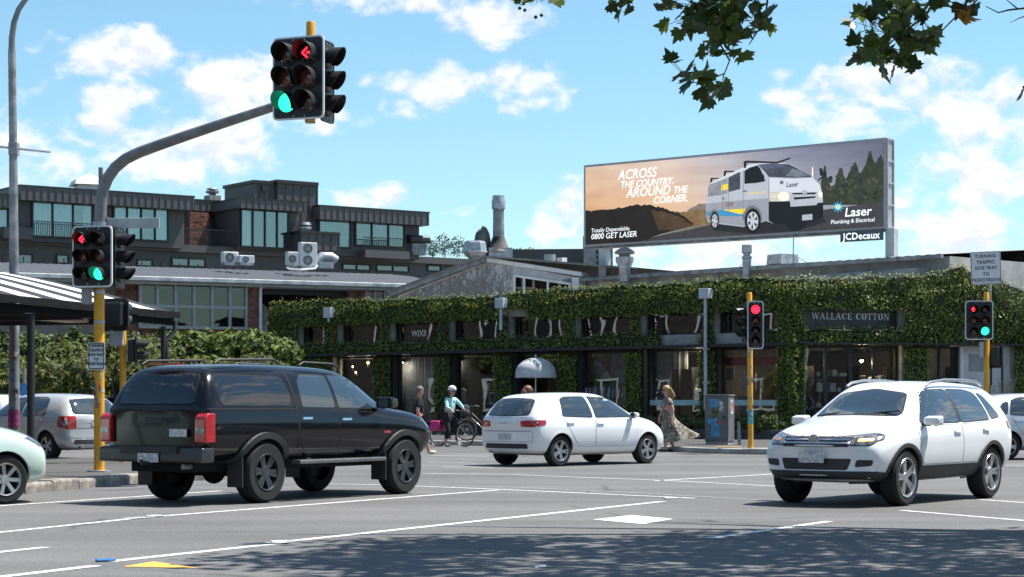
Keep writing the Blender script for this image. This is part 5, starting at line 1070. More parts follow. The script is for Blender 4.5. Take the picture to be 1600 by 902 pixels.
# stone footing under it, stone by stone
sw_ = thing('stone_wall', 'low footing of squared stones under the clipped box hedge', 'stone wall', MF.world(mu(1000), -.95), MF.a); MB().box((0, -.32, 0), (7.2, .2, .30)).build('core', mortar_m, sw_)
stones = []; random.seed(5)
for k in range(4):
    mb = MB(); j = lambda: random.uniform(-.02, .02); mb.add([(j(), j(), j()), (1 + j(), j(), j()), (1 + j(), 1 + j(), j()), (j(), 1 + j(), j()), (j() + .03, j() + .05, 1 + j()), (.97 + j(), .05 + j(), 1 + j()), (1 + j(), 1 + j(), 1 + j()), (j(), 1 + j(), 1 + j())], [(0, 3, 2, 1), (4, 5, 6, 7), (0, 1, 5, 4), (1, 2, 6, 5), (2, 3, 7, 6), (3, 0, 4, 7)])
    o = mb.build('stone', mat('bluestone', (.10, .10, .10), .85, var=.4, vscale=4, bump=.5), sw_); stones.append(o.data); bpy.data.objects.remove(o)
for row in range(2):
    u = -.1 * row
    while u < 7.1:
        w = random.uniform(.24, .42); o = bpy.data.objects.new('stone', random.choice(stones)); col.objects.link(o); o.parent = sw_; o.location = (max(0, u), -.42 - random.uniform(0, .02), .13 + row * .155); o.scale = (w - .02, .14, .14); u += w
# ================================================================== grey utility cabinet with painted pictures
q = ground(1129, 702); cab = thing('utility_cabinet', 'grey roadside utility cabinet with blue paint patches and pasted posters on the kerb', 'utility cabinet', (q.x - .05, q.y + .3, .12), R(-24))
cab_m = mat('cabinet grey', (.135, .135, .145), .5, var=.12, vscale=2); bx = .34; by = .27; hc = 1.33
MB().box((-bx, -by, .09), (bx, by, hc)).build('case', cab_m, cab, bevel=.012); MB().box((-bx - .02, -by - .02, hc + .001), (bx + .02, by + .02, hc + .05)).build('lid', cab_m, cab, bevel=.01); MB().box((-bx + .02, -by + .02, -.02), (bx - .02, by - .02, .09)).build('plinth', conc, cab)
MB().box((-bx + .03, -by - .012, .14), (bx - .03, -by - .001, hc - .05)).build('door', cab_m, cab, bevel=.004); MB().box((.2, -by - .03, .7), (.24, -by - .0125, .8)).build('handle', trim, cab)
paint_b = mat('sky blue paint', (.07, .30, .52), .6, var=.25, vscale=6)
def splash(u0, u1, z0, z1, m, y, side=None, seed=0):
    random.seed(seed); c = ((u0 + u1) / 2, (z0 + z1) / 2); pts = []
    for i in range(18): a = 6.2832 * i / 18; k = random.uniform(.78, 1.08); e = max(abs(math.cos(a)), abs(math.sin(a))); pts.append((c[0] + (u1 - u0) / 2 * math.cos(a) / e * k, c[1] + (z1 - z0) / 2 * math.sin(a) / e * k))
    vs = [(a, y, b) for a, b in pts] if side is None else [(side, a, b) for a, b in pts]; MB().add(vs, [tuple(range(18))]).build('painted_patch', m, cab)
splash(-.2, .05, 1.02, 1.27, paint_b, -by - .0135, seed=1); splash(-.26, .06, .55, .75, paint_b, -by - .0135, seed=2); splash(-.16, .1, .2, .6, paint_b, -by - .0142, seed=3); splash(.08, .2, .9, 1.2, stick[0], -by - .0142, seed=4); splash(-.14, .06, .72, 1.0, mat('olive paint', (.12, .15, .06), .6, var=.5, vscale=12), -by - .0148, seed=6); splash(0, .16, .58, .68, stick[2], -by - .0155, seed=8)
splash(-.14, .12, .82, 1.26, mat('poster paper', (.6, .58, .56), .6), None, bx + .0135, 7); splash(-.08, .08, .9, 1.2, mat('red print', (.42, .1, .08), .6, var=.5, vscale=18), None, bx + .015, 9)
q = ground(1156, 703); o = MB().prism(round_poly([(-.03, 0), (.05, 0), (.03, .62), (-.05, .66)], .03), -.05, .05, 'y').build('bollard', conc); o.location = (q.x, q.y + .2, .12); tag(o, 'short leaning grey bollard between the cabinet and the yellow pole', 'bollard')
q = ground(1138, 706); o = MB().prism([(-.4, -.18), (.25, -.18), (.42, .18), (-.2, .18)], 0, .006, 'z').build('kerb_paint', yellow_paint); o.location = (q.x, q.y + .2, .123); tag(o, 'yellow painted patch on the kerb at the foot of the cabinet', 'paint mark')
# ================================================================== vehicles
from mathutils.interpolate import poly_3d_calc
def paint(name, c, rough=.28, metal=0., coat=1.):
    return mat(name, c, rough, metal=metal, var=.02, vscale=1.5, coat=coat)
car_glass = mat('car glass', (.022, .036, .044), .03, var=.0, spec=1.0, coat=.6); tyre_m = mat('tyre rubber', (.011, .011, .012), .85, var=.15, vscale=8); alloy = mat('alloy wheel', (.46, .46, .47), .3, metal=.8, var=.08)
plastic = mat('black plastic', (.025, .025, .027), .6, var=.1, vscale=4); chrome = mat('chrome', (.62, .62, .63), .12, metal=1, var=0); red_lens = mat('red lamp lens', (.42, .012, .012), .12, coat=1, var=.2, vscale=6); clear_lens = mat('clear lamp lens', (.20, .21, .23), .08, coat=1, metal=.3, var=.4, vscale=14)
amber = mat('amber lens', (.55, .2, .03), .15, coat=1); plate_m = mat('number plate', (.55, .56, .57), .4, var=.25, vscale=26); well_m = mat('wheel well', (.008, .008, .008), .95); seal_m = mat('shut line', (.006, .006, .006), .9); drl = lamp_mat('indicator lamp', (1, .5, .12), 1.6)
class Car:
    def __init__(s, st, axles, wr, level=3):
        s.axles, s.wr = axles, wr; vs = []; fs = []; n = len(st)
        def V(x, y, z, bow): return (x - bow * (abs(y) / .9) ** 2, y, z)
        for (x, zb, ys, zs, ym, zm, yb, zl, yr, zr, zc, bow) in st:
            h = [(0, zb), (ys * .82, zb), (ys, zs), (ym, zm), (yb, zl), (yr, zr), (yr * .56, zc - (zc - zr) * .22), (0, zc)]
            ring = h + [(-y, z) for y, z in h[6:0:-1]]; vs += [V(x, y, z, bow) for y, z in ring]
        for i in range(n - 1):
            for j in range(14): a, b = i * 14 + j, i * 14 + (j + 1) % 14; fs.append((a, b, b + 14, a + 14))
        for e, base in ((0, 0), (1, (n - 1) * 14)):
            x = st[0][0] if e == 0 else st[-1][0]; c = {}
            for k in range(1, 7): c[k] = len(vs); vs.append((x + (.0 if e else -.0), 0, vs[base + k][2]))
            L_ = [base + k for k in range(8)]; R_ = [base] + [base + 14 - k for k in range(1, 7)] + [base + 7]
            q = []
            for S, fl in ((L_, 0), (R_, 1)):
                for k in range(1, 6): q.append(((S[k], S[k + 1], c[k + 1], c[k]), fl))
                q.append(((S[0], S[1], c[1]), fl)); q.append(((S[6], S[7], c[6]), fl))
            for f, fl in q: fs.append(f[::-1] if (fl ^ e) == 0 else f)
        me = bpy.data.meshes.new('cage'); me.from_pydata(vs, [], fs); me.validate(); o = bpy.data.objects.new('cage', me); col.objects.link(o)
        bm = bmesh.new(); bm.from_mesh(me); bmesh.ops.recalc_face_normals(bm, faces=bm.faces); bm.to_mesh(me); bm.free()
        md = o.modifiers.new('s', 'SUBSURF'); md.levels = level; dg = bpy.context.evaluated_depsgraph_get(); s.me = bpy.data.meshes.new_from_object(o.evaluated_get(dg)); bpy.data.objects.remove(o); bpy.data.meshes.remove(me)
        s.V = [v.co.copy() for v in s.me.vertices]; s.N = [v.normal.copy() for v in s.me.vertices]; s.P = [tuple(p.vertices) for p in s.me.polygons]; s.bvh = BVHTree.FromPolygons(s.V, s.P); s.seq = []
    def hit(s, o, d):
        loc, nr, i, _ = s.bvh.ray_cast(o, d)
        if loc is None:
            loc, nr, i, _ = s.bvh.find_nearest(o + d * 4.2 if False else s.near(o, d))
        p = s.P[i]; w = poly_3d_calc([s.V[k] for k in p], loc); nn = Vector((0, 0, 0))
        for k, ww in zip(p, w): nn += s.N[k] * ww
        return loc, nn.normalized()
    def near(s, o, d):
        best = None
        for k in range(24):
            q = o + d * (k * .25); l, _, _, dist = s.bvh.find_nearest(q)
            if best is None or dist < best[0]: best = (dist, q)
        return best[1]
    def decal(s, name, poly, view, m, parent, off=.004, skirt=.012, res=.07, seal=0):
        """a panel laid on the body: poly is seen along `view` (side L/R in x,z; front/rear in y,z; top in x,y, or a direction)"""
        if seal: s.decal('shut_line', grow(poly, seal), view, seal_m, parent, off * .35, .004, res)
        if isinstance(view, str):
            f = {'L': lambda a, b: (Vector((a, 3, b)), Vector((0, -1, 0))), 'R': lambda a, b: (Vector((a, -3, b)), Vector((0, 1, 0))), 'front': lambda a, b: (Vector((4, a, b)), Vector((-1, 0, 0))), 'rear': lambda a, b: (Vector((-4, a, b)), Vector((1, 0, 0))), 'top': lambda a, b: (Vector((a, b, 4)), Vector((0, 0, -1)))}[view]
        else:
            d = Vector(view).normalized(); r = Vector((-d.y, d.x, 0)).normalized(); f = lambda a, b: (r * a + Vector((0, 0, b)) - d * 4.5, d)
        bd = []; k = len(poly)
        for i in range(k):
            a, b = Vector(poly[i]), Vector(poly[(i + 1) % k]); n = max(1, round((b - a).length / res)); bd += [a.lerp(b, j / n) for j in range(n)]
        xs = [p.x for p in bd]; ys = [p.y for p in bd]; pts = list(bd)
        def inside(p):
            c = False
            for i in range(k):
                (x1, y1), (x2, y2) = poly[i], poly[(i + 1) % k]
                if (y1 > p.y) != (y2 > p.y) and p.x < (x2 - x1) * (p.y - y1) / (y2 - y1) + x1: c = not c
            return c
        gx = min(xs) + res / 2
        while gx < max(xs):
            gy = min(ys) + res / 2
            while gy < max(ys):
                p = Vector((gx, gy))
                if inside(p) and min((p - q).length_squared for q in bd) > (res * .45) ** 2: pts.append(p)
                gy += res
            gx += res
        nb = len(bd); out = delaunay_2d_cdt(pts, [(i, (i + 1) % nb) for i in range(nb)], [], 1, 1e-5); v2, fs = out[0], out[2]
        vs = []; ns = []; dr = None
        for p in v2: o, d = f(p.x, p.y); l, n = s.hit(o, d); vs.append(l + n * off); ns.append(n); dr = d
        ff = []
        for t in fs:
            n = (vs[t[1]] - vs[t[0]]).cross(vs[t[2]] - vs[t[0]]); ff.append(tuple(t) if n.dot(dr) < 0 else tuple(t)[::-1])
        cnt = {}
        for t in ff:
            for i in range(3): a, b = t[i], t[(i + 1) % 3]; cnt[(a, b)] = 1
        be = [(a, b) for a, b in cnt if (b, a) not in cnt]
        top = len(vs); idx = {}
        for a, b in be:
            q = len(vs); e = vs[b] - vs[a]; nn = (e.cross(ns[a])).normalized()
            vs += [vs[a], vs[b], vs[b] - ns[b] * (off + skirt), vs[a] - ns[a] * (off + skirt)]; ns += [(nn + ns[a] * .6).normalized(), (nn + ns[b] * .6).normalized(), nn, nn]; ff.append((q + 1, q, q + 3, q + 2))
        me = bpy.data.meshes.new(name); me.from_pydata(vs, [], ff); me.materials.append(m); me.shade_smooth(); me.update(); me.normals_split_custom_set_from_vertices([tuple(n) for n in ns])
        o = bpy.data.objects.new(name, me); col.objects.link(o); o.parent = parent; return o
    def both(s, name, poly, m, parent, **k): return [s.decal(name, poly, 'L', m, parent, **k), s.decal(name, poly, 'R', m, parent, **k)]
    def mirror(s, name, poly, view, m, parent, **k):
        s.decal(name, poly, view, m, parent, **k)
        if isinstance(view, str): s.decal(name, [(-a, b) for a, b in poly][::-1], view, m, parent, **k)
        else: s.decal(name, [(-a, b) for a, b in poly][::-1], (view[0], -view[1], view[2]), m, parent, **k)
    def body(s, m, parent, RA):
        me = s.me.copy(); bm = bmesh.new(); bm.from_mesh(me); kill = []
        def arch(co):
            for ax in s.axles:
                if abs(co.y) > .42 and math.hypot(co.x - ax, co.z - s.wr) < RA: return ax
        for f in bm.faces:
            if all(arch(v.co) is not None for v in f.verts): kill.append(f)
        bmesh.ops.delete(bm, geom=kill, context='FACES')
        for v in bm.verts:
            if v.is_boundary and abs(v.co.y) > .42:
                ax = min(s.axles, key=lambda a: abs(a - v.co.x)); d = Vector((v.co.x - ax, v.co.z - s.wr)); r = d.length
                if .5 * RA < r < RA * 1.4:
                    if d.y < 0: v.co.x = ax + math.copysign(math.sqrt(max(0, RA * RA - d.y * d.y)), d.x)
                    else: d *= RA / r; v.co.x = ax + d.x; v.co.z = s.wr + d.y
        bm.to_mesh(me); bm.free(); me.materials.clear(); me.materials.append(m); me.shade_smooth()
        o = bpy.data.objects.new('body', me); col.objects.link(o); o.parent = parent
        for ax in s.axles:
            for sg in (1, -1):
                mb = MB(); M = Matrix.Translation((ax, 0, s.wr)); n = 24; vs = []
                for k in range(n + 1):
                    a = R(8 + 164 * k / n)
                    for y in (.40, s.hy - .02): vs.append((RA * 1.012 * math.cos(a), sg * y, RA * 1.012 * math.sin(a)))
                mb.add(vs, [(2 * k, 2 * k + 1, 2 * k + 3, 2 * k + 2) for k in range(n)], 0, M); mb.add([(RA * math.cos(R(8 + 164 * k / n)), sg * .405, RA * math.sin(R(8 + 164 * k / n))) for k in range(n + 1)], [tuple(range(n + 1))], 0, M)
                mb.build('wheel_arch_liner', well_m, parent)
        s.RA = RA; return o
    def lips(s, m, parent, w=.05, off=.012, name='wheel_arch'):
        for ax in s.axles:
            A = [R(-8 + 196 * k / 18) for k in range(19)]; r0, r1 = s.RA - .004, s.RA + w
            poly = [(ax + r1 * math.cos(a), s.wr + r1 * math.sin(a)) for a in A] + [(ax + r0 * math.cos(a), s.wr + r0 * math.sin(a)) for a in A[::-1]]
            s.both(name, poly, m, parent, off=off, skirt=.03, res=.05)
    def wheels(s, parent, rim_m, spokes=5, track=.76, w=.21, rim=.66, steer=0):
        r = s.wr; first = None
        for ax in s.axles:
            for sg in (-1, 1):
                if first is None:
                    t = MB().lathe([(r * rim, -w * .5), (r * .9, -w * .52), (r * .985, -w * .38), (r, -w * .2), (r, w * .2), (r * .985, w * .38), (r * .9, w * .52), (r * rim, w * .5)], 36, M=RT(rx=R(90)), m=0)
                    for k in range(3): t.lathe([(r * 1.001, -w * .25 + k * w * .25 - .004), (r * 1.004, -w * .25 + k * w * .25), (r * 1.001, -w * .25 + k * w * .25 + .004)], 36, M=RT(rx=R(90)))
                    tw = t.build('wheel', tyre_m, parent, smooth=35)
                    q = MB().lathe([(r * rim, w * .5), (r * rim * .97, w * .46), (r * rim * .9, w * .1), (r * rim * .86, -w * .1), (0, -w * .12)], 36, M=RT(rx=R(90)))
                    rm = q.build('rim', plastic, tw, smooth=40); sp = MB()
                    sp.lathe([(r * rim * 1.005, w * .505), (r * rim * .99, w * .53), (r * rim * .93, w * .5), (r * rim * .9, w * .3)], 36, M=RT(rx=R(90))); sp.lathe([(r * .2, w * .34), (r * .17, w * .42), (0, w * .43)], 16, M=RT(rx=R(90)))
                    for k in range(spokes):
                        for da in ((-.13, .13) if spokes <= 6 else (0,)):
                            a = 6.2832 * k / spokes + .3; c0 = Vector((math.cos(a + da * 2.2), 0, math.sin(a + da * 2.2))) * r * .16; c1 = Vector((math.cos(a + da), 0, math.sin(a + da))) * r * rim * .95; d = (c1 - c0).normalized(); nn = Vector((-d.z, 0, d.x)); h = r * (.05 if spokes <= 6 else .07)
                            y0, y1 = -w * .40, -w * .46; sp.add([c0 + nn * h + Vector((0, y0, 0)), c0 - nn * h + Vector((0, y0, 0)), c1 - nn * h * 1.2 + Vector((0, y1, 0)), c1 + nn * h * 1.2 + Vector((0, y1, 0)), c0 + nn * h * 1.3 + Vector((0, -w * .2, 0)), c0 - nn * h * 1.3 + Vector((0, -w * .2, 0)), c1 - nn * h * 1.5 + Vector((0, -w * .2, 0)), c1 + nn * h * 1.5 + Vector((0, -w * .2, 0))], [(0, 1, 2, 3), (0, 4, 5, 1), (1, 5, 6, 2), (2, 6, 7, 3), (3, 7, 4, 0)])
                    spk = sp.build('spokes', rim_m, tw, smooth=30); first = [tw, rm, spk]
                    # lathe faces +z -> local -y is the outer face
                    tw.location = (ax, sg * track, r)
                else:
                    a = share(tw, parent, (ax, sg * track, r)); a.rotation_euler = (0, random.uniform(0, 6), 0 if sg < 0 else math.pi)
                    for c in first[1:]: share(c, a)
        tw.rotation_euler = (0, .4, 0)
def squash(root, z0, k):
    """lower the body above z0 without touching the wheels"""
    f = lambda z: z if z < z0 else z0 + (z - z0) * k
    def go(o):
        for c in kids(o):
            if c.name.startswith('wheel') and not c.name.startswith('wheel_arch'): continue
            if c.matrix_local.translation.length > 1e-6: c.location.z = f(c.location.z)
            else:
                for v in c.data.vertices: v.co.z = f(v.co.z)
                c.data.update()
            go(c)
    bpy.context.view_layer.update(); go(root)
def grow(poly, d):
    out = []; k = len(poly); ar = sum(poly[i][0] * poly[(i + 1) % k][1] - poly[(i + 1) % k][0] * poly[i][1] for i in range(k)); sg = 1 if ar > 0 else -1
    for i in range(k):
        a, p, b = Vector(poly[i - 1]), Vector(poly[i]), Vector(poly[(i + 1) % k]); u, v = (p - a), (b - p)
        if u.length < 1e-6 or v.length < 1e-6: out.append(tuple(p)); continue
        u.normalize(); v.normalize(); n = Vector((u.y + v.y, -u.x - v.x)) * sg; l = n.length
        out.append(tuple(p + n / l * d * min(1.6, 2 / max(l, .3)) if l > 1e-6 else p))
    return out
def RP(poly, r=.04, n=3): return round_poly(poly, r, n)
def mirrors(parent, m, x, z, y=.93, k=1.0):
    for sg in (1, -1):
        h = MB().add([(x - .07 * k, sg * y - .11 * k, z - .065 * k), (x - .07 * k, sg * y + .11 * k, z - .06 * k), (x - .07 * k, sg * y + .11 * k, z + .075 * k), (x - .07 * k, sg * y - .11 * k, z + .07 * k), (x + .08 * k, sg * y - .09 * k, z - .05 * k), (x + .05 * k, sg * y + .085 * k, z - .045 * k), (x + .05 * k, sg * y + .085 * k, z + .05 * k), (x + .08 * k, sg * y - .09 * k, z + .05 * k)], [(0, 1, 2, 3), (7, 6, 5, 4), (0, 4, 5, 1), (1, 5, 6, 2), (2, 6, 7, 3), (3, 7, 4, 0)]).build('door_mirror', m, parent, smooth=30, bevel=.03, seg=3); MB().box((x - .02, sg * (y - .16), z - .07), (x + .05, sg * (y - .04), z - .035)).build('mirror_arm', plastic, h)
        MB().lathe([(.07 * k, 0), (0, .003)], 14, M=RT((x - .072 * k, sg * y, z), ry=R(-90))).build('mirror_glass', car_glass, h)
def handles(c, parent, m, spots):
    for x, z in spots:
        for v in 'LR': c.decal('door_handle', RP([(x - .1, z - .018), (x + .1, z - .014), (x + .1, z + .018), (x - .1, z + .018)], .015), v, m, parent, off=.028, skirt=.03, res=.06)
def place_car(t, contact, head, local):
    """put the car so that its local ground point `local` stands on `contact`, nose along head"""
    a = math.atan2(head[1], head[0]); t.rotation_euler = (0, 0, a); c, s = math.cos(a), math.sin(a)
    t.location = (contact.x - (c * local[0] - s * local[1]), contact.y - (s * local[0] + c * local[1]), 0)
def plate(parent, loc, rz, w=.36, h=.125, ry=0): MB().box((-.006, -w / 2, -h / 2), (.006, w / 2, h / 2)).build('number_plate', plate_m, parent, bevel=.004).matrix_local = RT(loc, rz, ry=ry)

def hatch(label, pm, st=None, rim=alloy, spokes=5, kind='golf', rz=0, group=None, cat='car', detail=True, tail=None):
    st = st or HATCH; c = Car(st, (-1.29, 1.29), .315); c.hy = .84; t = thing('hatchback', label, cat, (0, 0, 0), 0, group)
    c.body(pm, t, .365); c.lips(pm, t, .028, .006)
    top, bot = 1.395, .985
    fw = RP([(-.27, bot), (.86, bot + .005), (.70, 1.12), (.36, top - .03), (.26, top - .01), (-.29, top + .012)], .035); rw = RP([(-1.22, 1.01), (-.36, bot), (-.38, top + .012), (-.95, top + .002), (-1.12, 1.34)], .05)
    c.both('side_window', fw, car_glass, t, seal=.012); c.both('side_window', rw, car_glass, t, seal=.012)
    if kind == 'sedanish': c.both('quarter_window', RP([(-1.52, 1.05), (-1.28, 1.02), (-1.2, 1.3), (-1.32, 1.28)], .04), car_glass, t, seal=.01)
    c.decal('windscreen', RP([(-.62, 1.075), (0, 1.09), (.62, 1.075), (.51, 1.35), (0, 1.40), (-.51, 1.35)], .05), 'front', car_glass, t, seal=.012)
    c.decal('rear_window', RP([(-.60, 1.035), (0, 1.02), (.60, 1.035), (.53, 1.345), (0, 1.37), (-.53, 1.345)], .06), 'rear', car_glass, t, seal=.012)
    dz = .40
    c.both('door', RP([(-.30, dz), (.86, dz), (.93, .6), (.98, .955), (-.30, .955)], .03), pm, t, seal=.006); c.both('door', RP([(-1.0, .68), (-.86, .5), (-.78, dz), (-.318, dz), (-.318, .955), (-1.2, .97)], .04), pm, t, seal=.006)
    c.decal('tailgate', RP([(-.68, .72), (.68, .72), (.70, .98), (-.70, .98)], .05), 'rear', pm, t, seal=.006)
    c.decal('bonnet', RP([(1.14, -.66), (1.14, .66), (1.6, .66), (1.95, .56), (2.05, .3), (2.06, -.3), (1.95, -.56), (1.6, -.66)], .08), 'top', pm, t, seal=.006)
    lz = (.80, .93) if kind == 'golf' else (.70, .98)
    c.mirror('tail_light', RP([(.44 if kind == 'golf' else .56, lz[0]), (.80, lz[0] - .01), (.84, lz[1] - .02), (.60, lz[1]), (.44 if kind == 'golf' else .56, lz[1] - .02)], .03), (1, .3, 0) if False else 'rear', red_lens, t, off=.008)
    for sg, v in ((1, 'L'), (-1, 'R')): c.decal('tail_light', RP([(-1.97, lz[0]), (-1.72, lz[0] + .04), (-1.70, lz[1]), (-1.94, lz[1])], .03), v, red_lens, t, off=.008)
    c.decal('rear_bumper_insert', RP([(-.62, .36), (.62, .36), (.60, .46), (-.60, .46)], .03), 'rear', plastic, t); c.decal('rear_bumper', RP([(-.72, .50), (.72, .50), (.73, .70), (-.73, .70)], .03), 'rear', pm, t, seal=.006)
    plate(t, (-2.045, 0, .83 if kind != 'golf' else .60), 0)
    c.mirror('headlight', RP([(.44, .70), (.72, .72), (.78, .84), (.60, .82), (.42, .77)], .03), 'front', clear_lens, t, off=.008); 
    for v in 'LR': c.decal('headlight', RP([(1.98, .70), (1.72, .78), (1.64, .85), (1.80, .85), (1.98, .80)], .03), v, clear_lens, t, off=.008)
    c.decal('grille', RP([(-.42, .70), (.42, .70), (.40, .77), (-.40, .77)], .02), 'front', plastic, t); c.decal('bumper_intake', RP([(-.55, .36), (.55, .36), (.50, .52), (-.50, .52)], .04), 'front', plastic, t)
    plate(t, (2.13, 0, .6), 0); mirrors(t, pm, .78, 1.02, .95, .9); handles(c, t, pm, ((-.16, .86), (-1.02, .88))); c.wheels(t, rim, spokes, .75)
    for v in 'LR': c.decal('side_skirt', RP([(-.88, .30), (.88, .30), (.88, .385), (-.88, .385)], .02), v, pm if kind == 'golf' else plastic, t)
    wp = MB().tube([(-2.0, .02, 1.04), (-1.93, .25, 1.06), (-1.88, .5, 1.1)], .012, 6).build('rear_wiper', plastic, t); MB().tube([(-1.1, 0, 1.47), (-1.3, 0, 1.60)], .008, 5).build('aerial', plastic, t)
    MB().box((-2.02, -.3, .965), (-1.99, .3, .985)).build('tailgate_trim', chrome if kind != 'golf' else pm, t)
    ex = MB().tube([(-2.05, .45, .3), (-1.8, .45, .3)], .035, 10).build('exhaust', chrome, t, smooth=40)
    return t, c
HATCH = [(-2.07, .36, .60, .44, .72, .62, .70, .82, .60, .86, .88, -.16), (-2.04, .27, .76, .36, .83, .62, .80, .92, .67, .98, 1.0, -.14), (-1.93, .24, .82, .34, .88, .62, .85, .98, .66, 1.10, 1.13, -.10), (-1.73, .22, .84, .32, .90, .62, .87, .985, .63, 1.36, 1.39, -.08),
         (-1.52, .21, .85, .31, .905, .62, .875, .985, .60, 1.425, 1.465, -.03), (-.9, .20, .85, .30, .905, .62, .88, .98, .60, 1.46, 1.50, 0), (-.1, .20, .85, .30, .905, .62, .88, .97, .60, 1.46, 1.505, 0), (.33, .20, .85, .30, .905, .62, .875, .965, .59, 1.42, 1.47, .03),
         (.70, .20, .85, .30, .90, .62, .87, .955, .63, 1.24, 1.29, .06), (1.08, .20, .85, .30, .895, .62, .865, .945, .69, 1.01, 1.06, .10), (1.5, .21, .84, .30, .89, .60, .85, .90, .66, .95, .99, .14), (1.86, .23, .81, .32, .86, .56, .81, .81, .60, .87, .90, .20), (2.08, .26, .74, .34, .79, .52, .74, .67, .52, .73, .75, .27), (2.15, .34, .60, .40, .68, .48, .64, .58, .44, .63, .65, .30)]
white_p = paint('white car paint', (.76, .765, .77)); pearl = paint('pearl white paint', (.72, .73, .735), .3); silver_p = paint('silver car paint', (.52, .53, .55), .34, .25); mint_p = paint('pale mint paint', (.50, .63, .57)); black_p = mat('black car paint', (.004, .004, .0055), .16, var=.02, coat=.25, spec=.35); wagon_p = paint('cool silver paint', (.5, .52, .55), .3, .4)
golf, _c = hatch('white hatchback with red tail lights driving away across the intersection', white_p)
place_car(golf, ground(875, 729), (.727, .69), (-1.29, -.83))
sil, _c = hatch('silver hatchback parked beyond the left island, rear with red lamps towards the road', silver_p, kind='toyota'); place_car(sil, ground(74, 719), (-.75, .66), (-1.29, .83))
oe = MB(); 
for k in range(20):
    pass
wp1, _c = hatch('white car parked at the left edge behind the silver hatchback', white_p, kind='toyota'); place_car(wp1, Vector((-13.6, 51, 0)), (-.8, .6), (0, 0))
wp2, _c = hatch('white car parked behind the silver hatchback beside the yellow pole', pearl, kind='toyota'); place_car(wp2, Vector((-11.6, 57.5, 0)), (-.86, .5), (0, 0))
mnt, _c = hatch('pale mint small car entering the photo at the left edge', mint_p, spokes=7); place_car(mnt, ground(8, 788), (.74, .67), (1.29, -.83))
WAG = [tuple([(p[0] if p[0] > -.5 else p[0] * 1.16 + .08)] + list(p[1:])) for p in HATCH]
wag, _c = hatch('silver estate car half hidden behind the white off roader at the right edge', wagon_p, kind='sedanish'); place_car(wag, at(1640, 714, 44.5) * Vector((1, 1, 0)) if False else Vector((12.15, 45.2, 0)), (.985, .17), (0, 0))

# ---- compact white off roader
SUV = [(-2.24, .50, .62, .56, .74, .74, .72, .97, .60, 1.02, 1.04, -.14), (-2.20, .38, .78, .47, .85, .74, .83, 1.06, .68, 1.14, 1.16, -.13), (-2.10, .33, .82, .44, .89, .74, .86, 1.10, .67, 1.30, 1.33, -.10), (-1.93, .30, .85, .42, .91, .74, .88, 1.105, .64, 1.56, 1.60, -.08), (-1.68, .28, .86, .40, .92, .74, .885, 1.10, .62, 1.625, 1.67, -.03),
       (-.9, .27, .87, .38, .92, .74, .89, 1.09, .62, 1.655, 1.705, 0), (-.1, .27, .87, .38, .92, .74, .89, 1.08, .62, 1.655, 1.705, 0), (.28, .27, .87, .38, .92, .74, .885, 1.07, .61, 1.61, 1.67, .03), (.66, .27, .87, .38, .915, .74, .88, 1.06, .66, 1.40, 1.46, .06), (1.04, .27, .87, .38, .91, .74, .88, 1.05, .72, 1.13, 1.185, .10),
       (1.45, .27, .87, .38, .91, .73, .87, 1.01, .70, 1.075, 1.12, .12), (1.85, .29, .84, .40, .89, .70, .85, .93, .66, 1.0, 1.035, .15), (2.10, .31, .80, .40, .85, .66, .80, .80, .60, .88, .91, .21), (2.20, .39, .68, .46, .76, .6, .72, .70, .52, .77, .79, .25)]
c = Car(SUV, (-1.30, 1.30), .355); c.hy = .86; tg = thing('off_roader', 'white compact off roader with roof rails and amber indicator crossing towards the viewer', 'car'); pm = pearl
c.body(pm, tg, .415); c.lips(plastic, tg, .05, .016)
c.both('side_window', RP([(-.30, 1.10), (.80, 1.095), (.62, 1.25), (.33, 1.52), (.24, 1.55), (-.32, 1.57)], .04), car_glass, tg, seal=.014); c.both('side_window', RP([(-1.30, 1.13), (-.38, 1.10), (-.40, 1.57), (-.98, 1.56), (-1.2, 1.51)], .06), car_glass, tg, seal=.014); c.both('quarter_window', RP([(-1.66, 1.17), (-1.37, 1.14), (-1.27, 1.52), (-1.42, 1.49)], .05), car_glass, tg, seal=.012)
c.both('door_pillar', RP([(-.385, 1.1), (-.295, 1.1), (-.315, 1.565), (-.405, 1.565)], .01), plastic, tg, off=.0055)
c.decal('windscreen', RP([(-.61, 1.20), (0, 1.215), (.61, 1.20), (.475, 1.50), (0, 1.565), (-.475, 1.50)], .06), 'front', car_glass, tg, seal=.016); c.decal('rear_window', RP([(-.6, 1.2), (.6, 1.2), (.53, 1.53), (-.53, 1.53)], .06), 'rear', car_glass, tg, seal=.012)
c.both('door', RP([(-.34, .52), (.80, .52), (.90, .70), (.95, 1.06), (-.34, 1.065)], .03), pm, tg, seal=.006); c.both('door', RP([(-1.0, .80), (-.86, .62), (-.78, .52), (-.358, .52), (-.358, 1.065), (-1.28, 1.09)], .04), pm, tg, seal=.006)
c.both('side_cladding', RP([(-.90, .33), (.90, .33), (.90, .50), (-.90, .50)], .02), plastic, tg, off=.012); c.decal('bonnet', RP([(1.12, -.70), (1.12, .70), (1.6, .70), (1.98, .60), (2.06, .32), (2.07, -.32), (1.98, -.60), (1.6, -.70)], .08), 'top', pm, tg, seal=.006)
c.decal('grille', RP([(-.47, .775), (.47, .775), (.50, .912), (-.50, .912)], .02), 'front', black, tg, off=.006)
for z in (.825, .87): c.decal('grille_bar', RP([(-.45, z - .009), (.45, z - .009), (.45, z + .009), (-.45, z + .009)], .004), 'front', chrome, tg, off=.014)
c.mirror('headlight', RP([(.48, .79), (.72, .80), (.80, .90), (.72, .93), (.50, .905)], .03), 'front', clear_lens, tg, off=.009, seal=.008)
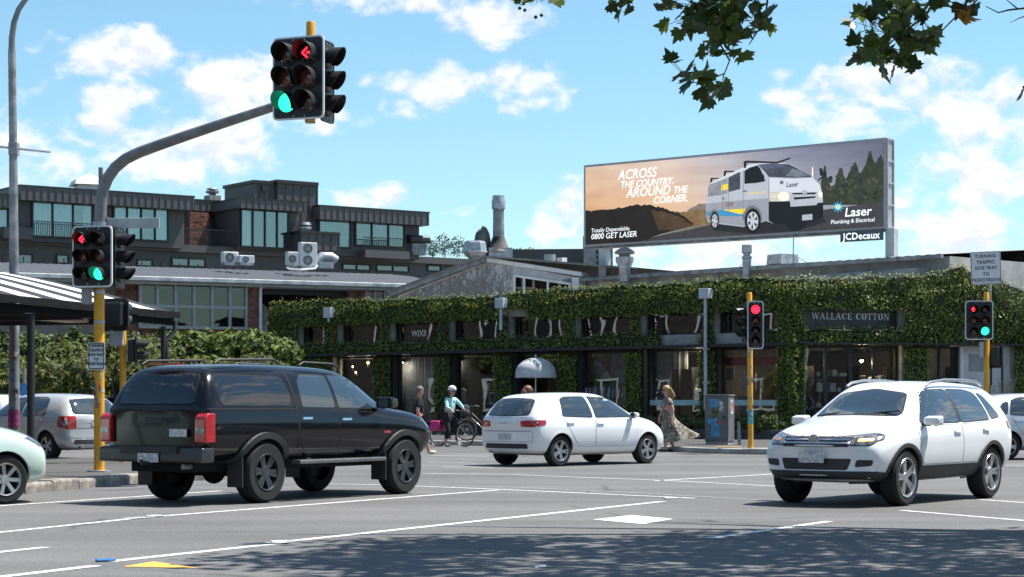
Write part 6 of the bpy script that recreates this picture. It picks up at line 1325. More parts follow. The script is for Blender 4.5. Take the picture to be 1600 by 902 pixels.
for v in 'LR': c.decal('headlight', RP([(2.05, .80), (1.78, .88), (1.70, .945), (1.82, .96), (2.05, .91)], .03), v, clear_lens, tg, off=.009, seal=.008)
c.decal('indicator', RP([(.56, .845), (.72, .855), (.72, .885), (.56, .875)], .01), 'front', drl, tg, off=.016); c.decal('indicator', RP([(-.72, .855), (-.56, .845), (-.56, .875), (-.72, .885)], .01), 'front', amber, tg, off=.016)
c.decal('bumper_intake', RP([(-.45, .46), (.45, .46), (.50, .615), (-.50, .615)], .03), 'front', black, tg, off=.005); c.mirror('fog_lamp', RP([(.54, .50), (.74, .52), (.76, .60), (.56, .60)], .03), 'front', plastic, tg, off=.006)
c.decal('bumper_lip', RP([(-.74, .35), (.74, .35), (.80, .445), (-.80, .445)], .03), 'front', plastic, tg, off=.010)
for v in 'LR': c.decal('bumper_lip', RP([(1.72, .33), (2.12, .36), (2.12, .445), (1.72, .43)], .02), v, plastic, tg, off=.010)
plate(tg, (2.215, 0, .625), 0)
# round badge on the nose
l, n_ = c.hit(Vector((4, 0, .855)), Vector((-1, 0, 0))); mat('satin rail', (.5, .5, .52), .3, metal=.9); b_ = MB().lathe([(.075, 0), (.078, .008), (.066, .009), (.066, .003), (0, .003)], 24, M=Matrix.Translation(l + n_ * .016) @ Matrix.Rotation(R(90), 4, 'Y')); bd = b_.build('badge', MATS['satin rail'], tg, smooth=40); mb = MB()
for p, q in (((-.045, .05), (-.012, -.002)), ((.045, .05), (.012, -.002)), ((-.012, -.0), (0, .02)), ((.012, 0), (0, .02)), ((-.06, .015), (-.025, -.055)), ((.06, .015), (.025, -.055)), ((-.025, -.055), (0, -.015)), ((.025, -.055), (0, -.015))):
    p, q = Vector(p), Vector(q); d_ = (q - p).normalized(); w_ = Vector((-d_.y, d_.x)) * .007; mb.add([l + Vector((.027, v.x, v.y)) for v in (p - w_, q - w_, q + w_, p + w_)], [(0, 1, 2, 3)])
mb.build('badge_letter', chrome, bd)
c.mirror('tail_light', RP([(.52, .98), (.80, .96), (.84, 1.10), (.56, 1.12)], .03), 'rear', red_lens, tg, off=.008)
for v in 'LR': c.decal('tail_light', RP([(-2.12, .97), (-1.88, 1.0), (-1.86, 1.10), (-2.08, 1.12)], .03), v, red_lens, tg, off=.008)
mirrors(tg, pm, .74, 1.12, .98, 1.1); handles(c, tg, pm, ((-.18, .96), (-1.1, .98))); c.wheels(tg, alloy, 5, .77, .235, .70)
for sg in (1, -1):
    MB().tube([(.15, sg * .585, 1.62), (.02, sg * .585, 1.67), (-.4, sg * .60, 1.71), (-1.0, sg * .60, 1.71), (-1.45, sg * .595, 1.685), (-1.6, sg * .59, 1.64)], .02, 8).build('roof_rail', mat('satin rail', (.5, .5, .52), .3, metal=.9), tg, smooth=50)
wpr = MB()
for y0, y1 in ((-.55, .05), (-.0, .6)): MB().tube([(1.06, y0, 1.185), (.98, (y0 + y1) / 2, 1.235), (.93, y1, 1.265)], .012, 6).build('wiper', plastic, tg)
squash(tg, .45, .905); place_car(tg, ground(1415, 791), (-.606, -.795), (1.30, .85)); tg.scale = (.98, .97, 1)

# ---- lifted black double cab pickup with a canopy
UTE = [(-2.76, .72, .70, .78, .80, .98, .80, 1.22, .72, 1.27, 1.29, -.03), (-2.74, .60, .84, .70, .91, .98, .89, 1.29, .77, 1.38, 1.40, -.03), (-2.65, .57, .87, .67, .935, .98, .90, 1.30, .75, 1.64, 1.67, -.03), (-2.52, .56, .88, .66, .94, .98, .905, 1.30, .71, 1.87, 1.91, -.03), (-2.28, .55, .88, .65, .94, .98, .905, 1.30, .70, 1.92, 1.965, -.01),
       (-1.4, .54, .88, .64, .94, .98, .905, 1.30, .70, 1.945, 1.99, 0), (-.6, .54, .88, .64, .935, .98, .90, 1.29, .68, 1.925, 1.98, 0), (.2, .54, .88, .64, .935, .98, .90, 1.275, .67, 1.905, 1.965, 0), (.60, .54, .88, .64, .935, .98, .90, 1.27, .67, 1.84, 1.90, .03), (1.0, .54, .88, .64, .93, .98, .895, 1.26, .71, 1.56, 1.61, .06),
       (1.34, .54, .88, .64, .93, .98, .89, 1.25, .76, 1.315, 1.365, .08), (1.8, .55, .88, .65, .935, .97, .89, 1.225, .76, 1.285, 1.325, .10), (2.25, .56, .87, .66, .935, .95, .87, 1.15, .72, 1.23, 1.27, .13), (2.47, .58, .83, .68, .91, .92, .83, 1.02, .66, 1.10, 1.13, .18), (2.55, .66, .72, .74, .80, .87, .74, .93, .6, .99, 1.01, .22)]
c = Car(UTE, (-1.58, 1.58), .405); c.hy = .88; ut = thing('pickup_truck', 'lifted black double cab pickup with a black canopy and chunky tyres driving away', 'pickup truck'); pm = black_p
c.body(pm, ut, .49); c.lips(plastic, ut, .085, .045)
tint = mat('dark tinted glass', (.006, .007, .009), .04, var=0, spec=.8, coat=.4)
c.both('canopy_window', RP([(-2.42, 1.36), (-1.02, 1.36), (-.98, 1.50), (-1.05, 1.78), (-2.36, 1.80), (-2.46, 1.70)], .09), tint, ut, seal=.016, off=.008)
c.both('side_window', RP([(-.76, 1.34), (-.02, 1.33), (-.03, 1.82), (-.60, 1.82), (-.72, 1.7)], .05), car_glass, ut, seal=.012); c.both('side_window', RP([(.06, 1.33), (1.18, 1.32), (.98, 1.47), (.66, 1.74), (.52, 1.80), (.05, 1.82)], .04), car_glass, ut, seal=.012)
c.decal('windscreen', RP([(-.72, 1.385), (0, 1.40), (.72, 1.385), (.62, 1.79), (0, 1.84), (-.62, 1.79)], .06), 'front', car_glass, ut, seal=.014); c.decal('rear_window', RP([(-.66, 1.39), (.66, 1.39), (.60, 1.80), (0, 1.83), (-.60, 1.80)], .07), 'rear', tint, ut, seal=.018, off=.01)
c.both('door', RP([(.03, .70), (.98, .70), (1.0, .95), (1.20, 1.25), (.03, 1.275)], .03), pm, ut, seal=.007); c.both('door', RP([(-.86, .92), (-.80, .78), (-.72, .70), (.015, .70), (.015, 1.275), (-.86, 1.285)], .04), pm, ut, seal=.007)
c.both('tray_side', RP([(-2.62, .78), (-2.16, .78), (-2.06, 1.0), (-1.9, 1.1), (-.90, 1.1), (-.90, 1.295), (-2.66, 1.30)], .04), pm, ut, seal=.007); c.both('canopy_side', RP([(-2.58, 1.325), (-.885, 1.32), (-.9, 1.9), (-2.4, 1.88), (-2.5, 1.8)], .05), pm, ut, off=.003, seal=.006) if False else None
c.both('cab_gap', [(-.895, .74), (-.865, .74), (-.875, 1.31), (-.90, 1.31)], seal_m, ut, off=.005); c.both('cab_gap', [(-.905, 1.31), (-.87, 1.31), (-.895, 1.93), (-.93, 1.93)], seal_m, ut, off=.005); c.both('canopy_joint', [(-2.70, 1.305), (-.89, 1.300), (-.89, 1.322), (-2.68, 1.326)], seal_m, ut, off=.006)
c.decal('tailgate', RP([(-.72, .80), (.72, .80), (.73, 1.285), (-.73, 1.285)], .04), 'rear', pm, ut, seal=.008); c.decal('tailgate_handle', RP([(-.14, 1.12), (.14, 1.12), (.14, 1.2), (-.14, 1.2)], .02), 'rear', plastic, ut, off=.012)
c.decal('bonnet', RP([(1.4, -.74), (1.4, .74), (1.9, .75), (2.34, .68), (2.44, .4), (2.45, -.4), (2.34, -.68), (1.9, -.75)], .08), 'top', pm, ut, seal=.007)
for sg in (-1, 1):
    a = sg * .84; MB().prism(round_poly([(-2.80, .84), (-2.60, .84), (-2.60, 1.26), (-2.74, 1.26), (-2.80, 1.2)], .03), min(a - .09, a + .1), max(a - .09, a + .1), 'y').build('tail_light', red_lens, ut, bevel=.02, seg=3)
    MB().box((-2.806, min(a - .07, a + .075), .98), (-2.60, max(a - .07, a + .075), 1.05)).build('reverse_lamp', clear_lens, ut); 
bm_ = MB().prism(round_poly([(-2.86, .56), (-2.60, .56), (-2.60, .78), (-2.84, .78)], .04), -.91, .91, 'y').build('rear_bumper', mat('bumper steel', (.07, .07, .075), .3, metal=.6), ut, bevel=.025, seg=3); MB().box((-2.88, -.5, .69), (-2.78, .5, .785)).build('bumper_step', plastic, bm_)
plate(ut, (-2.873, .0, .63), 0); plate(ut, (-2.79, -.45, .98), 0, .3, .1)
MB().tube([(-2.8, 0, .55), (-3.0, 0, .55), (-3.0, 0, .6)], .03, 8).build('tow_bar', plastic, ut); MB().ball((-3.0, 0, .62), .03, 10, 6).build('tow_ball', chrome, ut, smooth=60)
for sg in (-1, 1):
    MB().prism(round_poly([(sg * .86, .50), (sg * 1.02, .50), (sg * 1.02, .56), (sg * .86, .56)], .02), -.98, .98, 'x').build('side_step', mat('step alloy', (.22, .22, .23), .35, metal=.7), ut); 
    for x in (-.6, .6): MB().tube([(x, sg * .95, .53), (x, sg * .7, .62)], .025, 6).build('step_bracket', plastic, ut)
    MB().tube([(-2.3, sg * .64, 1.965), (-2.2, sg * .64, 2.02), (-1.1, sg * .64, 2.045), (-1.0, sg * .64, 1.99)], .018, 8).build('roof_rail', plastic, ut, smooth=50); MB().tube([(-.5, sg * .60, 1.965), (-.4, sg * .60, 2.015), (.25, sg * .6, 2.0), (.38, sg * .6, 1.945)], .018, 8).build('roof_rail', plastic, ut, smooth=50)
    MB().box((1.0, sg * .2, .45), (1.3, sg * .5, .6)).build('underbody', well_m, ut)
    MB().box((-2.08, sg * .80 - .13, .22), (-2.06, sg * .80 + .13, .62)).build('mud_flap', plastic, ut); MB().box((1.08, sg * .80 - .13, .22), (1.1, sg * .80 + .13, .62)).build('mud_flap', plastic, ut)
MB().box((-2.6, -.55, .42), (2.2, .55, .62)).build('chassis', well_m, ut); MB().tube([(-1.58, -.7, .405), (-1.58, .7, .405)], .07, 10).build('axle', well_m, ut); MB().ball((-1.58, 0, .4), (.17, .16, .17), 10, 8).build('differential', well_m, ut, smooth=60)
MB().tube([(-2.75, -.5, .5), (-2.2, -.5, .5), (-1.9, -.45, .6)], .04, 8).build('exhaust', galv_dark, ut, smooth=40)
c.mirror('headlight', RP([(.5, .98), (.80, .98), (.84, 1.12), (.56, 1.1)], .03), 'front', clear_lens, ut, off=.008)
for v in 'LR': c.decal('headlight', RP([(2.40, .96), (2.14, 1.02), (2.06, 1.13), (2.24, 1.15), (2.42, 1.08)], .03), v, clear_lens, ut, off=.008); c.decal('side_badge', RP([(1.06, .93), (1.22, .93), (1.22, .965), (1.06, .965)], .01), v, red_lens, ut, off=.008)
c.decal('grille', RP([(-.44, .9), (.44, .9), (.46, 1.08), (-.46, 1.08)], .02), 'front', plastic, ut)
mirrors(ut, pm, 1.0, 1.40, 1.02, 1.35); handles(c, ut, chrome, ((.18, 1.15), (-.70, 1.17))); c.wheels(ut, mat('dark alloy', (.10, .10, .105), .35, metal=.8), 6, .80, .28, .6)
MB().box((-2.60, -.25, 1.945), (-2.5, .25, 1.97)).build('brake_light', red_lens, ut)
squash(ut, .45, .905); place_car(ut, ground(412, 786), (.55, .835), (-1.58 * .95, -.85)); ut.scale = (.95, .97, .98)
# ================================================================== people
skin_m = mat('skin', (.55, .30, .21), .5, var=.06, vscale=9); skin_r = mat('ruddy skin', (.52, .24, .17), .5, var=.08, vscale=9)
def grow_body(name, joints, edges, root, m, parent, sub=2, smooth_id=None):
    """one continuous surface grown round a skeleton: joints {name: (pos, radius or (rx, ry))}"""
    keys = list(joints); idx = {k: i for i, k in enumerate(keys)}; me = bpy.data.meshes.new(name); me.from_pydata([joints[k][0] for k in keys], [(idx[a], idx[b]) for a, b in edges], [])
    bm = bmesh.new(); bm.from_mesh(me); bm.verts.ensure_lookup_table(); L = bm.verts.layers.skin.verify()
    for k in keys:
        r = joints[k][1]; r = r if isinstance(r, tuple) else (r, r); v = bm.verts[idx[k]]; v[L].radius = r; v[L].use_root = (k == root)
    bm.to_mesh(me); bm.free(); o = bpy.data.objects.new(name, me); col.objects.link(o)
    sk = o.modifiers.new('skin', 'SKIN'); sk.use_smooth_shade = True; sk.branch_smoothing = .3; sb = o.modifiers.new('sub', 'SUBSURF'); sb.levels = sub
    dg = bpy.context.evaluated_depsgraph_get(); m2 = bpy.data.meshes.new_from_object(o.evaluated_get(dg)); bpy.data.objects.remove(o); m2.name = name; m2.materials.clear(); m2.materials.append(m); m2.shade_smooth()
    o = bpy.data.objects.new(name, m2); col.objects.link(o); o.parent = parent; return o
def hand(J, E, wrist, side, d, up, curl=.5, k=1.0):
    """palm with four unequal bent fingers and a thumb, added to a skeleton"""
    w = Vector(J[wrist][0]); d = Vector(d).normalized(); up = Vector(up); up = (up - d * up.dot(d)).normalized(); s = d.cross(up) * side
    J[wrist + 'p'] = (tuple(w + d * .045 * k), (.036 * k, .02 * k)); J[wrist + 'q'] = (tuple(w + d * .085 * k), (.034 * k, .016 * k)); E += [(wrist, wrist + 'p'), (wrist + 'p', wrist + 'q')]
    for i, (o_, l) in enumerate(((-.03, .062), (-.01, .074), (.01, .07), (.03, .055))):
        b = w + d * .1 * k + s * o_ * k; m_ = b + (d * math.cos(curl) - up * math.sin(curl)) * l * .5 * k; e = m_ + (d * math.cos(curl * 2.2) - up * math.sin(curl * 2.2)) * l * .55 * k
        n = wrist + 'f%d' % i; J[n + 'a'] = (tuple(b), .0095 * k); J[n + 'b'] = (tuple(m_), .009 * k); J[n + 'c'] = (tuple(e), .0075 * k); E += [(wrist + 'q', n + 'a'), (n + 'a', n + 'b'), (n + 'b', n + 'c')]
    b = w + d * .035 * k - s * .04 * k; e = b + (d * .7 - s * .35 - up * .4).normalized() * .045 * k; n = wrist + 't'
    J[n + 'a'] = (tuple(b), .011 * k); J[n + 'b'] = (tuple(e), .0095 * k); E += [(wrist + 'p', n + 'a'), (n + 'a', n + 'b')]
def face(parent, c, r, d, hair_m=None):
    """eyes, brows and lips on a head centred at c looking along d"""
    d = Vector(d).normalized(); s = d.cross(Vector((0, 0, 1))).normalized(); c = Vector(c)
    for q in (-1, 1):
        MB().ball(c + d * r * .90 + s * q * r * .38 + Vector((0, 0, r * .12)), r * .12, 8, 6).build('eye', mat('eye', (.05, .04, .035), .3), parent, smooth=60)
        MB().ball(c + s * q * r * .98 + Vector((0, 0, 0)), (r * .2, r * .2, r * .34), 8, 6).build('ear', skin_m, parent, smooth=60)
    MB().ball(c + d * r * 1.02 + Vector((0, 0, -.08 * r)), (r * .15, r * .15, r * .22), 8, 6).build('nose', skin_m, parent, smooth=60); MB().ball(c + d * r * .86 - Vector((0, 0, r * .55)), (r * .26, r * .26, r * .08), 8, 6).build('mouth', mat('lips', (.42, .14, .12), .4), parent, smooth=60)
def cloth(name, c, m):
    return mat(name, c, .9, var=.14, vscale=7, bump=.25, bscale=30)
def person(label, loc, rz, J, E, root='pelvis', group=None, m=None):
    t = thing('person', label, 'person', loc, rz, group); grow_body('body', J, E, root, m or skin_m, t); return t
# local frame: facing +x, left is +y
# ---- cyclist astride a stopped bicycle
q = ground(706, 698); cy = Vector((q.x, q.y, 0)); az = R(-42)
bike = thing('bicycle', 'black upright bicycle with pink pannier bags held by the cyclist in the white helmet', 'bicycle', cy, az)
bk = mat('bike black', (.02, .02, .022), .35, coat=.5); rub = MATS['tyre rubber']; pinkm = mat('hot pink fabric', (.62, .03, .22), .7, var=.2, vscale=8)
for x, lab in ((-.53, 0), (.53, 1)):
    w = MB().lathe([(.335 + .017 * math.cos(a), .017 * math.sin(a)) for a in [R(45 * k) for k in range(9)]], 32, M=RT((x, 0, .35), rx=R(90))).build('wheel', rub, bike, smooth=60)
    MB().lathe([(.32, -.012), (.305, -.012), (.305, .012), (.32, .012)], 32, M=RT((x, 0, .35), rx=R(90))).build('rim', alloy, w); mb = MB(); mb.tube([(x, -.05, .35), (x, .05, .35)], .025, 8)
    for k in range(14): a = 6.283 * k / 14; mb.tube([(x, .03 * (1 if k % 2 else -1), .35), (x + .31 * math.cos(a), 0, .35 + .31 * math.sin(a))], .0022, 3, caps=False)
    mb.build('spokes', alloy, w)['kind'] = 'stuff'
    MB().lathe([(.365, -.03), (.37, 0), (.365, .03)], 20, M=RT((x, 0, .35), rx=R(90)), a0=R(20 if x < 0 else -60) if False else R(-170), a1=R(-20 if x < 0 else -70)).build('mudguard', bk, bike)
fr = MB()
for p, r in (([(.53, 0, .35), (.42, 0, .62), (.36, 0, .92), (.35, 0, 1.02)], .017), ([(.40, 0, .70), (.05, 0, .40), (-.08, 0, .32)], .02), ([(.37, 0, .84), (.0, 0, .5), (-.15, 0, .5)], .016), ([(-.08, 0, .32), (-.2, 0, .85)], .017), ([(-.53, 0, .35), (-.08, 0, .32)], .011), ([(-.53, 0, .35), (-.18, 0, .72)], .011)): fr.tube(p, r, 8)
fr.build('frame', bk, bike, smooth=50)
MB().tube([(.22, .28, 1.04), (.34, .2, 1.06), (.37, 0, 1.03), (.34, -.2, 1.06), (.22, -.28, 1.04)], .012, 8).build('handlebar', bk, bike, smooth=50)
MB().ball((-.2, 0, .88), (.14, .085, .04), 12, 6).build('saddle', bk, bike, smooth=60); MB().ball((.56, 0, .98), (.12, .15, .12), 12, 8).build('front_basket', mat('basket', (.03, .03, .035), .8, bump=.8, bscale=60), bike, smooth=50)
for sg in (-1, 1): MB().cbox((-.56, sg * .13, .60), (.34, .11, .30)).build('pannier_bag', pinkm, bike, bevel=.04, seg=3)
MB().cbox((-.5, 0, .74), (.42, .14, .02)).build('luggage_rack', bk, bike); MB().lathe([(.09, -.006), (.09, .006), (0, .006)], 16, M=RT((-.08, -.05, .32), rx=R(90))).build('chainring', bk, bike); MB().tube([(-.08, -.06, .32), (.05, -.08, .22), (.06, -.16, .22)], .012, 6).build('pedal', bk, bike); MB().tube([(-.08, .06, .32), (-.2, .08, .42), (-.2, .16, .42)], .012, 6).build('pedal', bk, bike); MB().ball((.62, 0, .86), .045, 10, 7).build('headlamp', bk, bike, smooth=60)
J = {'pelvis': ((-.12, 0, .90), (.13, .15)), 'waist': ((-.10, 0, 1.06), (.115, .14)), 'chest': ((-.05, 0, 1.27), (.12, .17)), 'neck0': ((-.02, 0, 1.42), .062), 'neck': ((.0, 0, 1.49), .05), 'head': ((.03, 0, 1.57), (.085, .075)), 'crown': ((.02, 0, 1.68), (.09, .08)),
     'hipR': ((-.12, -.10, .86), .095), 'kneeR': ((.0, -.16, .48), .062), 'ankR': ((-.08, -.2, .10), .042), 'toeR': ((.08, -.21, .04), .03), 'hipL': ((-.10, .10, .86), .095), 'kneeL': ((.16, .14, .58), .062), 'ankL': ((.02, .15, .24), .042), 'toeL': ((.16, .15, .2), .03),
     'shR': ((-.05, -.17, 1.38), .06), 'elR': ((.06, -.27, 1.14), .043), 'wrR': ((.22, -.25, 1.07), .028), 'shL': ((-.03, .17, 1.38), .06), 'elL': ((.13, .25, 1.20), .043), 'wrL': ((.24, .26, 1.08), .028)}
E = [('pelvis', 'waist'), ('waist', 'chest'), ('chest', 'neck0'), ('neck0', 'neck'), ('neck', 'head'), ('head', 'crown'), ('pelvis', 'hipR'), ('hipR', 'kneeR'), ('kneeR', 'ankR'), ('ankR', 'toeR'), ('pelvis', 'hipL'), ('hipL', 'kneeL'), ('kneeL', 'ankL'), ('ankL', 'toeL'), ('chest', 'shR'), ('shR', 'elR'), ('elR', 'wrR'), ('chest', 'shL'), ('shL', 'elL'), ('elL', 'wrL')]
hand(J, E, 'wrR', 1, (.3, -.1, -.1), (0, 0, 1), .6); hand(J, E, 'wrL', -1, (.3, .05, -.1), (0, 0, 1), .6)
rd = person('cyclist in a white helmet and pale turquoise jacket standing astride a black bicycle', cy, az, J, E)
def garment(name, keys, edges, root, k, m, parent, J=J, tweak={}):
    jj = {}
    for n in keys:
        p, r = J[n]; r = r if isinstance(r, tuple) else (r, r); p, g = tweak.get(n, (p, 0)); jj[n] = (p, (r[0] * k + .008 + g, r[1] * k + .008 + g))
    return grow_body(name, jj, edges, root, m, parent)
mid = lambda a, b, t: tuple(Vector(a).lerp(Vector(b), t))
jk = cloth('turquoise jacket', (.42, .72, .70), 0); garment('jacket', ['pelvis', 'waist', 'chest', 'neck0', 'shR', 'elR', 'wrR', 'shL', 'elL', 'wrL'], [('pelvis', 'waist'), ('waist', 'chest'), ('chest', 'neck0'), ('chest', 'shR'), ('shR', 'elR'), ('elR', 'wrR'), ('chest', 'shL'), ('shL', 'elL'), ('elL', 'wrL')], 'chest', 1.1, jk, rd, J, {'pelvis': ((-.11, 0, .95), .01), 'wrR': (mid(J['elR'][0], J['wrR'][0], .85), .006), 'wrL': (mid(J['elL'][0], J['wrL'][0], .85), .006), 'neck0': (J['neck0'][0], .005)})
dk = cloth('dark trousers', (.014, .014, .017), 0); garment('trousers', ['pelvis', 'hipR', 'kneeR', 'ankR', 'hipL', 'kneeL', 'ankL'], [('pelvis', 'hipR'), ('hipR', 'kneeR'), ('kneeR', 'ankR'), ('pelvis', 'hipL'), ('hipL', 'kneeL'), ('kneeL', 'ankL')], 'pelvis', 1.1, dk, rd, J, {'ankR': (mid(J['kneeR'][0], J['ankR'][0], .72), .005), 'ankL': (mid(J['kneeL'][0], J['ankL'][0], .8), .005)})
for a, b in (('ankR', 'toeR'), ('ankL', 'toeL')): MB().ball(Vector(mid(J[a][0], J[b][0], .6)) - Vector((0, 0, .02)), (.125, .045, .045), 10, 7).build('shoe', mat('pale shoe', (.5, .45, .42), .7), rd, smooth=60)
hm = MB().ball((.01, 0, 1.665), (.135, .115, .115), 18, 12); hm.f = [f for f in hm.f if min(hm.v[i][2] for i in f) > 1.63]; hm.m = [0] * len(hm.f); hm.build('helmet', mat('helmet white', (.72, .72, .74), .35), rd, smooth=60)
MB().tube([(.0, .09, 1.63), (.03, .07, 1.52), (.05, 0, 1.49), (.03, -.07, 1.52), (0, -.09, 1.63)], .006, 5).build('helmet_strap', bk, rd); MB().box((.105, -.075, 1.585), (.125, .075, 1.615)).build('sunglasses', bk, rd); face(rd, (.03, 0, 1.585), .085, (1, 0, -.05)); MB().ball((-.05, 0, 1.58), (.07, .085, .09), 10, 8).build('hair', mat('brown hair', (.10, .06, .035), .6), rd, smooth=60)
MB().ball((.09, 0, 1.3), (.02, .02, .05), 8, 6).build('pendant', bk, rd, smooth=60)
# ---- walking man in black
q = ground(652, 711); hd = R(28)
J = {'pelvis': ((0, 0, .93), (.12, .16)), 'waist': ((.01, 0, 1.1), (.12, .155)), 'chest': ((.03, 0, 1.33), (.13, .18)), 'neck0': ((.05, 0, 1.48), .07), 'neck': ((.06, 0, 1.54), .058), 'head': ((.09, 0, 1.62), (.088, .078)), 'crown': ((.08, 0, 1.72), (.092, .082)),
     'hipR': ((0, -.1, .88), .098), 'kneeR': ((.17, -.11, .50), .066), 'ankR': ((.27, -.12, .10), .043), 'toeR': ((.42, -.13, .07), .03), 'hipL': ((0, .1, .88), .098), 'kneeL': ((-.06, .11, .48), .066), 'ankL': ((-.32, .11, .16), .043), 'toeL': ((-.20, .12, .04), .03),
     'shR': ((.02, -.19, 1.43), .066), 'elR': ((-.12, -.25, 1.16), .047), 'wrR': ((-.02, -.27, .93), .03), 'shL': ((.04, .19, 1.43), .066), 'elL': ((.1, .25, 1.15), .047), 'wrL': ((.26, .24, .97), .03)}
E = [('pelvis', 'waist'), ('waist', 'chest'), ('chest', 'neck0'), ('neck0', 'neck'), ('neck', 'head'), ('head', 'crown'), ('pelvis', 'hipR'), ('hipR', 'kneeR'), ('kneeR', 'ankR'), ('ankR', 'toeR'), ('pelvis', 'hipL'), ('hipL', 'kneeL'), ('kneeL', 'ankL'), ('ankL', 'toeL'), ('chest', 'shR'), ('shR', 'elR'), ('elR', 'wrR'), ('chest', 'shL'), ('shL', 'elL'), ('elL', 'wrL')]
E0 = list(E); hand(J, E, 'wrR', 1, (.2, 0, -1), (1, 0, 0), .4); hand(J, E, 'wrL', -1, (.4, 0, -1), (1, 0, 0), .4)
mn = person('man in a black t-shirt with short grey hair walking behind the black vehicle', (q.x, q.y, 0), hd, J, E, m=skin_r); mn.scale = (.95, .95, .94)
garment('shirt', ['pelvis', 'waist', 'chest', 'neck0', 'shR', 'elR', 'shL', 'elL'], [('pelvis', 'waist'), ('waist', 'chest'), ('chest', 'neck0'), ('chest', 'shR'), ('shR', 'elR'), ('chest', 'shL'), ('shL', 'elL')], 'chest', 1.1, cloth('black cotton', (.012, .012, .014), 0), mn, J, {'elR': (mid(J['shR'][0], J['elR'][0], .85), .01), 'elL': (mid(J['shL'][0], J['elL'][0], .85), .01)})
garment('shorts', ['pelvis', 'hipR', 'kneeR', 'hipL', 'kneeL'], [('pelvis', 'hipR'), ('hipR', 'kneeR'), ('pelvis', 'hipL'), ('hipL', 'kneeL')], 'pelvis', 1.12, cloth('dark shorts', (.02, .02, .024), 0), mn, J, {'kneeR': (mid(J['hipR'][0], J['kneeR'][0], .9), .015), 'kneeL': (mid(J['hipL'][0], J['kneeL'][0], .9), .015)})
for a, b in (('ankR', 'toeR'), ('ankL', 'toeL')): MB().ball(Vector(mid(J[a][0], J[b][0], .55)) - Vector((0, 0, .015)), (.14, .05, .05), 10, 7).build('shoe', mat('tan shoe', (.45, .40, .32), .7), mn, smooth=60)
hr = MB().ball((.07, 0, 1.70), (.108, .094, .10), 14, 10); hr.f = [f for f in hr.f if min(hr.v[i][2] for i in f) > 1.66 or max(hr.v[i][0] for i in f) < .05]; hr.m = [0] * len(hr.f); hr.build('hair', mat('grey brown hair', (.16, .13, .11), .7, bump=.5), mn, smooth=60); face(mn, (.09, 0, 1.64), .086, (1, 0, 0))
# ---- woman in the blowing patterned dress, walking left
q = ground(1044, 706.5); hd = R(192)
J = {'pelvis': ((0, 0, .92), (.13, .16)), 'waist': ((.0, 0, 1.07), (.115, .14)), 'chest': ((.02, 0, 1.27), (.125, .165)), 'neck0': ((.03, 0, 1.41), .058), 'neck': ((.045, 0, 1.47), .048), 'head': ((.075, 0, 1.55), (.082, .074)), 'crown': ((.065, 0, 1.65), (.088, .078)),
     'hipR': ((0, -.09, .86), .098), 'kneeR': ((-.02, -.1, .47), .06), 'ankR': ((-.18, -.1, .11), .04), 'toeR': ((-.06, -.11, .03), .028), 'hipL': ((0, .09, .86), .098), 'kneeL': ((.1, .1, .48), .06), 'ankL': ((.1, .1, .09), .04), 'toeL': ((.25, .11, .035), .028),
     'shR': ((.02, -.17, 1.36), .055), 'elR': ((.08, -.23, 1.10), .042), 'wrR': ((.17, -.22, .90), .027), 'shL': ((.02, .17, 1.36), .055), 'elL': ((-.06, .24, 1.10), .042), 'wrL': ((-.02, .26, .87), .027)}
E = list(E0); hand(J, E, 'wrR', 1, (.2, 0, -1), (1, 0, 0), .4); hand(J, E, 'wrL', -1, (.1, 0, -1), (1, 0, 0), .4)
wm = person('woman in a long patterned dress blowing out behind her, walking left past the grey cabinet', (q.x, q.y, 0.0), hd, J, E)
M = bpy.data.materials.new('patterned dress'); M.use_nodes = True; nt = M.node_tree; v = nt.nodes.new('ShaderNodeTexVoronoi'); v.inputs['Scale'].default_value = 17; tcx = nt.nodes.new('ShaderNodeTexCoord'); nt.links.new(tcx.outputs['Object'], v.inputs[0]); rp = nt.nodes.new('ShaderNodeValToRGB'); nt.links.new(v.outputs['Color'], rp.inputs[0])
for i, (p_, c_) in enumerate(((.0, (.06, .05, .04)), (.45, (.17, .145, .11)), (.8, (.34, .31, .25)))):
    if i >= 2: rp.color_ramp.elements.new(p_)
    rp.color_ramp.elements[i].position = p_; rp.color_ramp.elements[i].color = c_ + (1,)
nt.links.new(rp.outputs[0], nt.nodes['Principled BSDF'].inputs['Base Color']); nt.nodes['Principled BSDF'].inputs['Roughness'].default_value = .9
garment('dress_top', ['waist', 'chest', 'neck0', 'shR', 'elR', 'shL', 'elL'], [('waist', 'chest'), ('chest', 'neck0'), ('chest', 'shR'), ('shR', 'elR'), ('chest', 'shL'), ('shL', 'elL')], 'chest', 1.1, M, wm, J, {'elR': (mid(J['shR'][0], J['elR'][0], .6), .02), 'elL': (mid(J['shL'][0], J['elL'][0], .6), .02)})
mb = MB(); n = 40; vs = []                                   # skirt: rings sweeping back in the wind with folds
for k in range(13):
    t_ = k / 12; z = 1.08 - .80 * t_; back = -.85 * max(0, t_ - .2) ** 1.35
    for j in range(n):
        a = 6.283 * j / n; ca, sa = math.cos(a), math.sin(a); rx = .135 + .10 * t_; ry = .155 + .10 * t_; f = 1 + .12 * t_ * math.sin(a * 7 + t_ * 3) + .05 * t_ * math.sin(a * 13)
        bx = back * max(0, -ca * .6 + .4); vs.append((ca * rx * f + bx, sa * ry * f * (1 - .2 * max(0, -ca) * t_), z + .16 * t_ * t_ * max(0, -ca) + .03 * t_ * math.sin(a * 5)))
mb.add(vs, [(k * n + j, k * n + (j + 1) % n, (k + 1) * n + (j + 1) % n, (k + 1) * n + j) for k in range(12) for j in range(n)]); mb.build('dress_skirt', M, wm, smooth=80)
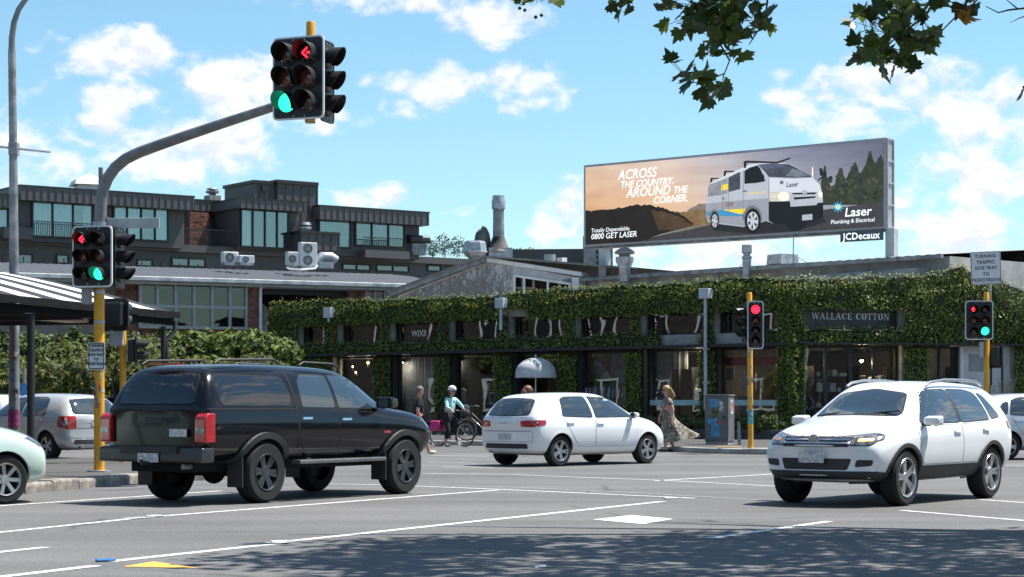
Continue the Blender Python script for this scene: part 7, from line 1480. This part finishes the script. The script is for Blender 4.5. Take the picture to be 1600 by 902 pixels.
for a, b in (('ankR', 'toeR'), ('ankL', 'toeL')): MB().ball(Vector(mid(J[a][0], J[b][0], .55)) - Vector((0, 0, .015)), (.12, .045, .035), 10, 7).build('sandal', mat('dark sandal', (.03, .025, .02), .6), wm, smooth=60)
hb = mat('blonde hair', (.40, .24, .10), .55, var=.25, vscale=20); MB().ball((.045, 0, 1.63), (.112, .098, .105), 14, 10).build('hair', hb, wm, smooth=60); mb = MB()
for i in range(9):
    y = -.07 + .0175 * i; mb.tube([(-.03, y, 1.66), (-.09, y * 1.2, 1.55), (-.10 - .02 * (i % 3), y * 1.4, 1.45), (-.07 - .03 * (i % 2), y * 1.5, 1.36)], [.03, .032, .028, .012], 6)
mb.build('hair_lock', hb, wm, smooth=60)['kind'] = 'stuff'; face(wm, (.075, 0, 1.565), .082, (1, 0, 0)); MB().box((.14, -.075, 1.585), (.165, .075, 1.615)).build('sunglasses', bk, wm)
# ---- head and shoulders of a person passing behind the white hatchback
p = at(823, 640, 53); J = {k: ((v[0][0], v[0][1], v[0][2]), v[1]) for k, v in J.items()}
pr = person('person with loose reddish brown hair passing behind the white hatchback', (p.x, p.y, 0), R(15), J, E)
garment('coat', ['pelvis', 'waist', 'chest', 'neck0', 'shR', 'elR', 'wrR', 'shL', 'elL', 'wrL'], [('pelvis', 'waist'), ('waist', 'chest'), ('chest', 'neck0'), ('chest', 'shR'), ('shR', 'elR'), ('elR', 'wrR'), ('chest', 'shL'), ('shL', 'elL'), ('elL', 'wrL')], 'chest', 1.15, cloth('dark coat', (.03, .03, .04), 0), pr, J, {'wrR': (mid(J['elR'][0], J['wrR'][0], .8), .01), 'wrL': (mid(J['elL'][0], J['wrL'][0], .8), .01)})
garment('trousers', ['pelvis', 'hipR', 'kneeR', 'ankR', 'hipL', 'kneeL', 'ankL'], [('pelvis', 'hipR'), ('hipR', 'kneeR'), ('kneeR', 'ankR'), ('pelvis', 'hipL'), ('hipL', 'kneeL'), ('kneeL', 'ankL')], 'pelvis', 1.15, dk, pr, J)
rh = mat('auburn hair', (.20, .085, .045), .6, var=.3, vscale=18); MB().ball((.03, 0, 1.62), (.135, .13, .125), 14, 10).build('hair', rh, pr, smooth=60); MB().ball((-.06, 0, 1.50), (.10, .14, .17), 12, 9).build('hair_fall', rh, pr, smooth=60); face(pr, (.085, 0, 1.56), .085, (1, 0, 0))
# second bicycle parked behind the white hatchback
b2 = thing('bicycle', 'second bicycle parked beside the shop window behind the white hatchback', 'bicycle', (ground(757, 692).x, 60, .12), R(160))
def cp(o, parent):
    c_ = o.copy(); col.objects.link(c_); c_.parent = parent
    for ch in kids(o): cp(ch, c_)
for ch in kids(bike):
    if not ch.name.startswith('pannier'): cp(ch, b2)
# ================================================================== plane tree overhead (mostly above the frame)
leafm = [mat('plane leaf', (.075, .115, .02), .42, var=.25, vscale=5, transl=.42), mat('plane leaf pale', (.12, .17, .028), .42, var=.25, vscale=5, transl=.5), mat('plane leaf dark', (.045, .07, .015), .45, var=.25, vscale=5, transl=.32), mat('plane leaf brown', (.10, .055, .022), .6, var=.3, vscale=5, transl=.3), mat('plane leaf amber', (.50, .25, .03), .55, var=.25, vscale=5, transl=.4)]
random.seed(23)
TX, TY = 8.6, 20.5
tree = thing('plane_tree', 'tall plane tree whose leafy branch tips hang into the top right of the sky', 'tree', (TX, TY, .0))
bark = mat('plane bark', (.15, .13, .10), .85, var=.45, vscale=6, bump=.4); twig = mat('twig', (.045, .035, .028), .8)
def leaf_mesh(seed):
    random.seed(seed); L_ = [(-.06, 0), (-.30, -.02), (-.52, .10), (-.40, .20), (-.58, .42), (-.40, .42), (-.34, .62), (-.20, .56), (-.10, .80), (0, 1.02), (.10, .80), (.20, .56), (.34, .62), (.40, .42), (.58, .42), (.40, .20), (.52, .10), (.30, -.02), (.06, 0)]
    cup = random.uniform(-.25, .35); bend = random.uniform(-.35, .1); P = lambda x, y: (x * (1 + random.uniform(-.08, .08)), y * (1 + random.uniform(-.06, .06)), cup * x * x + bend * y * y + random.uniform(-.03, .03))
    vs = [(0, .22, 0)] + [P(x, y) for x, y in L_]; n = len(L_); fs = [(0, i + 1, i + 2) for i in range(n - 1)] + [(0, n, 1)]
    mb = MB().add(vs, fs); return mb
protos = []
for k in range(10):
    o = leaf_mesh(k).build('leaf', leafm[(0, 0, 1, 2, 0, 2, 1, 2, 3, 4)[k]], tree, smooth=60); protos.append(o.data); bpy.data.objects.remove(o)
T0 = Vector((TX, TY, 0)); random.seed(31)
def leaf_at(p, s, kinds=range(8)):
    o = bpy.data.objects.new('leaf', protos[random.choice(list(kinds))]); col.objects.link(o); o.parent = tree; o.location = p - T0
    o.rotation_euler = (R(random.uniform(100, 260)) if random.random() < .8 else random.uniform(0, 6.28), random.uniform(-.9, .9), random.uniform(0, 6.28)); o.scale = (s, s, s); return o
sprays = MB(); NL = 0
def spray(pix, d, r, leaves, kinds=range(8), r0=.014, size=.185):
    """a drooping twig through photo-sighted points, set with single leaves"""
    global NL
    pts = [at(px, py, d + dd) - T0 for px, py, dd in pix]; sprays.tube(pts, [r0 * (1 - .7 * i / (len(pts) - 1)) for i in range(len(pts))], 5)
    for px, py, rx, ry, n in leaves:
        for _ in range(n):
            a = random.uniform(0, 6.28); k = random.random() ** .5; yy = py + ry * k * math.sin(a); p = at(px + rx * k * math.cos(a), yy, d + random.uniform(-r, r))
            if yy < -12: continue
            leaf_at(p, size * random.uniform(.7, 1.15), kinds); NL += 1
            q = min(pts, key=lambda v: (v + T0 - p).length); 
            if random.random() < .5: sprays.tube([q, q.lerp(p - T0, .5) + Vector((0, 0, .02)), p - T0], .0035, 3, caps=False)
D0 = 19.2
spray([(900, -60, .5), (840, -20, 0), (818, 8, 0), (803, 4, 0)], D0, .4, [(812, -4, 12, 8, 6), (833, 4, 12, 9, 5), (860, 0, 12, 9, 4)], size=.13)
spray([(990, -70, 0), (978, -20, 0), (972, 10, 0)], D0 + .4, .3, [(968, 0, 16, 8, 7), (975, 16, 10, 10, 4), (955, 6, 6, 5, 2)], size=.14)
spray([(1250, -90, 0), (1200, -10, 0), (1196, 30, 0), (1178, 58, 0), (1170, 70, 0)], D0, .5, [(1186, 36, 20, 14, 7), (1203, 26, 8, 12, 4)])
spray([(1180, -90, .5), (1130, -30, 0), (1110, 20, 0), (1120, 60, 0), (1140, 95, 0), (1132, 115, 0), (1100, 128, 0), (1075, 130, 0)], D0 - .3, .7, [(1110, 22, 52, 24, 30), (1128, 44, 38, 24, 26), (1065, 36, 22, 16, 7), (1150, 12, 40, 22, 16), (1120, 72, 26, 18, 14), (1160, 75, 10, 14, 4), (1080, 120, 28, 14, 10), (1100, 145, 14, 10, 4), (1130, 132, 14, 12, 5), (1055, 95, 8, 8, 2), (1070, 8, 60, 12, 10)])
spray([(1560, -90, .5), (1490, -30, 0), (1440, 30, 0), (1400, 60, 0), (1360, 90, 0), (1345, 100, 0)], D0 + .2, .7, [(1385, 34, 48, 28, 34), (1400, 70, 46, 24, 28), (1440, 55, 34, 26, 14), (1375, 90, 30, 16, 12), (1345, 92, 18, 12, 6), (1420, 100, 26, 12, 8), (1460, 48, 14, 10, 5), (1335, 72, 12, 6, 3), (1420, 8, 60, 14, 22), (1345, 30, 14, 14, 5)])
spray([(1600, -80, 0), (1530, -30, 0), (1500, 20, 0), (1470, 50, 0), (1455, 72, 0)], D0 + .3, .4, [(1512, 8, 16, 12, 7)], kinds=(8, 8, 3)); spray([(1512, -10, 0), (1506, 28, 0)], D0 + .2, .2, [(1506, 28, 8, 7, 4)], kinds=(9,))
spray([(1660, -20, 0), (1610, 12, 0), (1575, 16, 0), (1560, 20, 0), (1540, 10, 0)], D0, .1, []); spray([(1590, 14, 0), (1568, -4, 0)], D0, .1, [], r0=.008); spray([(1610, 22, 0), (1590, 30, 0), (1578, 36, 0)], D0, .1, [], r0=.007); spray([(1660, 90, 0), (1606, 130, 0), (1602, 140, 0)], D0, .2, [(1602, 138, 6, 10, 3)])
balls = MB()
for px, py in ((812, 13), (820, 16), (837, 27), (846, 24), (1118, 75), (1120, 70), (1117, 68), (1095, 20)): balls.ball(at(px, py, D0) - T0, .011 * 1.6, 8, 6)
balls.build('seed_ball', twig, tree, smooth=60)['kind'] = 'stuff'
sprays.build('twig', twig, tree, smooth=50)['kind'] = 'stuff'
tr = MB(); tr.tube([(0, 0, -.1), (0, 0, .5), (.1, 0, 3), (0, .1, 5.5), (-.4, .1, 8), (-.8, 0, 10.5)], [.48, .36, .31, .27, .2, .1], 14); tr.build('trunk', bark, tree, smooth=60)
ends = [(-2.2, -1.2, 7.2), (-4.6, -.6, 7.6), (-7.2, .2, 7.6), (-5.5, 1.6, 8.2), (-3.2, 2.4, 8.6), (2.2, 1, 8.6), (3.5, -1.5, 8.2), (0, -2.4, 7.8), (-2, 0, 10.5)]
for e in ends:
    lb = MB(); e = Vector(e); s0 = Vector((0, 0, random.uniform(3.8, 5.2))); lb.tube([s0, s0.lerp(e, .35) + Vector((0, 0, .7)), s0.lerp(e, .7) + Vector((0, 0, .6)), e], [.17, .12, .08, .03], 8); lb.build('limb', bark, tree, smooth=60)
# crown: leaf masses set over the limbs, thinner towards the outside
cr = MB(); random.seed(41); clumps = []
for i in range(215):
    a = random.uniform(0, 6.28); k = random.random() ** .5; c = Vector((-.6 + 6.3 * k * math.cos(a), -2.7 + 3.3 * k * math.sin(a), 8.3 + random.uniform(-2.2, 2.6) * math.sqrt(max(.05, 1 - k * k)))); clumps.append((c, random.uniform(.5, 1.05)))
for c, r in clumps:
    for _ in range(int(95 * r)):
        d = Vector((random.gauss(0, 1), random.gauss(0, 1), random.gauss(0, .7))).normalized() * r * random.random() ** .4; p = c + d; w = p + T0
        if w.z < EYE + (CY / F) * w.y * 1.02 + .1 and abs(w.x) < w.y * .29: continue
        if w.z < 4: continue
        nrm = Vector((random.gauss(0, .6), random.gauss(0, .6), 1)).normalized(); ax = Matrix.Rotation(random.uniform(0, 6.28), 3, nrm) @ nrm.orthogonal().normalized(); bx = nrm.cross(ax); s = random.uniform(.10, .19)
        cr.add([p - ax * s * .5, p - ax * s * .1 + bx * s * .55, p + ax * s * .6, p - ax * s * .1 - bx * s * .55], [(0, 1, 2, 3)])
o = cr.build('crown', [leafm[0]], tree); o['kind'] = 'stuff'
# ================================================================== things inside the shop windows
ORD = 'first second third fourth fifth sixth seventh eighth ninth tenth eleventh twelfth thirteenth fourteenth fifteenth sixteenth seventeenth'.split()
def inside(px, py, v=.9, fac=MF):
    """a point v metres behind the shop front on the sight line of a photo pixel"""
    u, z = fac.uz(px, py, -v); return fac.world(u, v, z)
def lamp(px, py, label, m, v=.8, fac=MF, r=.05, shade=True):
    p = inside(px, py, v, fac); t = thing('pendant_lamp', label, 'lamp', p, 0, 'lamps in the shop windows'); MB().ball((0, 0, 0), r, 10, 7).build('bulb', m, t, smooth=60)
    ld = bpy.data.lights.new('lamp_light', 'POINT'); ld.energy = 4 if px < 630 else 20; ld.color = (1, .78, .5) if m is bulb else (1, .93, .82); ld.shadow_soft_size = .06; lo = bpy.data.objects.new('lamp_light', ld); col.objects.link(lo); lo.parent = t; lo.location = (0, -.12, -.08)
    MB().tube([(0, 0, r), (0, 0, max(.1, 3.0 - p.z))], .008, 4).build('flex', black, t)
    if shade: MB().lathe([(.05, .10), (.16, .0), (.17, -.005)], 16).build('lamp_shade', black, t, smooth=40)
for i, (px, py, r) in enumerate(((551, 573, .03), (556, 582, .03), (575, 567, .045), (589, 572, .045))): lamp(px, py, ('leftmost small glowing bulb in the dark bar', 'lowest small glowing bulb in the dark bar', 'brightest amber bulb in the dark bar', 'amber bulb beside the ivy pillar in the dark bar')[i], bulb, .9, MF, r, False)
lamp(629, 566, 'spotlight above the pale curtain in the window left of the cyclist', bulbw, .7, MF, .03); lamp(716, 564, 'bright spotlight in the window right of the cyclist', bulbw, .7, MF, .04)
lamp(1097, 557, 'upper white bulb beside the tall downpipe', bulbw, .8, MF, .045); lamp(1097, 570, 'lower amber bulb beside the tall downpipe', bulb, .8, MF, .045, False); lamp(1213, 567, 'glowing lamp beside the wide ivy pillar', bulb, .9, MF, .05); lamp(1346, 563, 'amber pendant lamp with a wide black shade in the corner shop', bulb, 1.0, CF, .07)
def put(name, label, cat, px, py, v=.9, fac=MF, group=None): 
    p = inside(px, py, v, fac); return thing(name, label, cat, p, fac.a, group)
def sheet(px0, px1, yt, yb, v, m, name, label, cat, fac=MF, folds=0, group=None):
    u0, z1 = fac.uz(px0, yt, -v); u1 = fac.uz(px1, yt, -v)[0]; z0 = max(.17, fac.uz(px0, yb, -v)[1]); n = max(2, int((u1 - u0) / .035)) if folds else 1; vs = []; w = u1 - u0
    for i in range(n + 1):
        u = -w / 2 + w * i / n; y = folds * math.sin(i * 1.25) + folds * .5 * math.sin(i * 3.1); vs += [(u, y, 0), (u, y, z1 - z0)]
    fs = [(2 * i, 2 * i + 2, 2 * i + 3, 2 * i + 1) for i in range(n)]
    o = MB().add(vs, fs).build(name, m, smooth=70 if folds else None); sd = o.modifiers.new('thick', 'SOLIDIFY'); sd.thickness = .012 if folds else .03
    o.location = fac.world((u0 + u1) / 2, v, z0); o.rotation_euler = (0, 0, fac.a); return tag(o, label, cat, group)
drape = mat('grey drape', (.62, .60, .57), .95, var=.12, vscale=3); 
sheet(616, 690, 557, 672, .95, drape, 'curtain', 'floor length pale grey curtain in the window behind the walking man', 'curtain', folds=.035)
sheet(1010, 1048, 547, 640, .6, mat('slate panel', (.16, .17, .19), .8, var=.2), 'room_divider', 'slate grey panel in the window left of the grey cabinet', 'panel'); sheet(955, 985, 548, 606, .8, mat('pale stone panel', (.30, .31, .33), .8, var=.3, vscale=2), 'room_divider', 'mottled pale panel behind the clothes rack', 'panel'); sheet(1052, 1074, 546, 577, .6, mat('fringe', (.5, .49, .46), .95), 'wall_hanging', 'fringed cream wall hanging near the tall downpipe', 'hanging', folds=.03)
sheet(1128, 1222, 559, 572, .7, mat('red awning cloth', (.30, .03, .03), .8), 'red_banner', 'wide red banner across the window behind the four lamp signal', 'banner'); sheet(1134, 1147, 575, 594, .6, mat('grey poster', (.2, .2, .21), .7), 'poster', 'plain grey poster in the window left of the yellow pole', 'poster')
for i, (a, b) in enumerate(((1160, 1170), (1172, 1181))): sheet(a, b, 583, 609, .32, mat('poster stock %d' % i, ((.5, .49, .45), (.42, .46, .5))[i], .7, var=.5, vscale=9), 'poster', ('cream printed poster taped to the glass left of the yellow pole', 'bluish printed poster taped to the glass right of the yellow pole')[i], 'poster')
sheet(1041, 1049, 610, 618, .32, sign_white, 'notice', 'small white notice in the window beside the tall downpipe', 'notice') if False else None
shirts = [(.45, .5, .55), (.22, .33, .42), (.55, .5, .42), (.15, .25, .35), (.5, .25, .25), (.6, .6, .58), (.3, .42, .45), (.12, .13, .16), (.48, .42, .5), (.35, .3, .25)]
def rack(px0, px1, py, label, n, v=.5):
    u0, z = MF.uz(px0, py, -v); u1 = MF.uz(px1, py, -v)[0]; t = thing('clothes_rack', label, 'clothes rack', MF.world(u0, v, .16), MF.a); z -= .16
    MB().tube([(0, 0, 0), (0, 0, z), (u1 - u0, 0, z), (u1 - u0, 0, 0)], .014, 8).build('rail', chrome, t)
    for i in range(n):
        u = u0 + (u1 - u0) * (i + .6) / n; g = thing('garment', '%s garment, %s from the left on the chrome clothes rack' % (('pale blue grey', 'slate blue', 'oatmeal', 'navy', 'dusty red', 'off white', 'sea green', 'charcoal', 'lilac', 'brown')[i % 10], ORD[i]), 'garment', MF.world(u, v, .16 + z), MF.a + R(random.uniform(-12, 12)), 'garments on the clothes rack'); w = random.uniform(.17, .23); h = random.uniform(.65, .95)
        MB().prism(round_poly([(-.03, -.05), (-w, -.12), (-w - .03, -.45), (-w + .03, -.45), (-w + .02, -h), (w - .02, -h), (w - .03, -.45), (w + .03, -.45), (w, -.12), (.03, -.05)], .03), -.025, .025, 'x', M=Matrix.Identity(4)).build('cloth', cloth('shirt %d' % (i % 10), shirts[i % 10], 0), g); MB().tube([(0, 0, 0), (0, 0, -.06), (0, -w * .8, -.12)], .006, 5).build('hanger', chrome, g)
rack(908, 984, 601, 'chrome clothes rack of pale garments in the window right of the umbrella', 17); 
o = put('cardboard_box', 'brown box on a shelf above the left end of the clothes rack', 'box', 913, 598, 1.2); MB().box((-.18, -.18, 0), (.18, .18, .42)).build('box', mat('brown card', (.23, .15, .09), .9), o); MB().box((-.35, -.22, -.04), (1.3, .22, -.003)).build('shelf', black, o)
o = put('folded_blanket', 'heap of pale cloth above the middle of the clothes rack', 'blanket', 946, 596, 1.2); MB().add([(-.22, -.15, 0), (.24, -.15, 0), (.2, .18, 0), (-.2, .18, 0), (.02, 0, .38), (.1, .05, .3)], [(0, 1, 4), (1, 5, 4), (1, 2, 5), (2, 3, 4, 5), (3, 0, 4), (3, 2, 1, 0)]).build('cloth', cloth('pale cloth', (.5, .49, .46), 0), o, smooth=60)
# shop dummies
def dummy(px, label, coat, v=.5, fac=MF, z0=.16, head=True):
    u = fac.u(px); t = thing('mannequin', label, 'mannequin', fac.world(u, v, z0), fac.a - R(90), 'dressed shop dummies'); w = mat('mannequin white', (.6, .6, .58), .4)
    MB().lathe([(.16, 0), (.16, .02), (.015, .03), (.015, .8)], 12).build('stand', black, t)
    J = {'p': ((0, 0, .82), (.10, .15)), 'w': ((0, 0, 1.02), (.09, .12)), 'c': ((0, 0, 1.25), (.11, .16)), 'n': ((0, 0, 1.42), .045), 'sR': ((0, -.17, 1.35), .05), 'eR': ((.02, -.24, 1.08), .04), 'wR': ((.06, -.24, .84), .03), 'sL': ((0, .17, 1.35), .05), 'eL': ((.02, .24, 1.08), .04), 'wL': ((.06, .24, .84), .03)}
    E = [('p', 'w'), ('w', 'c'), ('c', 'n'), ('c', 'sR'), ('sR', 'eR'), ('eR', 'wR'), ('c', 'sL'), ('sL', 'eL'), ('eL', 'wL')]
    if head: J['h'] = ((.02, 0, 1.58), (.08, .07)); J['k'] = ((.02, 0, 1.66), (.08, .07)); E += [('n', 'h'), ('h', 'k')]
    grow_body('torso', J, E, 'c', w, t); K = {k: (J[k][0], tuple(q * 1.18 + .01 for q in (J[k][1] if isinstance(J[k][1], tuple) else (J[k][1],) * 2))) for k in ('p', 'w', 'c', 'sR', 'eR', 'sL', 'eL')}
    K['p'] = ((0, 0, .62), (.16, .2)); grow_body('coat', K, [e for e in E if e[0] in K and e[1] in K], 'c', coat, t)
dummy(661, 'left white mannequin in an olive dress before the curtain', cloth('olive dress', (.13, .13, .06), 0), .55); dummy(677, 'right white mannequin in an olive and cream dress before the curtain', cloth('cream dress', (.28, .25, .16), 0), .55); dummy(1146, 'headless mannequin in a teal jacket behind the grey cabinet', cloth('teal jacket', (.07, .14, .17), 0), .6, head=False)
# white parasol with fringe
pu = thing('parasol', 'white scalloped parasol standing in the shop window behind the white hatchback', 'parasol', inside(837, 640, -1.0), MF.a); pu.location.z = .12; h = MF.uz(837, 556, 1.0)[1] - .12; r = 31 / F * 71; sh = .62
pr_ = [(r * math.sin(a * R(90)) if False else r * math.sin(R(90) * k / 8), h - sh + sh * math.cos(R(90) * k / 8) * .9) for k in range(9) for a in (0,)]
canv = mat('parasol canvas', (.74, .74, .75), .9, transl=.3, spec=.1); MB().lathe(pr_, 32).build('canopy', canv, pu, smooth=70); mb = MB(); n = 64; vs = []
for i in range(n + 1): a = 6.2832 * i / n; vs += [(r * math.cos(a), r * math.sin(a), h - sh), (r * 1.01 * math.cos(a), r * 1.01 * math.sin(a), h - sh - .13 - .03 * abs(math.sin(a * 16)))]
MB().add(vs, [(2 * i, 2 * i + 2, 2 * i + 3, 2 * i + 1) for i in range(n)]).build('valance', canv, pu, smooth=60); MB().tube([(0, 0, 0), (0, 0, h + .02)], .022, 8).build('pole', white_m, pu); MB().lathe([(.25, 0), (.25, .06), (.04, .1)], 16).build('base', conc, pu); MB().ball((0, 0, h), .04, 8, 6).build('finial', white_m, pu)
# shelving, tables and goods
def shelf(px0, px1, rows, v, label, fac, goods):
    short = {1286: 'left of the pendant lamp', 1358: 'right of the pendant lamp', 722: 'behind the cyclist', 1060: 'left of the tall downpipe', 1185: 'right of the yellow pole', 1450: 'right of the ivy pillar'}[px0]
    u0, u1 = fac.u(px0), fac.u(px1); t = thing('display_shelf', label, 'shelf', fac.world(u0, v, .16), fac.a); w = u1 - u0; hh = 2.3
    for u in (0, w): MB().box((u - .02, 0, 0), (u + .02, .35, hh)).build('upright', black, t)
    for ri, z in enumerate(rows):
        MB().box((0.021, .001, z - .03), (w - .021, .349, z)).build('shelf_board', mat('shelf board', (.05, .045, .04), .7), t); u = .1; kk = 0
        while u < w - .2:
            k = random.random(); ww, hhh = random.uniform(.12, .3), random.uniform(.12, .32); c_ = random.choice(goods); g = thing('shop_goods', {'linen white': 'white', 'linen grey': 'grey', 'linen sand': 'sand coloured', 'linen blue': 'dull blue', 'dark goods': 'dark'}[c_.name] + ' pack, ' + ORD[kk] + ' on the ' + ('lowest', 'second', 'third', 'top')[ri] + ' shelf board ' + short, 'goods', fac.world(u0 + u, v + .03, .16 + z + .001), fac.a, 'goods on the shop shelves')
            MB().box((0, 0, 0), (ww, .25, hhh)).build('pack', c_, g, bevel=.03, seg=2); u += ww + random.uniform(.03, .25); kk += 1
gw = [cloth('linen white', (.74, .73, .70), 0), cloth('linen grey', (.3, .3, .31), 0), cloth('linen sand', (.36, .3, .22), 0), cloth('linen blue', (.2, .27, .36), 0)]
random.seed(12); shelf(1286, 1345, (.45, .95, 1.45, 1.95), .6, 'dark shelves of folded white linen in the corner shop window', CF, gw[:2] + gw[:1]); shelf(1358, 1404, (.4, .85, 1.3, 1.75), .7, 'dark shelves right of the pendant lamp in the corner shop', CF, gw); shelf(722, 778, (.5, 1.0, 1.55), .9, 'shelf with dark plants and goods in the window right of the cyclist', MF, [gw[1], gw[2], cloth('dark goods', (.04, .05, .03), 0)])
shelf(1060, 1096, (.45, .9, 1.4), .7, 'low dark shelves of goods in the window left of the tall downpipe', MF, gw); shelf(1185, 1218, (.6, 1.1, 1.6), 1.25, 'shelves of pale goods in the window right of the yellow pole', MF, gw); shelf(1450, 1500, (.5, 1.0, 1.5), .6, 'shelves of pale goods in the narrow window right of the ivy pillar', CF, gw)
o = put('striped_sofa', 'rounded grey and white striped sofa in the window right of the yellow pole', 'sofa', 1202, 655, .75); o.location.z = .3
for i in range(16): MB().tube([(-.62 + i * .082, -.2, 0), (-.62 + i * .082, -.24, .3), (-.62 + i * .082, -.1, .46), (-.62 + i * .082, .15, .5)], .041, 8).build('padded_roll', gw[0] if i % 2 else gw[1], o, smooth=60)
for px, lab in ((712, 'pale blue garment on the left of the window behind the cyclist'), (722, 'grey garment beside the pale blue one behind the cyclist')):
    p = inside(px, 607, .7); g = thing('garment', lab, 'garment', p, MF.a); MB().prism(round_poly([(-.05, 0), (-.2, -.08), (-.2, -1.0), (.2, -1.0), (.2, -.08), (.05, 0)], .04), -.03, .03, 'y').build('cloth', cloth('shirt %d' % (1 if px == 712 else 5), shirts[5], 0), g); MB().tube([(0, 0, 0), (0, 0, .1)], .005, 4).build('hanger', chrome, g)
p = inside(771, 618, .6); t = thing('display_easel', 'white framed board leaning on an easel in the window left of the umbrella', 'easel', (p.x, p.y, .16), MF.a)
for a, b in (((-.25, 0, 0), (0, .05, 1.5)), ((.25, 0, 0), (0, .05, 1.5)), ((0, .4, 0), (0, .05, 1.5))): MB().tube([a, b], .018, 6).build('leg', mat('pale wood', (.4, .3, .2), .7), t)
MB().prism(rrect(-.2, .2, 1.05, 1.5, .02), -.03, -.005, 'y').build('frame', white_m, t); MB().box((-.14, -.034, 1.12), (.14, -.031, 1.43)).build('picture', black, t); 
p = CF.world(cu(1568), -.25, .12); t = thing('pampas_vase', 'dry pampas grass in a white pot against the white shop wall', 'plant', p, 0); MB().lathe([(.0, 0), (.16, 0), (.2, .3), (.15, .5), (.14, .5)], 16).build('pot', white_m, t, smooth=40); mb = MB(); random.seed(2)
for i in range(26):
    a = random.uniform(0, 6.28); l = random.uniform(.9, 1.5); e = Vector((math.cos(a) * .3, math.sin(a) * .25, .5 + l)); mb.tube([(0, 0, .45), (e.x * .3, e.y * .3, .45 + l * .5), e], [.006, .005, .002], 4)
    for k in range(9): q = Vector((0, 0, .5 + l * .4)).lerp(e, k / 8) ; mb.add([q, q + Vector((random.uniform(-.06, .06), random.uniform(-.06, .06), .09)), q + Vector((.02, 0, .0))], [(0, 1, 2)])
mb.build('plumes', mat('pampas', (.36, .28, .17), .9), t)['kind'] = 'stuff'
